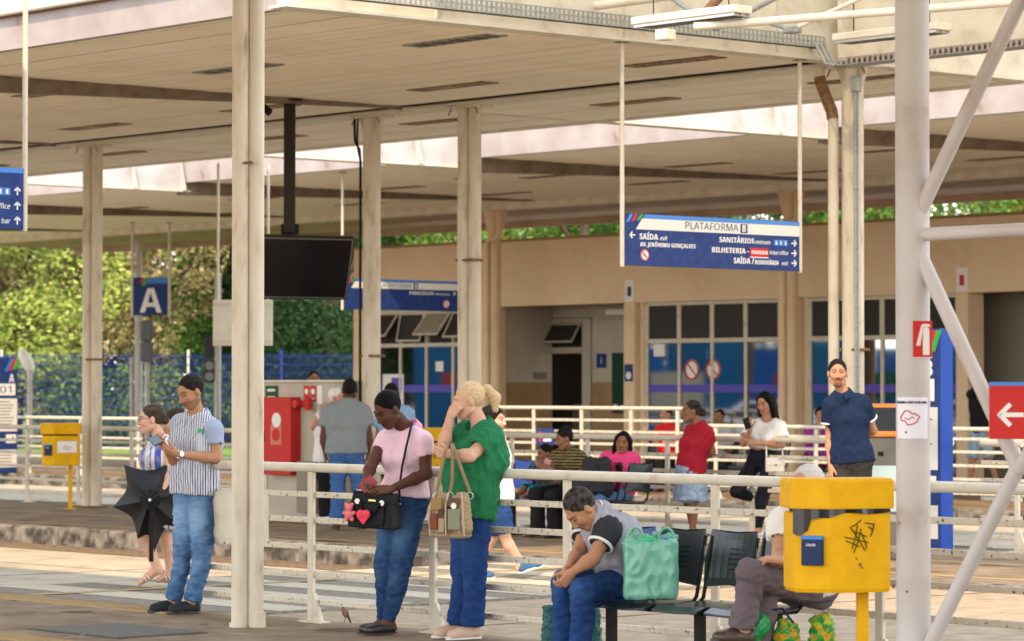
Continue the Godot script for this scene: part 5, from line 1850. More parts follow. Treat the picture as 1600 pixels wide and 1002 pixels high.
func litter_bin(label: String, at: Vector3, turn: float, near: bool) -> void:
	var o := thing("litter_bin", label, "bin", at, turn, "yellow litter bins")
	# a pentagonal body: two front faces meet at an edge
	var ring := func(y: float, k: float) -> Array:
		return [Vector3(-.25 * k, y, -.17 * k), Vector3(-.245 * k, y, .07 * k), Vector3(-.075 * k, y, .17 * k), Vector3(.24 * k, y, .11 * k), Vector3(.25 * k, y, -.17 * k)].map(func(p: Vector3) -> Vector3: return p)
	var flip_ring := func(r: Array) -> Array:
		var q := r.duplicate(); q.reverse(); return q
	var body := Shape.new()
	body.loft([ring.call(.58, .96), ring.call(.6, 1.0), ring.call(.975, 1.0), ring.call(.98, .96)])
	put("body", body.mesh(), M.yellow, o)
	var lid := Shape.new()
	lid.loft([ring.call(1.0, 1.0), ring.call(1.0, 1.06), ring.call(1.012, 1.075), ring.call(1.135, 1.07), ring.call(1.15, 1.04)])
	put("lid", lid.mesh(), M.yellow, o)
	var gap := Shape.new()
	gap.loft([ring.call(.97, .9), ring.call(1.01, .9)])
	put("gap", gap.mesh(), M.dark, o)
	put("post", span(Vector3(.1, 0, -.06), Vector3(.155, .6, -.005), .004), M.yellow, o)
	put("foot_plate", box_mesh(Vector3(.16, .01, .16)), M.yellow, o, Vector3(.127, .005, -.03))
	var b := Basis(Vector3(.17, 0, .1).normalized(), Vector3.UP, Vector3(-.1, 0, .17).normalized())
	var plate := put("ashtray", box_mesh(Vector3(.11, .145, .035), .004), flat(.02, .035, .1, .5), o)
	plate.transform = Transform3D(b, Vector3(-.16, .79, .132))
	put("ashtray_top", box_mesh(Vector3(.112, .02, .037), .003), M.sky_blue, plate, Vector3(0, .066, .001))
	fit(plate, "COLOR", .012, Vector3(-.03, .03, .0185), M.print_white, .05)
	if not near:
		var f := Basis(Vector3(.315, 0, -.06).normalized(), Vector3.UP, Vector3(.06, 0, .315).normalized())
		var st := put("sticker", box_mesh(Vector3(.26, .15, .003)), M.print_white, o)
		st.transform = Transform3D(f, Vector3(.09, .83, .145))
		sp_mark(st, Vector3(0, -.01, .003), .055)
	else:
		# the black liner hangs out below the lid; scribbles on the right face
		var l := Shape.new()
		var top_r := []
		var low_r := []
		for q in 22:
			var u := q / 21.0
			var p: Vector3 = Vector3(-.246, 0, .07).lerp(Vector3(-.075, 0, .172), minf(u * 2.0, 1.0)).lerp(Vector3(.24, 0, .112), clampf(u * 2.0 - 1.0, 0, 1)) + Vector3(-.002, 0, .008 + .003 * sin(q * 2.1))
			top_r.append(p + Vector3(0, 1.0, 0))
			var drop: float = .125 + .012 * sin(q * 1.1) if u < .22 else lerpf(.06, .022, clampf((u - .22) * 2.4, 0, 1)) + .006 * sin(q * .8)
			low_r.append(p + Vector3(0, 1.0 - drop, .01 * sin(q * 1.3)))
		for q in 21:
			l.quad(low_r[q], low_r[q + 1], top_r[q + 1], top_r[q])
			l.quad(low_r[q + 1] - Vector3(0, 0, .012), low_r[q] - Vector3(0, 0, .012), top_r[q] - Vector3(0, 0, .012), top_r[q + 1] - Vector3(0, 0, .012))
		put("liner", l.mesh(), flat(.012, .012, .012, .3), o)
		var f := Basis(Vector3(.315, 0, -.06).normalized(), Vector3.UP, Vector3(.06, 0, .315).normalized())
		var sc := Shape.new()
		for k in [[-.06, .05, .02, -.07], [-.09, .0, .04, -.03], [-.02, .06, -.05, -.06], [.0, .02, .03, -.06], [-.05, .03, .03, .0], [-.04, -.08, .0, .04], [.04, .05, .06, .03], [.02, .07, .07, .06], [.07, .07, .05, .0], [-.08, -.02, -.01, -.05], [-.05, .05, .0, .085]]:
			sc.path([Vector3(k[0], k[1], 0), Vector3((k[0] + k[2]) / 2 + .005, (k[1] + k[3]) / 2, 0), Vector3(k[2], k[3], 0)], .0028, 5)
		var scr := put("scribble", sc.mesh(), flat(.06, .05, .01, .7), o)
		scr.transform = Transform3D(f, Vector3(.085, .86, .1425))
		var wear := Shape.new()
		for k in [[.02, -.13, .009], [.03, -.145, .006], [.2, -.24, .012], [.0, -.1, .005]]: wear.tube(Vector3(k[0], k[1], -.002), Vector3(k[0], k[1], .001), k[2], -1, 7)
		var we := put("rust_spot", wear.mesh(), M.rust, o)
		we.transform = Transform3D(f, Vector3(.06, .85, .147))

func seat_row(called: String, label: String, at: Vector3, count: int, mats: Array, pitch: float, back := true) -> void:
	var o := thing(called, label, "bench", at)
	var w := (count - 1) * pitch
	put("beam", span(Vector3(-.2, .36, -.03), Vector3(w + .2, .4, .03), .006), M.dark, o)
	var seat := Shape.new()
	var rings := []
	for q in 7:
		var z := -.2 + q * .4 / 6.0
		var sag := -.012 * sin(PI * q / 6.0) - (.03 if q == 6 else 0.0)
		var hw := .195 - .02 * absf(q - 3) / 3.0
		var r := []
		for j in 9: r.append(Vector3(lerpf(-hw, hw, j / 8.0), .425 + sag - .008 * cos((j - 4) / 4.0 * PI / 2), z))
		for j in 9: r.append(Vector3(lerpf(hw, -hw, j / 8.0), .413 + sag - .008 * cos((4 - j) / 4.0 * PI / 2), z))
		r.reverse()
		rings.append(r)
	rings.reverse()
	seat.loft(rings)
	var bk := Shape.new()
	var brings := []
	for q in 7:
		var y := .5 + q * .31 / 6.0
		var lean := -.19 - (y - .45) * .22
		var hw := .2 - .025 * absf(q - 3.0) / 3.0
		var r := []
		for j in 9:
			var u := (j - 4) / 4.0
			r.append(Vector3(u * hw, y + (.0 if q < 6 else .02 * (u * u) - .012) + (.025 * (1 - u * u) if q == 0 else 0.0), lean - .035 * (1 - u * u)))
		for j in 9:
			var u := (4 - j) / 4.0
			r.append(Vector3(u * hw, y + (.0 if q < 6 else .02 * (u * u) - .012) + (.025 * (1 - u * u) if q == 0 else 0.0), lean - .035 * (1 - u * u) - .01))
		r.reverse()
		brings.append(r)
	bk.loft(brings)
	var arm := Shape.new()
	for s in [1.0]: arm.path([Vector3(s * .17, .4, .05), Vector3(s * .17, .4, -.16), Vector3(s * .175, .44, -.2), Vector3(s * .18, .55, -.222), Vector3(s * .18, .78, -.27)], .011, 8)
	var sl := Shape.new()
	for q in 5: sl.box(Vector3(0, .6 + q * .028, -.2 - (.15 + q * .028) * .22 - .03), Vector3(.22, .006, .014))
	var sm := seat.mesh(); var bm := bk.mesh(); var am := arm.mesh(); var lm := sl.mesh()
	for k in count:
		put("seat", sm, mats[k], o, Vector3(k * pitch, 0, 0))
		if back:
			var b := put("backrest", bm, mats[k], o, Vector3(k * pitch, 0, 0))
			put("vent_slot", lm, M.dark, b)
			put("seat_frame", am, M.dark, o, Vector3(k * pitch, 0, 0))
			put("seat_frame", am, M.dark, o, Vector3(k * pitch - .35, 0, 0))
	for x in ([.12, w - .12] if count < 4 else [.1, pitch * 2.0, w - .05]):
		var lg := Shape.new()
		lg.box(Vector3(x, .19, 0), Vector3(.045, .34, .05))
		lg.box(Vector3(x, .015, 0), Vector3(.05, .03, .5))
		put("leg", lg.mesh(), M.dark, o)

func make_street() -> void:
	litter_bin("large yellow litter bin with black liner and scribbles in the right foreground", Vector3(-10.83, 0, -11.7), FACE + .1, true)
	litter_bin("small yellow litter bin with a white sticker beside the far left double column", Vector3(-35.38, 0, -23.05), FACE + .1, false)
	litter_bin("yellow litter bin half hidden between the two waiting women", Vector3(-28.0, 0, -23.4), FACE - .4, true)
	# hydrant cabinet
	var c := thing("hydrant_booth", "cream booth with a red hydrant cabinet on its front", "booth", Vector3(-30.55, 0, -23.3))
	put("body", span(Vector3(-.78, 0, -.45), Vector3(.76, 1.68, 0), .01), M.beige_pale, c)
	put("top", span(Vector3(-.81, 1.68, -.48), Vector3(.79, 1.71, .03), .006), M.cream, c)
	put("door_panel", span(Vector3(-.74, .35, .001), Vector3(-.58, 1.4, .012), .003), M.cream, c)
	put("grey_box", span(Vector3(.16, .1, .001), Vector3(.5, .72, .12), .01), M.inside, c)
	var rc := put("red_cabinet", span(Vector3(-.5, .55, .002), Vector3(.1, 1.5, .16), .008), M.red, c)
	put("door_gap", span(Vector3(-.47, .58, .161), Vector3(-.466, 1.47, .163)), flat(.2, .01, .01), rc)
	put("window", pipe(Vector3(-.18, 1.22, .161), Vector3(-.18, 1.22, .168), .09, 18), M.print_white, rc)
	put("picture", span(Vector3(-.3, .92, .161), Vector3(-.08, 1.16, .165)), flat(.55, .2, .15), rc)
	put("picture_disc", pipe(Vector3(-.19, 1.04, .165), Vector3(-.19, 1.04, .168), .08, 16), M.red, rc)
	put("handle", span(Vector3(-.46, .95, .163), Vector3(-.43, 1.08, .175)), M.dark, rc)
	var vp := Shape.new()
	vp.tube(Vector3(.1, 1.42, .08), Vector3(.36, 1.42, .08), .03, -1, 12)
	vp.tube(Vector3(.2, 1.42, .08), Vector3(.2, 1.42, .18), .05, -1, 12)
	vp.tube(Vector3(.34, 1.34, .08), Vector3(.34, 1.5, .08), .04, -1, 12)
	put("valve", vp.mesh(), M.red, c)
	put("green_plate", span(Vector3(-.6, 1.45, .0125), Vector3(-.36, 1.64, .018)), flat(.02, .09, .04), c)
	for q in 2: put("text_line", span(Vector3(-.56, 1.6 - q * .09, .0182), Vector3(-.4, 1.57 - q * .09, .02)), M.print_white, c)
	for q in 2:
		var pl := put("warning_plate", span(Vector3(.16 + q * .13, 1.45, .001), Vector3(.27 + q * .13, 1.64, .006)), M.red, c)
		put("white_disc", pipe(Vector3(.215 + q * .13, 1.57, .006), Vector3(.215 + q * .13, 1.57, .008), .035, 14), M.print_white, pl)
		put("text_line", span(Vector3(.175 + q * .13, 1.49, .006), Vector3(.255 + q * .13, 1.475, .008)), M.print_white, pl)
	put("paper", span(Vector3(.43, 1.42, .001), Vector3(.52, 1.64, .005)), M.print_white, c)
	# benches
	var dk := flat(.012, .02, .022, .28)
	seat_row("seat_bench", "row of four linked seats, one blue and three black, in front of the white railing", Vector3(-13.08, 0, -12.14), 4, [flat(.01, .07, .38, .35), dk, dk, dk], .405)
	seat_row("seat_bench", "row of linked black and blue seats on the middle platform under the mother and boy", Vector3(-25.95, 0, -22.7), 5, [flat(.01, .07, .38, .35), dk, dk, dk, dk], .46)
	seat_row("seat_bench", "row of dark seats against the glass front", Vector3(-36.2, 0, -34.6), 6, [dk, dk, dk, dk, dk, dk], .55)
	# ticket machine
	var k := thing("ticket_machine", "grey ticket machine with an orange framed slanted screen behind the white column", "ticket machine", Vector3(-19.9, 0, -22.1), FACE - .5)
	k.scale = Vector3(.66, 1, .8)
	k.position += Vector3(-.05, 0, .055)
	put("body", span(Vector3(-.25, 0, -.45), Vector3(.4, 1.15, 0), .012), flat(.16, .15, .125, .5), k)
	var sc := put("screen_frame", box_mesh(Vector3(.66, .36, .05), .01), flat(.75, .2, .02, .4), k, Vector3(.075, 1.3, -.17))
	sc.rotation.x = -.55
	put("screen", span(Vector3(-.27, -.13, .0255), Vector3(.27, .13, .028)), M.screen, sc)
	put("orange_lip", span(Vector3(-.27, 1.151, -.2), Vector3(.42, 1.175, .03), .006), flat(.75, .2, .02, .4), k)
	put("head", span(Vector3(-.24, 1.17, -.45), Vector3(.39, 1.4, -.24), .01), flat(.75, .2, .02, .4), k)
	put("slot", span(Vector3(-.19, .98, .001), Vector3(-.04, 1.0, .008)), M.dark, k)
	put("slot", span(Vector3(.06, .97, .001), Vector3(.14, 1.01, .008)), M.dark, k)
	put("instruction_sheet", span(Vector3(-.2, .45, .001), Vector3(.38, .88, .004)), flat(.5, .62, .58, .5), k)
	put("picture", span(Vector3(-.13, .7, .004), Vector3(-.03, .76, .006)), M.print_dark, k)
	for q in 4: put("text_line", span(Vector3(-.02, .75 - q * .045, .004), Vector3(.13, .738 - q * .045, .006)), M.print_dark, k)
	# drain grate and manhole of the near platform
	var dg := thing("drain_grate", "grey ribbed steel plate set in the near platform", "drain cover", Vector3(-17.3, .002, -11.72))
	put("frame", span(Vector3(-.52, 0, -.36), Vector3(.52, .004, .36)), flat(.09, .085, .075, .6), dg)
	for q in 26: put("rib", span(Vector3(-.5 + q * .0385, .0045, -.34), Vector3(-.478 + q * .0385, .012, .34)), flat(.15, .145, .13, .55), dg)
	# poles and lights by the road beyond
	var p1 := thing("street_pole", "pale street pole behind the letter A board", "pole", Vector3(-58.1, -.1, -39.9))
	put("shaft", pipe(Vector3.ZERO, Vector3(0, 5.0, 0), .085, 14), M.white, p1)
	put("thin_pole", pipe(Vector3(-.13, 0, .1), Vector3(-.13, 2.4, .1), .04, 10), M.white, p1)
	var p2 := thing("street_pole", "pale street pole carrying the traffic light", "pole", Vector3(-56.9, -.1, -41.2))
	put("shaft", pipe(Vector3.ZERO, Vector3(0, 4.3, 0), .075, 14), M.white, p2)
	var tl := thing("traffic_light", "grey traffic light head seen from behind on the pale pole", "traffic light", Vector3(-57.05, 1.7, -41.1), FACE)
	for y in [.05, .6]:
		put("housing", box_mesh(Vector3(.27, .5, .2), .03), flat(.05, .05, .055, .5), tl, Vector3(0, y + .25, 0))
	for y in [.18, .42]:
		put("lens", pipe(Vector3(0, y, .1), Vector3(0, y, .11), .1, 16), flat(.25, .25, .25, .5), tl)

	var t2 := thing("traffic_light", "grey traffic signal box on a thin pole below the letter A board", "traffic light", Vector3(-54.6, -.1, -37.7), FACE)
	put("pole", pipe(Vector3(0, 0, -.1), Vector3(0, 2.4, -.1), .05, 10), M.white, t2)
	for y in [2.28, 2.72]: put("housing", box_mesh(Vector3(.26, .42, .2), .03), flat(.12, .13, .15, .5), t2, Vector3(0, y + .2, 0))
	var bl := thing("garden_lamp", "short white street lamp with an oval head at the left", "lamp", Vector3(-61.4, -.2, -39.1), FACE)
	put("shaft", pipe(Vector3(.05, 0, 0), Vector3(.05, 2.2, 0), .06, 10), M.white, bl)
	var hd := Shape.new()
	hd.ball(Vector3(-.02, 2.45, .05), Vector3(.14, .3, .14), 10, 14, Basis(Vector3.BACK, .5))
	put("head", hd.mesh(), M.print_white, bl)
	# the pale board seen from its back
	var bb := thing("hoarding_board", "blank cream board seen from behind beside the near column", "board", Vector3(-36.4, 2.55, -26.8), FACE)
	put("sheet", box_mesh(Vector3(.86, .66, .03), .006), M.cream, bb)
	for s in [-.36, .36]: put("strap", pipe(Vector3(s, .3, -.03), Vector3(s, 2.3, -.03), .02, 8), M.cream, bb)
	for y in [-.27, .27]: put("batten", span(Vector3(-.42, y - .02, .016), Vector3(.42, y + .02, .03)), M.rail, bb)
	var sg := thing("railing_sign", "small blue sign with a red figure on the ramp railing", "sign", Vector3(-36.2, .86, -32.45))
	put("board", box_mesh(Vector3(.42, .26, .014), .003), M.navy, sg)
	put("figure", span(Vector3(-.14, -.08, .008), Vector3(-.08, .08, .011)), M.red, sg)
	for q in 2: put("text_line", span(Vector3(-.03, .05 - q * .08, .008), Vector3(.15, .01 - q * .08, .011)), M.print_white, sg)

# ---------------------------------------------------------------- things people carry, and small things
func T(x: float, y: float, z: float) -> Vector3: return Vector3(x, y, z)

# the place of a point given in a figure's own frame
func out(at: Vector3, p: Vector3) -> Vector3:
	return at + Basis(Vector3.UP, FACE) * p

func field_thing(o: Node3D, called: String, m: Material, lo: Vector3, hi: Vector3, cell: float, make: Callable, amount := 0.0, scale := Vector3(20, 20, 20)) -> void:
	var F := Field.new(lo, hi, cell)
	make.call(F)
	var s := F.skin()
	if amount > 0.0: crease(s, amount, scale)
	put(called, skin_mesh(s), m, o)

func make_props() -> void:
	var man := Vector3(-18.466, 0, -13.104)
	var pink := Vector3(-15.982, 0, -12.978)
	var green := Vector3(-15.346, 0, -13.058)
	var umb := Vector3(-21.124, 0, -14.692)
	var old := Vector3(-13.125, 0, -12.123)
	var white := Vector3(-23.51, 0, -24.169)
	var pinkseat := Vector3(-24.71, 0, -23.153)
	var mother := Vector3(-25.345, 0, -22.966)
	# half closed black umbrella, its top towards the viewer
	var u := thing("umbrella", "half closed black umbrella held by the woman in the striped dress", "umbrella", out(umb, T(.0, .715, .36)), FACE)
	var cloth := Shape.new()
	var tips := [[-.34, -.07], [-.25, .27], [.12, .31], [.26, .06], [.2, -.22], [.0, -.43], [-.14, -.33]]
	var n := tips.size()
	var apex := T(0, 0, .12)
	for q in n:
		var a: Array = tips[q]
		var b: Array = tips[(q + 1) % n]
		var rows := 7
		for r in rows:
			for c in 6:
				var pt := func(rr: float, cc: float) -> Vector3:
					var edge := T(a[0], a[1], -.2).lerp(T(b[0], b[1], -.2), cc)
					var pull := sin(PI * cc) * rr
					var e := edge * (1.0 - .22 * pull)
					var p := apex.lerp(e, rr)
					p.z += -.05 * pull + .05 * sin(rr * PI) - .03 * sin(PI * cc) * sin(rr * PI)
					return p
				var r0 := r / float(rows); var r1 := (r + 1) / float(rows)
				var c0 := c / 6.0; var c1 := (c + 1) / 6.0
				cloth.quad(pt.call(r0, c0), pt.call(r0, c1), pt.call(r1, c1), pt.call(r1, c0))
	put("canopy", cloth.mesh(), flat(.018, .017, .017, .6), u)
	var ribs := Shape.new()
	for a in tips: ribs.path([apex + T(0, 0, -.02), T(a[0] * .5, a[1] * .5, .0), T(a[0], a[1], -.2)], .004, 6)
	put("rib", ribs.mesh(), M.dark, u)
	put("ferrule", pipe(T(0, 0, .1), T(0, 0, .16), .012, 10), M.steel, u)
	put("shaft", pipe(T(0, 0, .1), T(.1, .05, -.45), .007, 8), M.dark, u)
	var ruf := Shape.new()
	for q in 9: ruf.tri(apex + T(cos(q * .7) * .015, sin(q * .7) * .015, .01), apex + T(cos(q * .7) * .09, sin(q * .7) * .09, -.005), apex + T(cos(q * .7 + .5) * .08, sin(q * .7 + .5) * .08, .008))
	put("ruffle", ruf.mesh(), flat(.012, .011, .011, .7), u)
	put("strap", span(T(-.02, -.5, .02), T(.015, -.1, .03)), M.dark, u)
	# phones
	for ph in [["black phone held by the man in the striped shirt", out(man, T(-.19, 1.235, .33)), .9, M.screen], ["dark phone held by the woman in the white blouse", out(white, T(-.16, 1.235, .26)), .5, M.screen], ["pink phone held by the seated mother", out(mother, T(-.17, .79, .27)), .6, flat(.6, .3, .3, .4)]]:
		var p := thing("phone", ph[0], "phone", ph[1], FACE - .5, "phones in hands")
		var cs := put("case", box_mesh(T(.072, .145, .009), .003), ph[3], p)
		if ph[2] == .6: p.rotation.y += PI
		cs.rotation = Vector3(-1.0 if ph[2] > .8 else -.5, 0, ph[2])
		put("screen", span(T(-.033, -.069, .0046), T(.033, .069, .0052)), M.screen, cs)
	# bottle in the shirt pocket
	var bt := thing("water_bottle", "clear water bottle with a green cap tucked against the striped shirt", "bottle", out(man, T(.105, 1.06, .185)), FACE)
	var gl := StandardMaterial3D.new()
	gl.transparency = BaseMaterial3D.TRANSPARENCY_ALPHA
	gl.albedo_color = Color(.85, .9, .92, .35)
	gl.roughness = .08
	put("bottle", pipe(T(0, 0, 0), T(0, .2, 0), .03, 16), gl, bt)
	put("neck", pipe(T(0, .2, 0), T(0, .23, 0), .02, 12), gl, bt)
	put("cap", pipe(T(0, .225, 0), T(0, .255, 0), .016, 12), flat(.01, .3, .12, .4), bt)
	# black handbag with charms
	var hb := thing("handbag", "black leather handbag with pink charms held by the woman in pink", "handbag", out(pink, T(-.1, .82, .24)), FACE - .35)
	var leather := flat(.008, .01, .011, .5)
	var bg := Shape.new()
	var hr := func(y: float, k: float, d: float) -> Array: return [T(-.15 * k, y, -d), T(-.15 * k, y, d), T(.15 * k, y, d), T(.15 * k, y, -d)]
	bg.loft([hr.call(-.12, .98, .065), hr.call(-.11, 1.03, .075), hr.call(.0, 1.0, .07), hr.call(.1, .93, .045), hr.call(.115, .9, .03)])
	var body := put("body", bg.mesh(), leather, hb)
	body.rotation.z = -.06
	put("front_flap", span(T(-.1, -.1, .074), T(.1, .04, .084), .006), leather, body)
	put("clasp", span(T(-.02, .055, .066), T(.03, .067, .072)), flat(.6, .5, .2, .3, .8), body)
	put("zip", span(T(-.135, .115, -.004), T(.135, .12, .004)), flat(.5, .42, .2, .35, .8), body)
	var hl := Shape.new()
	for q in 2:
		var pts := []
		for j in 11: pts.append(T(-.07 + j * .014, .05 - sin(PI * j / 10.0) * .1, .085 + .012 * q))
		hl.path(pts, .007, 6)
	put("handle", hl.mesh(), leather, body)
	for x in [-.09, .08]: put("ring", pipe(T(x, .05, .075), T(x, .05, .09), .018, 12), M.steel, body)
	var heart := Shape.new()
	heart.ball(T(-.018, .012, 0), T(.03, .03, .018), 8, 12)
	heart.ball(T(.02, .012, 0), T(.03, .03, .018), 8, 12)
	heart.loft([[T(-.045, .002, -.008), T(-.045, .002, .01), T(.047, .002, .01), T(.047, .002, -.008)].map(func(p: Vector3) -> Vector3: return p), [T(-.004, -.05, -.004), T(-.004, -.05, .004), T(.006, -.05, .004), T(.006, -.05, -.004)]])
	put("heart_charm", heart.mesh(), flat(.75, .06, .1, .7), hb, T(-.035, -.04, .115))
	var bear := Shape.new()
	for b in [[0, .0, .03], [0, .045, .025], [-.022, .065, .011], [.022, .065, .011], [-.032, .01, .014], [.032, .01, .014], [-.02, -.03, .016], [.02, -.03, .016]]: bear.ball(T(b[0], b[1], 0), Vector3.ONE * b[2], 7, 10)
	put("bear_charm", bear.mesh(), flat(.7, .18, .2, .9), hb, T(-.135, -.03, .11))
	var strap := thing("bag_strap", "dark shoulder strap crossing the pink polo down to the black bag", "strap", pink, FACE)
	var sp := Shape.new()
	sp.path([T(.06, .86, .2), T(.055, .95, .215), T(.075, 1.1, .21), T(.1, 1.22, .205), T(.125, 1.33, .15), T(.135, 1.385, .07), T(.135, 1.38, .0)], .0085, 6)
	put("belt", sp.mesh(), flat(.012, .014, .03, .5), strap)
	put("hook", pipe(T(.06, .85, .2), T(.06, .89, .2), .008, 8), M.steel, strap)
	var wl := thing("wallet", "red wallet in the hands of the woman in pink", "wallet", out(pink, T(-.145, .985, .27)), FACE)
	var wb := put("cover", box_mesh(T(.11, .075, .02), .004), flat(.3, .012, .03, .4), wl)
	wb.rotation.z = .7
	# patchwork bag
	var pb := thing("handbag", "patchwork tapestry handbag hanging from the arm of the blonde woman", "handbag", out(green, T(-.07, .815, .3)), FACE - .45)
	var tan_m := mottled("tapestry", [[0.0, .1, .06, .03], [.35, .32, .24, .14], [.6, .4, .33, .2], [.8, .3, .07, .04], [1.0, .45, .4, .3]], .16, .85, .02, 0.0, false, 3)
	field_thing(pb, "body", tan_m, T(-.16, -.16, -.1), T(.16, .16, .12), .009, func(F: Field) -> void:
		for x in [-.075, .075]:
			for z in [-.025, .03]: F.cone(T(x, -.085, z), T(x * .9, .09, z * .7), .052, .042, .03)
		F.cone(T(-.07, -.1, .0), T(.07, -.1, .0), .05, .05, .03), .006, T(30, 30, 30))
	var patches := [[-.105, .02, -.03, .1, .3, .2, .08], [-.11, -.1, -.06, .0, .22, .06, .04], [-.05, -.12, -.01, .0, .36, .28, .17], [.015, -.1, .1, .03, .24, .24, .17], [.02, .045, .09, .1, .13, .08, .07], [-.05, -.03, -.012, .03, .1, .06, .04]]
	for q in patches.size():
		var p: Array = patches[q]
		put("patch", span(T(p[0], p[1], .083), T(p[2], p[3], .094 + q * .0012), .004), mottled("patch%d" % q, [[0.0, p[4] * .5, p[5] * .5, p[6] * .5], [.5, p[4], p[5], p[6]], [1.0, p[4] * 1.3, p[5] * 1.4, p[6] * 1.4]], .07, .85, .03, 0.0, false, 3), pb)
	put("base", span(T(-.115, -.155, -.06), T(.115, -.125, .075), .012), flat(.3, .23, .15, .7), pb)
	var pip := Shape.new()
	pip.path([T(-.118, -.14, .07), T(-.12, -.05, .088), T(-.112, .06, .08), T(-.09, .13, .05)], .007, 6)
	pip.path([T(.118, -.14, .07), T(.12, -.05, .088), T(.112, .06, .08), T(.09, .13, .05)], .007, 6)
	pip.path([T(-.0, -.14, .085), T(.003, -.05, .1), T(.0, .06, .09), T(.0, .13, .05)], .006, 6)
	put("piping", pip.mesh(), flat(.42, .34, .24, .7), pb)
	put("pocket_ring", pipe(T(.06, .05, .09), T(.06, .05, .1), .02, 14), M.steel, pb)
	var sh := thing("bag_strap", "tan strap pair of the patchwork bag looped over the forearm", "strap", green, FACE)
	var ss := Shape.new()
	for dx in [0.0, .085]:
		ss.path([T(-.17 + dx, .95, .29), T(-.155 + dx, 1.02, .3), T(-.115 + dx * .55, 1.2, .31), T(-.1 + dx * .3, 1.245, .28), T(-.09 + dx * .2, 1.23, .2)], .011, 8)
	ss.path([T(.04, .95, .29), T(.0, 1.06, .3), T(-.05, 1.2, .31), T(-.07, 1.25, .27)], .011, 8)
	put("strap", ss.mesh(), flat(.25, .18, .1, .6), sh)
	var rg := Shape.new()
	for x in [-.17, -.085, .04]:
		var pts := []
		for q in 14: pts.append(T(x + cos(TAU * q / 14) * .022, .925 + sin(TAU * q / 14) * .022, .3))
		rg.path(pts, .004, 6, true)
	put("ring", rg.mesh(), M.steel, sh)
	# pendant is worn, so it belongs to its wearer; the green carrier bag stands on the seat
	var cb := thing("carrier_bag", "full translucent green plastic carrier bag on the black seat beside the old man", "bag", Vector3(-12.62, .43, -12.1), FACE)
	var pl := mottled("plastic", [[0.0, .1, .33, .24], [.5, .13, .38, .28], [1.0, .17, .43, .32]], .9, .28, .012, 0.0, false)
	field_thing(cb, "bag", pl, T(-.2, -.02, -.15), T(.2, .42, .15), .0095, func(F: Field) -> void:
		F.box(T(0, .17, 0), T(.148, .17, .105), .03)
		F.cut(T(0, .003, 0), T(0, -1, 0)), .007, T(7, 4.5, 9))
	field_thing(cb, "handle_bunch", pl, T(-.18, .25, -.1), T(.18, .45, .12), .008, func(F: Field) -> void:
		F.cone(T(-.12, .31, .04), T(-.1, .37, .05), .03, .016, .02)
		F.cone(T(-.08, .33, .05), T(-.05, .35, .07), .028, .02, .02)
		F.cone(T(-.02, .33, .06), T(.03, .355, .05), .026, .02, .02)
		F.cone(T(.07, .33, .05), T(.1, .35, .02), .03, .018, .02)
		F.cone(T(.12, .31, .02), T(.135, .345, .0), .026, .016, .02), .014, T(40, 40, 40))
	for q in [-1.0, 1.0]:
		var loops := Shape.new()
		var pts := []
		for j in 12: pts.append(T(q * .085 + cos(PI * j / 11.0) * .045, .33 + sin(PI * j / 11.0) * .07, .04 + q * .02))
		loops.path(pts, .009, 6)
		put("handle", loops.mesh(), pl, cb)
	put("blue_wrapper", skin_ball(T(.085, .325, .075), T(.045, .022, .02)), flat(.05, .08, .4, .4), cb)
	put("green_wrapper", skin_ball(T(-.02, .335, .085), T(.05, .022, .015)), flat(.02, .4, .16, .35), cb)
	# dark teal bag behind the old man's legs, floral bag under the bench
	var db := thing("carrier_bag", "dark teal printed bag on the floor behind the legs of the seated old man", "bag", Vector3(-13.47, 0, -12.28), FACE)
	field_thing(db, "bag", mottled("teal", [[0.0, .012, .05, .05], [.5, .02, .09, .085], [.8, .06, .16, .14], [1.0, .3, .4, .36]], .2, .45, .03, 0.0, false, 3), T(-.2, -.02, -.12), T(.2, .4, .12), .012, func(F: Field) -> void:
		for x in [-.12, .12]: F.cone(T(x, .05, 0), T(x * .96, .33, 0), .06, .05, .04)
		F.cone(T(0, .05, 0), T(0, .32, 0), .08, .07, .05)
		F.cut(T(0, .003, 0), T(0, -1, 0))
		F.cut(T(0, .345, 0), T(0, 1, 0)), .01)
	var fb := thing("shopping_bag", "green and orange flower print shopping bag under the bench beside the yellow bin", "bag", Vector3(-11.62, 0, -11.95), FACE)
	fb.scale = Vector3(1.15, 1.1, 1.1)
	fb.position += Vector3(.09, 0, -.1)
	field_thing(fb, "bag", mottled("floral", [[0.0, .01, .12, .03], [.4, .02, .25, .05], [.52, .05, .35, .04], [.6, .5, .42, .02], [.75, .65, .25, .02], [1.0, .3, .05, .02]], .3, .5, .013, 0.0, false, 3), T(-.27, -.02, -.12), T(.27, .4, .12), .012, func(F: Field) -> void:
		for x in [-.17, .0, .17]: F.cone(T(x, .06, 0), T(x * .95, .3 + x * .15, 0), .075, .05, .06)
		F.cut(T(0, .003, 0), T(0, -1, 0)), .014)
	field_thing(fb, "green_sack", flat(.01, .26, .07, .4), T(-.3, .1, -.1), T(-.05, .4, .14), .012, func(F: Field) -> void:
		F.cone(T(-.22, .2, .05), T(-.13, .33, .05), .06, .05, .05), .014)
	var hnd := Shape.new()
	hnd.path([T(-.16, .3, .03), T(-.1, .39, .03), T(-.02, .4, .02), T(.03, .33, .02)], .007, 6)
	put("handle", hnd.mesh(), flat(.02, .02, .06, .6), fb)
	# red bag in the lap, dark bags on the seats
	var rb := thing("backpack", "red backpack hugged by the seated woman in pink", "bag", out(pinkseat, T(-.11, .66, .24)), FACE - .6)
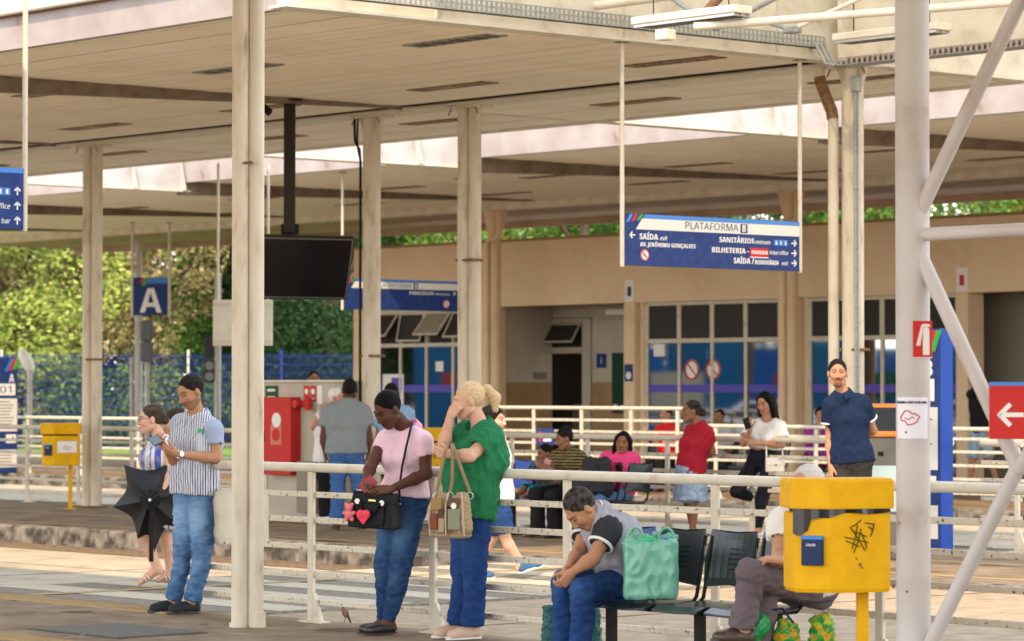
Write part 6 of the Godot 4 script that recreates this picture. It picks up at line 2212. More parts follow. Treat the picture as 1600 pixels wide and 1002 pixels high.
	field_thing(rb, "bag", flat(.45, .015, .045, .6), T(-.17, -.17, -.12), T(.17, .2, .12), .014, func(F: Field) -> void:
		for x in [-.07, .07]: F.cone(T(x, -.08, 0), T(x * .8, .1, 0), .075, .065, .05), .012)
	put("strap", span(T(.03, -.02, .07), T(.065, .17, .085), .006), flat(.06, .008, .012, .6), rb)
	var gb := thing("backpack", "dark grey backpack standing on the seat between the mother and the woman in pink", "bag", Vector3(-24.55, .44, -22.75), FACE)
	field_thing(gb, "bag", flat(.03, .032, .035, .7), T(-.2, -.02, -.15), T(.2, .5, .15), .016, func(F: Field) -> void:
		for x in [-.09, .09]: F.cone(T(x, .09, 0), T(x * .85, .36, 0), .09, .08, .06)
		F.cut(T(0, .003, 0), T(0, -1, 0)), .014)
	put("pocket", span(T(-.1, .06, .1), T(.1, .22, .13), .02), flat(.025, .026, .03, .7), gb)
	# white purse
	var wp := thing("purse", "small white purse hanging at the hip of the woman with the phone", "purse", out(white, T(.14, .79, .2)), FACE + .2)
	put("body", box_mesh(T(.2, .155, .06), .015), flat(.68, .64, .55, .4), wp)
	put("flap", span(T(-.1, .0, .031), T(.1, .08, .038), .003), flat(.72, .68, .6, .4), wp)
	put("clasp", span(T(-.01, -.005, .038), T(.012, .012, .043)), flat(.2, .18, .1, .3, .8), wp)
	var wst := Shape.new()
	wst.path([T(-.09, .07, 0), T(-.095, .2, .0), T(-.085, .32, -.02)], .009, 6)
	wst.path([T(.09, .07, 0), T(.095, .25, -.06), T(.1, .42, -.12)], .007, 6)
	put("strap", wst.mesh(), flat(.68, .64, .55, .4), wp)
	# sparrow
	var b := thing("sparrow", "small brown sparrow on the ground by the railing post", "bird", Vector3(-17.2, -.03, -13.55), FACE)
	var s := Shape.new()
	s.ball(T(0, .075, 0), T(.024, .04, .026), 10, 12, Basis(Vector3.BACK, .35))
	put("body", s.mesh(), mottled("feather", [[0.0, .08, .045, .025], [.5, .22, .14, .09], [1.0, .4, .3, .2]], .05, .9, .03, 0.0, false), b)
	var hdm := Shape.new()
	hdm.ball(T(-.018, .118, .004), T(.016, .016, .016), 8, 10)
	put("head", hdm.mesh(), flat(.03, .018, .012, .8), b)
	var bk := Shape.new()
	bk.tube(T(-.032, .117, .004), T(-.046, .115, .004), .005, .0005, 8)
	put("beak", bk.mesh(), flat(.02, .02, .02, .5), b)
	put("cheek", skin_ball(T(-.027, .11, .012), T(.006, .007, .007)), flat(.6, .55, .5), b)
	var tl := Shape.new()
	tl.block(T(.03, .025, 0), T(.012, .06, .018), .003, Basis(Vector3.BACK, .35))
	tl.block(T(.014, .07, .016), T(.012, .06, .012), .004, Basis(Vector3.BACK, .4))
	put("tail", tl.mesh(), flat(.05, .03, .02, .9), b)
	var lg := Shape.new()
	for z in [-.01, .012]: lg.path([T(.0, .045, z), T(-.004, .015, z), T(-.012, .002, z), T(-.03, .002, z)], .002, 5)
	put("leg", lg.mesh(), flat(.15, .08, .05), b)

func skin_ball(c: Vector3, r: Vector3) -> ArrayMesh:
	var s := Shape.new()
	s.ball(c, r, 8, 12)
	return s.mesh()

# ---------------------------------------------------------------- cloth and people
func bands(key: String, w: int, h: int, size: Vector3, paint: Callable, rough := .85) -> StandardMaterial3D:
	var im := Image.create(w, h, false, Image.FORMAT_RGB8)
	for y in h:
		for x in w: im.set_pixel(x, y, paint.call(x, y))
	return painted(key, im, size, rough)

func woven(key: String, c: Color, spread := .25, metres := .5, freq := .02) -> StandardMaterial3D:
	return mottled(key, [[0.0, c.r * (1 - spread), c.g * (1 - spread), c.b * (1 - spread)], [.5, c.r, c.g, c.b], [1.0, c.r * (1 + spread), c.g * (1 + spread), c.b * (1 + spread)]], metres, .85, freq, .8, false)

func make_cloth() -> void:
	M.denim = mottled("denim", [[0.0, .06, .125, .24], [.4, .078, .155, .28], [.62, .092, .175, .31], [1.0, .12, .215, .36]], .3, .9, .03, .0, false)
	M.denim_dark = mottled("denim_dark", [[0.0, .014, .034, .09], [.45, .02, .05, .125], [.68, .028, .066, .155], [1.0, .06, .11, .2]], .3, .9, .03, .0, false)
	M.denim_deep = mottled("denim_deep", [[0.0, .016, .042, .135], [.5, .02, .055, .165], [1.0, .032, .075, .2]], .3, .9, .03, .0, false)
	M.denim_pale = mottled("denim_pale", [[0.0, .16, .24, .36], [.4, .25, .35, .47], [.6, .32, .42, .54], [1.0, .45, .54, .63]], .45, .9, .015, .6, false)
	M.jeans = vcol(.9)
	M.pink = woven("pink", Color(.72, .5, .58), .05)
	M.pink_trim = woven("pink_trim", Color(.7, .3, .4), .15)
	M.green_cloth = woven("green_cloth", Color(.018, .15, .06), .12)
	M.grey_knit = woven("grey_knit", Color(.3, .3, .33), .12, .12)
	M.charcoal = woven("charcoal", Color(.03, .032, .036), .2)
	M.white_cloth = woven("white_cloth", Color(.7, .68, .65), .06)
	M.mauve = woven("mauve", Color(.125, .1, .112), .1)
	M.navy_cloth = woven("navy_cloth", Color(.009, .019, .05), .15)
	M.grey_tee = woven("grey_tee", Color(.2, .225, .235), .12, .2)
	M.sky_cloth = woven("sky_cloth", Color(.25, .4, .62), .15)
	M.hot_pink = woven("hot_pink", Color(.72, .06, .2), .1)
	M.red_cloth = woven("red_cloth", Color(.34, .015, .03), .14)
	M.bright_red = woven("bright_red", Color(.55, .02, .02), .12)
	M.chambray = woven("chambray", Color(.3, .36, .48), .1, .15)
	M.boy_tee = mottled("boy_tee", [[0.0, .012, .02, .04], [.6, .015, .025, .05], [.68, .1, .25, .45], [1.0, .4, .5, .6]], .3, .85, .02, 0.0, false, 2)
	M.grey_print = mottled("grey_print", [[0.0, .08, .08, .09], [.45, .25, .25, .26], [.55, .5, .5, .5], [1.0, .6, .6, .6]], .25, .85, .03, 0.0, false, 2)
	M.purple_print = mottled("purple_print", [[0.0, .3, .03, .03], [.4, .2, .02, .25], [.6, .35, .04, .4], [1.0, .5, .1, .06]], .4, .85, .015, 0.0, false, 2)
	var n := FastNoiseLite.new()
	n.frequency = .05
	# fine upright stripes
	M.stripes = bands("stripes", 256, 64, Vector3(.145, .145, .145), func(x: int, y: int) -> Color:
		var k := fposmod(x + n.get_noise_2d(x, y) * 1.5, 32.0)
		return lin(.075, .095, .19) if k < 12.0 else (lin(.62, .63, .66) if k > 14.0 and k < 30.0 else lin(.3, .33, .42)))
	M.olive_stripes = bands("olive_stripes", 64, 256, Vector3(.26, .26, .26), func(x: int, y: int) -> Color:
		var k := y % 32
		return lin(.02, .016, .014) if k < 19 else lin(.27, .2, .075))
	M.dress = bands("dress", 256, 64, Vector3(.3, .3, .3), func(x: int, y: int) -> Color:
		var k := x % 128
		return lin(.05, .08, .33) if k < 44 else (lin(.62, .57, .48) if k < 92 else (lin(.08, .12, .4) if k < 104 else lin(.55, .5, .44))))

func make_people() -> void:
	make_cloth()
	var d0 := {"label": "man in a blue striped short sleeved shirt and faded jeans looking at a phone", "at": Vector3(-18.466, 0, -13.104), "cell": 0.0125, "fine": 0.005, "pel": Vector3(0.055, 0.894, 0), "chest": Vector3(0.069, 1.215, 0), "neck": Vector3(0.078, 1.421, 0), "head": Vector3(0.028, 1.577, 0.05), "yaw": [-42, -42, -50], "skin": Color(0.4, 0.205, 0.12), "pitch": 26, "hair": "short", "hairc": Color(0.012, 0.009, 0.008), "streak": 0.04, "beard": 1, "girth": 1.12, "belly": 0.02, "headsize": 1, "top": {"mat": M.stripes, "sleeve": 0.52, "sleeve_mat": M.chambray, "ease": 0.018, "hem": -0.05, "folds": 0.006, "collar": M.chambray, "open": 0.055, "wide": 0.02}, "bottom": {"mat": M.jeans, "fade": [Color(.04, .1, .22), Color(.2, .34, .52)], "ease": 0.006, "flare": 0.018, "knee": 0.004, "folds": 0.012}, "shoe": ["loafer", flat(.02, .024, .028, .5), flat(.012, .012, .013, .4)], "arms": [[Vector3(-0.055, 1.345, -0.117), Vector3(-0.073, 1.059, 0), Vector3(-0.128, 1.169, 0.2), {"dir": Vector3(-0.3, 0.5, 0.5), "palm": Vector3(0.3, 0.3, -0.6), "curl": 0.7}], [Vector3(0.193, 1.306, 0.12), Vector3(0.225, 1.105, 0.15), Vector3(-0.037, 1.141, 0.33), {"dir": Vector3(-1, 0.35, 0.15), "palm": Vector3(0.1, 0.7, -0.5), "curl": 0.55}]], "legs": [[Vector3(-0.008, 0.864, -0.057), Vector3(-0.023, 0.435, 0.05), Vector3(-0.092, 0.09, 0.04), Vector3(-0.254, 0.016, 0.106)], [Vector3(0.118, 0.864, 0.057), Vector3(0.119, 0.417, 0.12), Vector3(0.05, 0.09, 0.14), Vector3(-0.104, 0.016, 0.222)]]}
	var n0 := person(d0)
	watch(d0, n0, 1)
	var d1 := {"label": "woman in a pink polo shirt and dark jeans reaching into a black handbag", "at": Vector3(-15.982, 0, -12.978), "cell": 0.0125, "fine": 0.005, "pel": Vector3(0.075, 0.854, 0), "chest": Vector3(0.105, 1.164, 0), "neck": Vector3(0.105, 1.349, 0), "head": Vector3(-0.025, 1.462, 0.1), "yaw": [-42, -36, -50], "skin": Color(0.1, 0.046, 0.029), "pitch": 34, "hair": "bun", "bun": Vector3(0, .05, -.112), "bunsize": 0.6, "hairc": Color(0.006, 0.005, 0.005), "woman": true, "girth": 0.9, "bust": 0.05, "hips": 1.03, "top": {"mat": M.pink, "sleeve": 0.42, "ease": 0.007, "hem": 0.045, "folds": 0.004, "collar": M.pink_trim, "open": 0.05, "wide": 0.006}, "bottom": {"mat": M.jeans, "fade": [Color(.012, .032, .095), Color(.06, .13, .25)], "ease": 0.004, "flare": 0, "folds": 0.007, "waist": 0.1}, "shoe": ["flat", flat(.012, .012, .013, .4), flat(.012, .012, .013, .4)], "foot": 0.92, "arms": [[Vector3(-0.046, 1.265, -0.02), Vector3(-0.13, 1.106, 0.1), Vector3(-0.163, 0.997, 0.24), {"dir": Vector3(0.25, -0.6, 0.5), "palm": Vector3(0.6, 0, 0.4), "curl": 0.75}], [Vector3(0.214, 1.256, 0.14), Vector3(0.23, 1.047, 0.14), Vector3(0, 0.951, 0.29), {"dir": Vector3(-1, -0.05, 0), "palm": Vector3(0, -0.4, -0.6), "curl": 0.6}]], "legs": [[Vector3(0.012, 0.824, -0.057), Vector3(-0.046, 0.444, 0.06), Vector3(-0.054, 0.09, 0.02), Vector3(-0.212, 0.016, 0.053)], [Vector3(0.139, 0.824, 0.057), Vector3(0.063, 0.427, 0.14), Vector3(-0.017, 0.09, 0.12), Vector3(-0.172, 0.016, 0.164)]]}
	var n1 := person(d1)
	var d2 := {"label": "blonde woman in a loose green top and jeans holding her forehead", "at": Vector3(-15.346, 0, -13.058), "cell": 0.0125, "fine": 0.005, "pel": Vector3(0.045, 0.874, 0), "chest": Vector3(0.094, 1.173, 0), "neck": Vector3(0.119, 1.37, 0), "head": Vector3(0.025, 1.522, 0), "yaw": [-68, -62, -82], "skin": Color(0.56, 0.33, 0.23), "pitch": 10, "hair": "pony", "hairc": Color(0.52, 0.37, 0.2), "streak": 0.15, "woman": true, "girth": 1.22, "bust": 0.06, "belly": 0.03, "hips": 1.05, "limb": 1.08, "top": {"name": "blouse", "mat": M.green_cloth, "sleeve": 0.62, "ease": 0.03, "hem": -0.09, "flare": 0.02, "folds": 0.012, "open": 0.085, "wide": 0.03}, "bottom": {"mat": M.jeans, "fade": [Color(.012, .035, .13), Color(.03, .075, .2)], "ease": 0.008, "flare": 0.03, "folds": 0.007, "knee": 0.003}, "shoe": ["loafer", flat(.5, .36, .28, .6), flat(.6, .58, .55, .6)], "foot": 0.95, "arms": [[Vector3(0.012, 1.305, -0.15), Vector3(-0.135, 1.21, 0.02), Vector3(-0.09, 1.419, 0.06), {"dir": Vector3(0.55, 0.8, 0.05), "palm": Vector3(0.25, -0.2, -0.8), "curl": 0.5}], [Vector3(0.172, 1.288, 0.15), Vector3(0.041, 1.173, 0.28), Vector3(-0.074, 1.186, 0.17), {"dir": Vector3(-1, 0.1, -0.25), "palm": Vector3(0, 0.2, -1), "curl": 0.55}]], "legs": [[Vector3(0.013, 0.844, -0.079), Vector3(-0.004, 0.451, 0), Vector3(-0.037, 0.09, -0.04), Vector3(-0.195, 0.016, 0.011)], [Vector3(0.077, 0.844, 0.079), Vector3(0.07, 0.443, 0.12), Vector3(0.053, 0.09, 0.1), Vector3(-0.101, 0.016, 0.162)]]}
	var n2 := person(d2)
	necklace(d2, n2, .2)
	var d3 := {"label": "old man in a grey polo with dark sleeves asleep bent over on the bench", "at": Vector3(-13.125, 0, -12.123), "cell": 0.0125, "fine": 0.005, "pel": Vector3(0.135, 0.527, -0.1), "chest": Vector3(0.116, 0.764, 0.06), "neck": Vector3(0.025, 0.905, 0.14), "head": Vector3(-0.065, 0.92, 0.2), "yaw": [-52, -58, -66], "skin": Color(0.4, 0.205, 0.12), "pitch": 54, "hair": "short", "hairc": Color(0.016, 0.012, 0.01), "streak": 0.18, "girth": 1.02, "belly": 0.03, "top": {"mat": M.grey_knit, "sleeve": 0.55, "sleeve_mat": M.charcoal, "ease": 0.022, "hem": -0.03, "folds": 0.011, "collar": M.white_cloth, "cr": 0.82, "cuff": M.white_cloth, "wide": 0.02}, "bottom": {"mat": M.jeans, "fade": [Color(.012, .038, .13), Color(.04, .1, .25)], "ease": 0.007, "flare": 0.018, "folds": 0.009}, "shoe": ["loafer", flat(.012, .012, .013, .4), flat(.012, .012, .013, .4)], "arms": [[Vector3(-0.025, 0.836, -0.08), Vector3(-0.073, 0.676, 0.05), Vector3(-0.138, 0.596, 0.22), {"dir": Vector3(-0.5, -0.7, 0.3), "palm": Vector3(0.6, 0, 0.3), "curl": 0.8}], [Vector3(0.084, 0.807, 0.24), Vector3(0, 0.655, 0.33), Vector3(-0.116, 0.582, 0.36), {"dir": Vector3(-0.6, -0.7, 0), "palm": Vector3(-0.3, 0.1, -0.8), "curl": 0.8}]], "legs": [[Vector3(0.082, 0.497, -0.167), Vector3(-0.164, 0.509, 0.2), Vector3(-0.178, 0.09, 0.16), Vector3(-0.33, 0.016, 0.247)], [Vector3(0.187, 0.497, -0.033), Vector3(-0.065, 0.48, 0.42), Vector3(-0.08, 0.09, 0.36), Vector3(-0.223, 0.016, 0.46)]]}
	var n3 := person(d3)
	var d4 := {"label": "white haired man in mauve trousers sitting cross legged behind the yellow bin", "at": Vector3(-11.611, 0, -12.188), "cell": 0.0125, "fine": 0.005, "pel": Vector3(0.096, 0.545, -0.16), "chest": Vector3(0.089, 0.801, -0.04), "neck": Vector3(0.082, 0.955, 0.02), "head": Vector3(0.075, 1.068, 0.06), "yaw": [-50, -50, -50], "skin": Color(0.45, 0.245, 0.155), "pitch": 30, "hair": "crown", "hairc": Color(0.5, 0.47, 0.44), "streak": 0.2, "girth": 1.05, "top": {"mat": M.white_cloth, "sleeve": 0.5, "ease": 0.022, "hem": 0.02, "folds": 0.008, "wide": 0.025}, "bottom": {"waist": 0.1, "mat": M.mauve, "ease": 0.008, "flare": 0.025, "folds": 0.011, "knee": 0.004}, "shoe": ["loafer", flat(.05, .03, .02, .4), flat(.012, .012, .013, .4)], "arms": [[Vector3(-0.061, 0.883, -0.04), Vector3(-0.082, 0.713, 0.05), Vector3(-0.089, 0.685, 0.24), {"dir": Vector3(-1, 0.1, 0), "palm": Vector3(0, -0.8, 0.2), "curl": 0.5}], [Vector3(0.218, 0.894, 0.1), Vector3(0.205, 0.672, 0.12), Vector3(-0.082, 0.699, 0.34), {"dir": Vector3(-1, 0.15, 0), "palm": Vector3(0, -0.8, -0.2), "curl": 0.5}]], "legs": [[Vector3(0.041, 0.515, -0.225), Vector3(-0.15, 0.586, 0.14), Vector3(-0.212, 0.09, 0.12), Vector3(-0.355, 0.016, 0.22)], [Vector3(0.15, 0.515, -0.095), Vector3(-0.253, 0.638, 0.34), Vector3(-0.297, 0.347, 0.3), Vector3(-0.451, 0.289, 0.36)]]}
	var n4 := person(d4)
	watch(d4, n4, 1)
	var d5 := {"label": "woman in a blue striped dress and glasses walking with a black umbrella", "at": Vector3(-21.124, 0, -14.692), "cell": 0.014, "fine": 0.0055, "pel": Vector3(0.036, 0.767, 0), "chest": Vector3(0.042, 1.043, 0), "neck": Vector3(0.031, 1.204, 0), "head": Vector3(-0.057, 1.35, 0.02), "yaw": [-72, -70, -76], "skin": Color(0.56, 0.33, 0.23), "pitch": 4, "hair": "bun", "bun": Vector3(0, -.01, -.12), "bunsize": 0.9, "hairc": Color(0.04, 0.024, 0.016), "streak": 0.1, "woman": true, "girth": 1.05, "bust": 0.05, "hips": 1.05, "feet": "bare", "foot": 0.92, "top": {"name": "dress_top", "mat": M.dress, "sleeve": 0, "ease": 0.012, "hem": -0.1, "folds": 0.006, "open": 0.08}, "bottom": {"name": "dress_skirt", "mat": M.dress, "skirt": 0.72, "width": 0.16, "ease": 0.016, "folds": 0.01}, "shoe": ["sandal", flat(.6, .55, .48, .5), flat(.3, .19, .1, .7)], "arms": [[Vector3(-0.024, 1.139, -0.164), Vector3(-0.026, 0.923, -0.05), Vector3(-0.047, 0.808, 0.15)], [Vector3(0.089, 1.136, 0.13), Vector3(0.13, 0.928, 0.2), Vector3(0.057, 0.756, 0.33), {"dir": Vector3(-0.6, -0.6, 0.2), "palm": Vector3(0, 0, -1), "curl": 0.9}]], "legs": [[Vector3(0.01, 0.737, -0.081), Vector3(0.068, 0.36, -0.08), Vector3(0.099, 0.116, -0.1), Vector3(0.005, 0.032, -0.06)], [Vector3(0.063, 0.737, 0.081), Vector3(-0.099, 0.392, 0.1), Vector3(0.005, 0.163, 0.08), Vector3(-0.125, 0.017, 0.1)]]}
	var n5 := person(d5)
	glasses(d5, n5)
	var d6 := {"label": "girl with tied hair walking behind the woman with the umbrella", "at": Vector3(-21.579, 0, -15.209), "cell": 0.018, "fine": 0.0065, "pel": Vector3(0.011, 0.67, 0), "chest": Vector3(0.011, 0.921, 0), "neck": Vector3(0, 1.108, 0), "head": Vector3(-0.027, 1.311, 0.04), "yaw": [-60, -60, -65], "skin": Color(0.45, 0.245, 0.155), "pitch": 8, "hair": "tight", "hairc": Color(0.035, 0.02, 0.013), "woman": true, "size": 0.85, "girth": 0.8, "top": {"mat": M.pink, "sleeve": 0.4, "ease": 0.01, "hem": -0.05}, "bottom": {"mat": M.denim, "length": 0.5, "ease": 0.015}, "shoe": ["sneaker", flat(.6, .58, .55, .6), flat(.6, .58, .55, .6)], "foot": 0.85, "arms": [[Vector3(-0.07, 1.036, -0.129), Vector3(-0.075, 0.894, 0.1), Vector3(-0.075, 0.76, 0.15)], [Vector3(0.078, 1.036, 0.129), Vector3(0.086, 0.867, 0.1), Vector3(0.086, 0.707, 0.1)]], "legs": [[Vector3(-0.025, 0.644, -0.063), Vector3(-0.011, 0.333, 0), Vector3(-0.021, 0.08, 0), Vector3(-0.15, 0.016, 0.074)], [Vector3(0.047, 0.644, 0.063), Vector3(0.043, 0.333, 0.1), Vector3(0.043, 0.08, 0.1), Vector3(-0.086, 0.016, 0.174)]]}
	var n6 := person(d6)
	var d7 := {"label": "tall thin man in a navy polo with white trim standing with one arm behind", "at": Vector3(-18.25, 0, -19.87), "cell": 0.0135, "fine": 0.005, "pel": Vector3(0.005, 0.988, 0), "chest": Vector3(-0.027, 1.343, 0), "neck": Vector3(-0.071, 1.567, 0), "head": Vector3(-0.115, 1.731, 0.03), "yaw": [-22, -20, -4], "skin": Color(0.4, 0.205, 0.12), "pitch": 0, "lean": true, "hair": "short", "hairc": Color(0.012, 0.009, 0.008), "beard": 2, "girth": 0.93, "headsize": 1.02, "top": {"mat": M.navy_cloth, "sleeve": 0.55, "ease": 0.018, "hem": -0.02, "folds": 0.009, "collar": M.navy_cloth, "open": 0.05, "cuff": M.white_cloth, "wide": 0.018}, "bottom": {"mat": flat(.03, .028, .026, .8), "ease": 0.012, "flare": 0.02}, "shoe": ["sneaker", flat(.012, .012, .013, .4), flat(.012, .012, .013, .4)], "arms": [[Vector3(-0.18, 1.458, 0), Vector3(-0.175, 1.174, -0.04), Vector3(-0.175, 0.944, 0.02), {"dir": Vector3(0, -1, 0.1), "palm": Vector3(0.8, 0, -0.3), "curl": 0.35}], [Vector3(0.109, 1.469, 0.03), Vector3(0.202, 1.239, -0.1), Vector3(0.066, 1.217, -0.2)]], "legs": [[Vector3(-0.073, 0.958, -0.032), Vector3(-0.055, 0.52, 0.05), Vector3(-0.077, 0.09, 0), Vector3(-0.136, 0.016, 0.164)], [Vector3(0.084, 0.958, 0.032), Vector3(0.066, 0.52, 0), Vector3(0.077, 0.09, -0.05), Vector3(0.061, 0.016, 0.124)]]}
	var n7 := person(d7)
	var d8 := {"label": "heavy man in a grey t-shirt and jeans seen from behind at the hydrant cabinet", "at": Vector3(-28.057, 0, -22.135), "cell": 0.017, "fine": 0.0065, "pel": Vector3(-0.015, 0.902, 0), "chest": Vector3(-0.015, 1.222, 0), "neck": Vector3(0.007, 1.455, 0), "head": Vector3(0.022, 1.585, 0), "yaw": [178, 178, 185], "skin": Color(0.1, 0.046, 0.029), "hair": "short", "hairc": Color(0.012, 0.009, 0.008), "girth": 1.35, "hips": 1.2, "limb": 1.15, "headsize": 1.08, "top": {"mat": M.grey_tee, "sleeve": 0.6, "ease": 0.026, "hem": -0.04, "wide": 0.03, "folds": 0.007}, "bottom": {"mat": M.jeans, "fade": [Color(.04, .1, .26), Color(.1, .2, .4)], "ease": 0.008, "flare": 0.035, "seat": 0.06, "folds": 0.014}, "shoe": ["loafer", flat(.06, .04, .025, .5), flat(.012, .012, .013, .4)], "arms": [[Vector3(0.196, 1.345, 0), Vector3(0.247, 1.076, 0.03), Vector3(0.233, 0.858, -0.02), {"dir": Vector3(0, -1, 0), "palm": Vector3(-1, 0, 0), "curl": 0.5}], [Vector3(-0.233, 1.331, 0), Vector3(-0.276, 1.062, 0.03), Vector3(-0.255, 0.858, -0.02), {"dir": Vector3(0, -1, 0), "palm": Vector3(1, 0, 0), "curl": 0.5}]], "legs": [[Vector3(0.07, 0.872, 0.003), Vector3(0.145, 0.436, 0), Vector3(0.153, 0.09, 0), Vector3(0.183, 0.016, -0.172)], [Vector3(-0.099, 0.872, -0.003), Vector3(-0.109, 0.436, 0), Vector3(-0.124, 0.09, 0), Vector3(-0.154, 0.016, -0.172)]]}
	var n8 := person(d8)
	var d9 := {"label": "person in a white sleeveless top and black trousers beside the man in grey", "at": Vector3(-29.38, 0, -22.88), "cell": 0.02, "fine": 0.008, "pel": Vector3(-0.008, 0.789, 0), "chest": Vector3(-0.008, 1.115, 0), "neck": Vector3(0.038, 1.358, 0), "head": Vector3(0.114, 1.494, 0), "yaw": [60, 60, 70], "skin": Color(0.45, 0.245, 0.155), "hair": "tight", "hairc": Color(0.6, 0.58, 0.55), "woman": true, "top": {"mat": M.white_cloth, "sleeve": 0.15, "ease": 0.015, "hem": -0.06}, "bottom": {"mat": flat(.012, .012, .014, .8), "ease": 0.012}, "shoe": ["sneaker", flat(.6, .58, .55, .6), flat(.6, .58, .55, .6)], "arms": [[Vector3(-0.066, 1.272, 0.152), Vector3(-0.167, 1.145, 0.1), Vector3(-0.068, 1.32, 0.2), {"dir": Vector3(0.5, 0.8, 0), "palm": Vector3(0, 0, -1), "curl": 0.5}], [Vector3(0.109, 1.272, -0.152), Vector3(0.098, 1.055, -0.1), Vector3(0.136, 0.903, 0)]], "legs": [[Vector3(-0.05, 0.759, 0.074), Vector3(-0.03, 0.373, 0), Vector3(-0.045, 0.09, 0), Vector3(0.106, 0.016, 0.088)], [Vector3(0.035, 0.759, -0.074), Vector3(0.015, 0.373, 0), Vector3(0.015, 0.09, -0.1), Vector3(0.167, 0.016, -0.012)]]}
	var n9 := person(d9)
	var d10 := {"label": "man standing behind the hydrant booth with only his head showing", "at": Vector3(-33.845, 0, -26.115), "cell": 0.024, "fine": 0.008, "pel": Vector3(0, 0.887, 0), "chest": Vector3(0, 1.278, 0), "neck": Vector3(0, 1.565, 0), "head": Vector3(0, 1.73, 0), "yaw": [10, 10, 10], "skin": Color(0.25, 0.12, 0.07), "hair": "short", "hairc": Color(0.012, 0.009, 0.008), "top": {"mat": M.grey_tee, "sleeve": 0.5}, "bottom": {"mat": M.denim}, "shoe": ["sneaker", flat(.012, .012, .013, .4), flat(.012, .012, .013, .4)], "arms": [[Vector3(-0.172, 1.468, 0.03), Vector3(-0.209, 1.061, 0), Vector3(-0.209, 0.8, 0)], [Vector3(0.172, 1.468, -0.03), Vector3(0.209, 1.061, 0), Vector3(0.209, 0.8, 0)]], "legs": [[Vector3(-0.084, 0.857, 0.015), Vector3(-0.078, 0.5, 0), Vector3(-0.078, 0.09, 0), Vector3(-0.078, 0.016, 0.175)], [Vector3(0.084, 0.857, -0.015), Vector3(0.078, 0.5, 0), Vector3(0.078, 0.09, 0), Vector3(0.078, 0.016, 0.175)]]}
	var n10 := person(d10)
	var d11 := {"label": "man in a light blue shirt standing behind the woman in pink", "at": Vector3(-28.209, 0, -22.962), "cell": 0.02, "fine": 0.0075, "pel": Vector3(0, 0.83, 0), "chest": Vector3(0, 1.178, 0), "neck": Vector3(-0.015, 1.393, 0), "head": Vector3(-0.037, 1.548, 0), "yaw": [150, 150, 150], "skin": Color(0.25, 0.12, 0.07), "hair": "short", "hairc": Color(0.012, 0.009, 0.008), "girth": 1.1, "top": {"mat": M.sky_cloth, "sleeve": 0.6, "ease": 0.025, "wide": 0.03, "folds": 0.012}, "bottom": {"mat": flat(.03, .03, .035, .8), "ease": 0.016}, "shoe": ["loafer", flat(.012, .012, .013, .4), flat(.012, .012, .013, .4)], "arms": [[Vector3(0.142, 1.314, 0.087), Vector3(0.185, 1.03, 0), Vector3(0.163, 0.807, 0.1)], [Vector3(-0.161, 1.314, -0.087), Vector3(-0.2, 1.037, 0), Vector3(-0.207, 0.83, 0.05), {"dir": Vector3(0, -1, 0), "palm": Vector3(1, 0, 0), "curl": 0.4}]], "legs": [[Vector3(0.074, 0.8, 0.042), Vector3(0.067, 0.415, 0), Vector3(0.067, 0.09, 0), Vector3(0.127, 0.016, -0.164)], [Vector3(-0.074, 0.8, -0.042), Vector3(-0.067, 0.415, 0), Vector3(-0.067, 0.09, 0), Vector3(-0.007, 0.016, -0.164)]]}
	var n11 := person(d11)
	var d12 := {"label": "dark haired youth in denim shorts and blue canvas shoes walking behind the blonde woman", "at": Vector3(-20.032, 0, -17.4), "cell": 0.015, "fine": 0.007, "pel": Vector3(0.011, 0.724, 0), "chest": Vector3(0, 1.016, 0), "neck": Vector3(-0.016, 1.178, 0), "head": Vector3(-0.016, 1.33, 0.02), "yaw": [78, 75, 70], "skin": Color(0.56, 0.33, 0.23), "hair": "short", "puff": 0.012, "hairc": Color(0.012, 0.009, 0.008), "size": 0.92, "girth": 0.92, "top": {"mat": M.white_cloth, "sleeve": 0.5, "ease": 0.015, "hem": -0.08}, "bottom": {"name": "shorts", "mat": M.denim_deep, "length": 0.46, "ease": 0.02, "folds": 0.01}, "shoe": ["sneaker", flat(.05, .12, .24, .7), flat(.6, .58, .55, .6)], "foot": 0.92, "arms": [[Vector3(-0.051, 1.113, 0.156), Vector3(0.059, 0.914, 0.2), Vector3(0.076, 1.124, 0.25), {"dir": Vector3(0, 1, 0.1), "palm": Vector3(-1, 0, 0), "curl": 0.6}], [Vector3(0.032, 1.113, -0.156), Vector3(-0.081, 0.914, -0.1), Vector3(-0.038, 0.778, 0)]], "legs": [[Vector3(-0.005, 0.697, 0.076), Vector3(0.076, 0.357, 0.06), Vector3(0.216, 0.13, 0.04), Vector3(0.4, 0.114, 0.04)], [Vector3(0.027, 0.697, -0.076), Vector3(-0.038, 0.335, -0.06), Vector3(-0.168, 0.076, -0.06), Vector3(-0.016, 0.005, -0.06)]]}
	var n12 := person(d12)
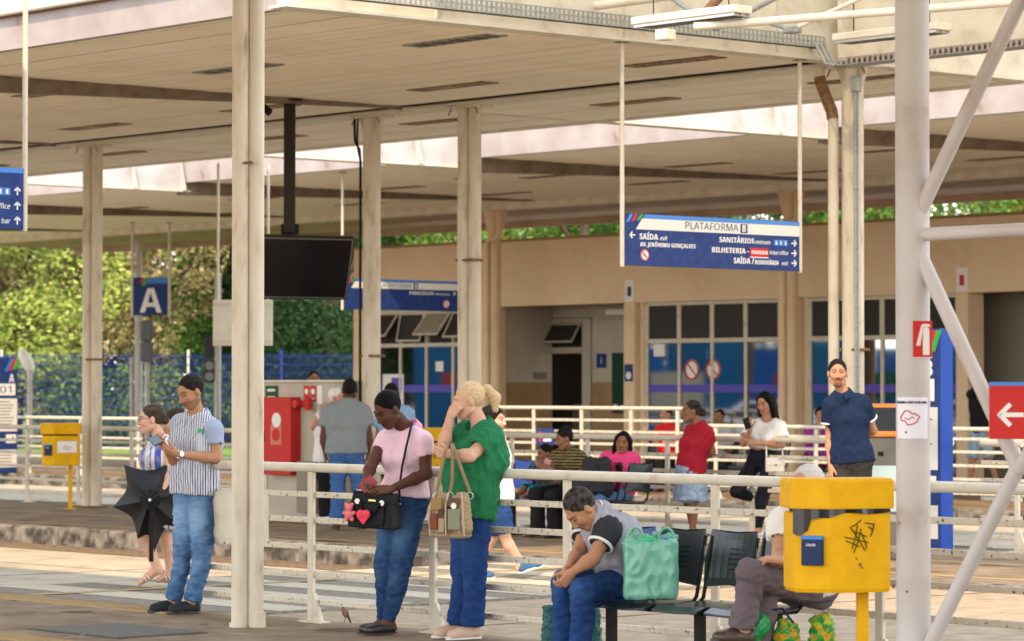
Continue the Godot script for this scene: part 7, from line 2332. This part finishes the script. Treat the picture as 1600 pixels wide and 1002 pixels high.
	var d13 := {"label": "small boy in a dark t-shirt sitting with his legs up beside the mother", "at": Vector3(-25.798, 0, -22.996), "cell": 0.018, "fine": 0.0075, "pel": Vector3(0.056, 0.459, -0.02), "chest": Vector3(0.056, 0.635, 0), "neck": Vector3(0.085, 0.769, 0.02), "head": Vector3(0.092, 0.889, 0.05), "yaw": [-58, -58, -62], "skin": Color(0.25, 0.12, 0.07), "pitch": 10, "hair": "short", "hairc": Color(0.012, 0.009, 0.008), "size": 0.68, "girth": 0.72, "headsize": 0.88, "hips": 0.75, "limb": 0.9, "top": {"mat": M.boy_tee, "sleeve": 0.55, "ease": 0.01, "hem": -0.04}, "bottom": {"name": "shorts", "mat": flat(.01, .22, .28, .8), "length": 0.5, "ease": 0.012}, "shoe": ["sneaker", flat(.03, .08, .09, .6), flat(.012, .012, .013, .4)], "foot": 0.66, "arms": [[Vector3(-0.014, 0.727, -0.06), Vector3(-0.085, 0.614, 0.05), Vector3(-0.141, 0.656, 0.2), {"dir": Vector3(-0.6, 0.3, 0.3), "palm": Vector3(0, -1, 0), "curl": 0.5}], [Vector3(0.155, 0.72, 0.08), Vector3(0.127, 0.586, 0.15), Vector3(0, 0.614, 0.25), {"dir": Vector3(-0.8, 0.2, 0.2), "palm": Vector3(0, -1, 0), "curl": 0.5}]], "legs": [[Vector3(0.026, 0.439, -0.069), Vector3(-0.141, 0.508, 0.15), Vector3(-0.239, 0.424, 0.3), Vector3(-0.289, 0.515, 0.34)], [Vector3(0.087, 0.439, 0.029), Vector3(-0.056, 0.473, 0.25), Vector3(-0.211, 0.389, 0.4), Vector3(-0.261, 0.487, 0.44)]]}
	var n13 := person(d13)
	var d14 := {"label": "seated woman with a bun in a brown striped t-shirt and black trousers", "at": Vector3(-25.345, 0, -22.966), "cell": 0.016, "fine": 0.0065, "pel": Vector3(0.105, 0.485, -0.05), "chest": Vector3(0.084, 0.792, -0.02), "neck": Vector3(0.07, 0.938, 0), "head": Vector3(0.021, 1.056, 0.05), "yaw": [-55, -58, -72], "skin": Color(0.25, 0.12, 0.07), "pitch": 18, "hair": "bun", "bun": Vector3(0, .085, -.075), "hairc": Color(0.012, 0.009, 0.008), "woman": true, "girth": 1.12, "bust": 0.05, "hips": 1.1, "limb": 1.08, "top": {"mat": M.olive_stripes, "sleeve": 0.6, "ease": 0.02, "hem": -0.03, "wide": 0.02}, "bottom": {"mat": flat(.012, .011, .012, .8), "ease": 0.016, "flare": 0.03}, "shoe": ["sandal", flat(.012, .012, .013, .4), flat(.012, .012, .013, .4)], "feet": "bare", "foot": 0.92, "arms": [[Vector3(-0.07, 0.847, -0.08), Vector3(-0.111, 0.666, 0.1), Vector3(-0.195, 0.729, 0.26), {"dir": Vector3(-0.6, 0.5, 0.1), "palm": Vector3(0.5, 0, -0.4), "curl": 0.6}], [Vector3(0.195, 0.847, 0.14), Vector3(0.209, 0.652, 0.18), Vector3(-0.098, 0.701, 0.28), {"dir": Vector3(-1, 0.2, 0.1), "palm": Vector3(0, 0.5, -0.6), "curl": 0.6}]], "legs": [[Vector3(0.056, 0.455, -0.12), Vector3(-0.279, 0.457, 0.25), Vector3(-0.265, 0.09, 0.26), Vector3(-0.404, 0.016, 0.341)], [Vector3(0.153, 0.455, 0.02), Vector3(-0.111, 0.443, 0.4), Vector3(-0.084, 0.09, 0.36), Vector3(-0.216, 0.016, 0.452)]]}
	var n14 := person(d14)
	var d15 := {"label": "seated woman with long black hair in a bright pink t-shirt hugging a red bag", "at": Vector3(-24.71, 0, -23.153), "cell": 0.016, "fine": 0.0065, "pel": Vector3(0.055, 0.503, -0.06), "chest": Vector3(0.062, 0.766, -0.02), "neck": Vector3(0.076, 0.91, 0), "head": Vector3(0.09, 1.021, 0.05), "yaw": [-42, -38, -12], "skin": Color(0.25, 0.12, 0.07), "pitch": 4, "roll": -6, "hair": "long", "drop": 0.12, "hairc": Color(0.008, 0.006, 0.006), "woman": true, "girth": 0.98, "bust": 0.05, "top": {"mat": M.hot_pink, "sleeve": 0.5, "ease": 0.014, "hem": -0.03, "wide": 0.015}, "bottom": {"mat": M.denim, "ease": 0.01}, "shoe": ["sandal", flat(.012, .012, .013, .4), flat(.012, .012, .013, .4)], "feet": "bare", "foot": 0.92, "arms": [[Vector3(-0.097, 0.848, -0.05), Vector3(-0.166, 0.676, 0.1), Vector3(-0.069, 0.703, 0.26), {"dir": Vector3(1, 0.1, 0), "palm": Vector3(0, 0, -1), "curl": 0.5}], [Vector3(0.214, 0.841, 0.1), Vector3(0.193, 0.607, 0.12), Vector3(0.055, 0.441, 0.16), {"dir": Vector3(-0.7, -0.6, 0.1), "palm": Vector3(0, 0, -1), "curl": 0.5}]], "legs": [[Vector3(-0.008, 0.473, -0.117), Vector3(-0.29, 0.455, 0.28), Vector3(-0.276, 0.09, 0.3), Vector3(-0.399, 0.016, 0.403)], [Vector3(0.118, 0.473, -0.003), Vector3(-0.166, 0.434, 0.38), Vector3(-0.152, 0.09, 0.36), Vector3(-0.266, 0.016, 0.474)]]}
	var n15 := person(d15)
	var d16 := {"label": "woman in a red shirt and pale denim skirt leaning on the railing in profile", "at": Vector3(-24.067, 0, -23.709), "cell": 0.0155, "fine": 0.006, "pel": Vector3(-0.021, 0.727, 0), "chest": Vector3(0.055, 1.023, 0), "neck": Vector3(0.062, 1.222, 0), "head": Vector3(-0.021, 1.359, 0.02), "yaw": [-72, -70, -80], "skin": Color(0.25, 0.12, 0.07), "pitch": -2, "hair": "bun", "bun": Vector3(0, -.005, -.125), "hairc": Color(0.014, 0.011, 0.01), "streak": 0.15, "woman": true, "girth": 1.08, "bust": 0.05, "belly": 0.03, "hips": 1.05, "top": {"mat": M.red_cloth, "sleeve": 0.55, "ease": 0.018, "hem": -0.04, "folds": 0.008, "collar": M.red_cloth, "open": 0.05, "wide": 0.018}, "bottom": {"name": "skirt", "mat": M.denim_pale, "skirt": 0.92, "width": 0.175, "ease": 0.016, "folds": 0.014}, "shoe": ["loafer", flat(.42, .45, .46, .7), flat(.6, .58, .55, .6)], "foot": 0.92, "arms": [[Vector3(-0.021, 1.133, -0.14), Vector3(0.103, 0.933, -0.22), Vector3(0.089, 0.816, -0.2)], [Vector3(0.151, 1.119, 0.12), Vector3(0.206, 0.926, 0.06), Vector3(0.076, 0.83, -0.06)]], "legs": [[Vector3(-0.047, 0.697, -0.081), Vector3(-0.048, 0.384, -0.08), Vector3(0.007, 0.09, -0.1), Vector3(-0.151, 0.016, -0.067)], [Vector3(0.006, 0.697, 0.081), Vector3(-0.014, 0.37, 0.06), Vector3(-0.007, 0.09, 0.04), Vector3(-0.163, 0.016, 0.079)]]}
	var n16 := person(d16)
	glasses(d16, n16)
	var d17 := {"label": "young woman with long black hair in a white blouse and black leggings using a phone", "at": Vector3(-23.51, 0, -24.169), "cell": 0.015, "fine": 0.006, "pel": Vector3(0.027, 0.847, 0), "chest": Vector3(0.055, 1.079, 0), "neck": Vector3(0.089, 1.278, 0), "head": Vector3(0.048, 1.449, 0.04), "yaw": [-30, -30, -38], "skin": Color(0.4, 0.205, 0.12), "pitch": 20, "hair": "long", "drop": 0.2, "hairc": Color(0.006, 0.005, 0.005), "woman": true, "girth": 0.9, "bust": 0.045, "hips": 1, "top": {"name": "blouse", "mat": M.white_cloth, "sleeve": 0.62, "ease": 0.014, "hem": 0.115, "folds": 0.008, "open": 0.075, "wide": 0.035}, "bottom": {"name": "leggings", "mat": flat(.009, .01, .014, .7), "ease": 0.002, "flare": -0.008, "folds": 0.003, "waist": 0.1}, "shoe": ["loafer", flat(.6, .58, .55, .5), flat(.6, .58, .55, .6)], "foot": 0.9, "arms": [[Vector3(-0.082, 1.189, -0.04), Vector3(-0.185, 1.018, 0.06), Vector3(-0.123, 1.162, 0.2), {"dir": Vector3(-0.15, 1, 0.15), "palm": Vector3(0.4, 0.2, 0.5), "curl": 0.6}], [Vector3(0.212, 1.189, 0.1), Vector3(0.219, 1.004, 0.16), Vector3(-0.041, 1.025, 0.24), {"dir": Vector3(-1, 0.1, 0.05), "palm": Vector3(0, 0, -1), "curl": 0.35}]], "legs": [[Vector3(-0.046, 0.817, -0.042), Vector3(-0.267, 0.504, 0.12), Vector3(0, 0.401, -0.16), Vector3(0.041, 0.244, -0.2)], [Vector3(0.101, 0.817, 0.042), Vector3(0.007, 0.367, 0.06), Vector3(-0.027, 0.09, 0.06), Vector3(-0.177, 0.016, 0.109)]]}
	var n17 := person(d17)
	var d18 := {"label": "seated man in a bright red polo before the first glass panes", "at": Vector3(-35.276, 0, -34.179), "cell": 0.022, "fine": 0.0085, "pel": Vector3(0.05, 0.5, -0.05), "chest": Vector3(0.03, 0.83, 0), "neck": Vector3(0.01, 1.04, 0), "head": Vector3(-0.02, 1.2, 0.03), "yaw": [-40, -40, -45], "skin": Color(0.4, 0.205, 0.12), "hair": "short", "hairc": Color(0.012, 0.009, 0.008), "girth": 1.15, "top": {"mat": M.bright_red, "sleeve": 0.55, "ease": 0.02}, "bottom": {"mat": flat(.012, .012, .013, .8)}, "shoe": ["loafer", flat(.012, .012, .013, .4), flat(.012, .012, .013, .4)], "arms": [[Vector3(-0.117, 0.963, -0.112), Vector3(-0.17, 0.76, 0.2), Vector3(-0.3, 0.88, 0.3), {"dir": Vector3(-0.5, 0.6, 0), "palm": Vector3(1, 0, 0), "curl": 0.5}], [Vector3(0.151, 0.963, 0.112), Vector3(0.2, 0.73, 0.15), Vector3(-0.07, 0.78, 0.25)]], "legs": [[Vector3(-0.015, 0.47, -0.105), Vector3(-0.28, 0.5, 0.3), Vector3(-0.26, 0.09, 0.3), Vector3(-0.372, 0.016, 0.434)], [Vector3(0.115, 0.47, 0.005), Vector3(-0.14, 0.48, 0.42), Vector3(-0.12, 0.09, 0.4), Vector3(-0.232, 0.016, 0.534)]]}
	var n18 := person(d18)
	var d19 := {"label": "seated woman in a grey patterned blouse behind the woman in red", "at": Vector3(-34.722, 0, -34.81), "cell": 0.022, "fine": 0.0085, "pel": Vector3(0.02, 0.48, -0.05), "chest": Vector3(0.01, 0.78, 0), "neck": Vector3(-0.01, 1, 0), "head": Vector3(-0.02, 1.16, 0.03), "yaw": [-20, -20, -20], "skin": Color(0.25, 0.12, 0.07), "hair": "bun", "hairc": Color(0.012, 0.009, 0.008), "woman": true, "girth": 1.1, "top": {"mat": M.grey_print, "sleeve": 0.6, "ease": 0.02}, "bottom": {"mat": flat(.02, .02, .025, .8)}, "shoe": ["loafer", flat(.012, .012, .013, .4), flat(.012, .012, .013, .4)], "arms": [[Vector3(-0.167, 0.92, -0.06), Vector3(-0.16, 0.63, 0.15), Vector3(-0.04, 0.68, 0.28)], [Vector3(0.162, 0.92, 0.06), Vector3(0.16, 0.63, 0.1), Vector3(0.04, 0.66, 0.25)]], "legs": [[Vector3(-0.06, 0.45, -0.079), Vector3(-0.14, 0.48, 0.35), Vector3(-0.14, 0.09, 0.35), Vector3(-0.227, 0.016, 0.502)], [Vector3(0.1, 0.45, -0.021), Vector3(0, 0.46, 0.4), Vector3(0, 0.09, 0.4), Vector3(-0.087, 0.016, 0.552)]]}
	var n19 := person(d19)
	var d20 := {"label": "seated woman in purple and maroon resting her face in her hand", "at": Vector3(-33.385, 0, -35.597), "cell": 0.022, "fine": 0.0085, "pel": Vector3(-0.02, 0.471, -0.05), "chest": Vector3(0, 0.788, 0), "neck": Vector3(0.03, 1.026, 0.02), "head": Vector3(0.04, 1.194, 0.05), "yaw": [-25, -25, -15], "skin": Color(0.4, 0.205, 0.12), "hair": "short", "puff": 0.015, "hairc": Color(0.012, 0.009, 0.008), "woman": true, "girth": 1.05, "top": {"mat": M.purple_print, "sleeve": 0.6, "ease": 0.02}, "bottom": {"mat": flat(.06, .01, .018, .8)}, "shoe": ["loafer", flat(.012, .012, .013, .4), flat(.012, .012, .013, .4)], "arms": [[Vector3(-0.139, 0.942, -0.061), Vector3(-0.03, 0.788, 0.25), Vector3(0, 1.006, 0.22), {"dir": Vector3(0.2, 1, 0), "palm": Vector3(0.3, 0, -1), "curl": 0.5}], [Vector3(0.178, 0.942, 0.087), Vector3(0.198, 0.739, 0.15), Vector3(0.069, 0.788, 0.25)]], "legs": [[Vector3(-0.097, 0.441, -0.086), Vector3(-0.218, 0.531, 0.35), Vector3(-0.139, 0.09, 0.35), Vector3(-0.226, 0.016, 0.502)], [Vector3(0.057, 0.441, -0.014), Vector3(-0.059, 0.531, 0.4), Vector3(0.069, 0.09, 0.4), Vector3(-0.018, 0.016, 0.552)]]}
	var n20 := person(d20)
	var d21 := {"label": "man in a black polo and denim shorts walking at the far right", "at": Vector3(-32.043, 0, -37.862), "cell": 0.022, "fine": 0.0085, "pel": Vector3(0.02, 1, 0), "chest": Vector3(-0.01, 1.33, 0), "neck": Vector3(-0.06, 1.61, 0), "head": Vector3(-0.1, 1.77, 0.02), "yaw": [-68, -65, -72], "skin": Color(0.4, 0.205, 0.12), "hair": "short", "hairc": Color(0.03, 0.025, 0.022), "streak": 0.2, "girth": 1.08, "top": {"mat": flat(.012, .012, .013, .8), "sleeve": 0.55, "ease": 0.02, "hem": -0.08, "collar": flat(.012, .012, .013, .8)}, "bottom": {"name": "shorts", "mat": M.denim_pale, "length": 0.47, "ease": 0.025}, "shoe": ["loafer", flat(.012, .012, .013, .4), flat(.012, .012, .013, .4)], "arms": [[Vector3(-0.117, 1.515, -0.159), Vector3(0.13, 1.18, -0.1), Vector3(0.08, 0.88, -0.05)], [Vector3(0.08, 1.48, 0.13), Vector3(0.16, 1.13, 0.14), Vector3(0.06, 0.8, 0.2)]], "legs": [[Vector3(-0.012, 0.97, -0.079), Vector3(-0.14, 0.48, 0), Vector3(-0.18, 0.09, 0), Vector3(-0.344, 0.016, 0.06)], [Vector3(0.052, 0.97, 0.079), Vector3(0.13, 0.5, 0.05), Vector3(0.26, 0.12, 0.05), Vector3(0.108, 0.016, 0.138)]]}
	var n21 := person(d21)

# worn things: glasses, watches, a necklace
func wear(person_node: Node3D, called: String, mesh: Mesh, m: Material) -> void:
	put(called, mesh, m, person_node)

func glasses(d: Dictionary, node: Node3D) -> void:
	var ht := Transform3D(facing(d.yaw[2], d.get("pitch", 0.0), d.get("roll", 0.0)), d.head)
	var s := Shape.new()
	for q in [-1.0, 1.0]:
		var pts := []
		for j in 14: pts.append(ht * Vector3(q * .032 + cos(TAU * j / 14) * .024, .01 + sin(TAU * j / 14) * .018, .099 - absf(q * .032 + cos(TAU * j / 14) * .024) * .18))
		s.path(pts, .0016, 5, true)
		s.path([ht * Vector3(q * .056, .014, .088), ht * Vector3(q * .072, .014, .05), ht * Vector3(q * .078, .01, -.01)], .0016, 5)
	s.path([ht * Vector3(-.009, .014, .1), ht * Vector3(.009, .014, .1)], .0016, 5)
	wear(node, "glasses", s.mesh(), flat(.12, .1, .08, .3, .6))

func watch(d: Dictionary, node: Node3D, arm: int) -> void:
	var w: Vector3 = d.arms[arm][2]
	var e: Vector3 = d.arms[arm][1]
	var b := aim(w - e, Vector3(.2, .1, 1))
	var c := w.lerp(e, .06)
	var s := Shape.new()
	s.tube(c - b.y * .011, c + b.y * .011, .0305, -1, 18)
	s.tube(c + b.z * .026, c + b.z * .036, .018, -1, 14)
	wear(node, "wristwatch", s.mesh(), M.steel)

func necklace(d: Dictionary, node: Node3D, drop: float) -> void:
	var s := Shape.new()
	var f: Vector3 = facing(d.yaw[1]).z
	var x: Vector3 = facing(d.yaw[1]).x
	var pts := []
	for j in 17:
		var an := PI * j / 16.0
		var p: Vector3 = d.neck + x * cos(an) * .075 + Vector3(0, -.0, 0) + f * (.02 + sin(an) * .1) - Vector3(0, sin(an) * drop, 0)
		pts.append(p)
	s.path(pts, .0035, 6)
	s.tube(pts[8] + f * .03 - Vector3(0, .03, 0), pts[8] + f * .045 - Vector3(0, .03, 0), .036, -1, 16)
	wear(node, "necklace", s.mesh(), M.dark)
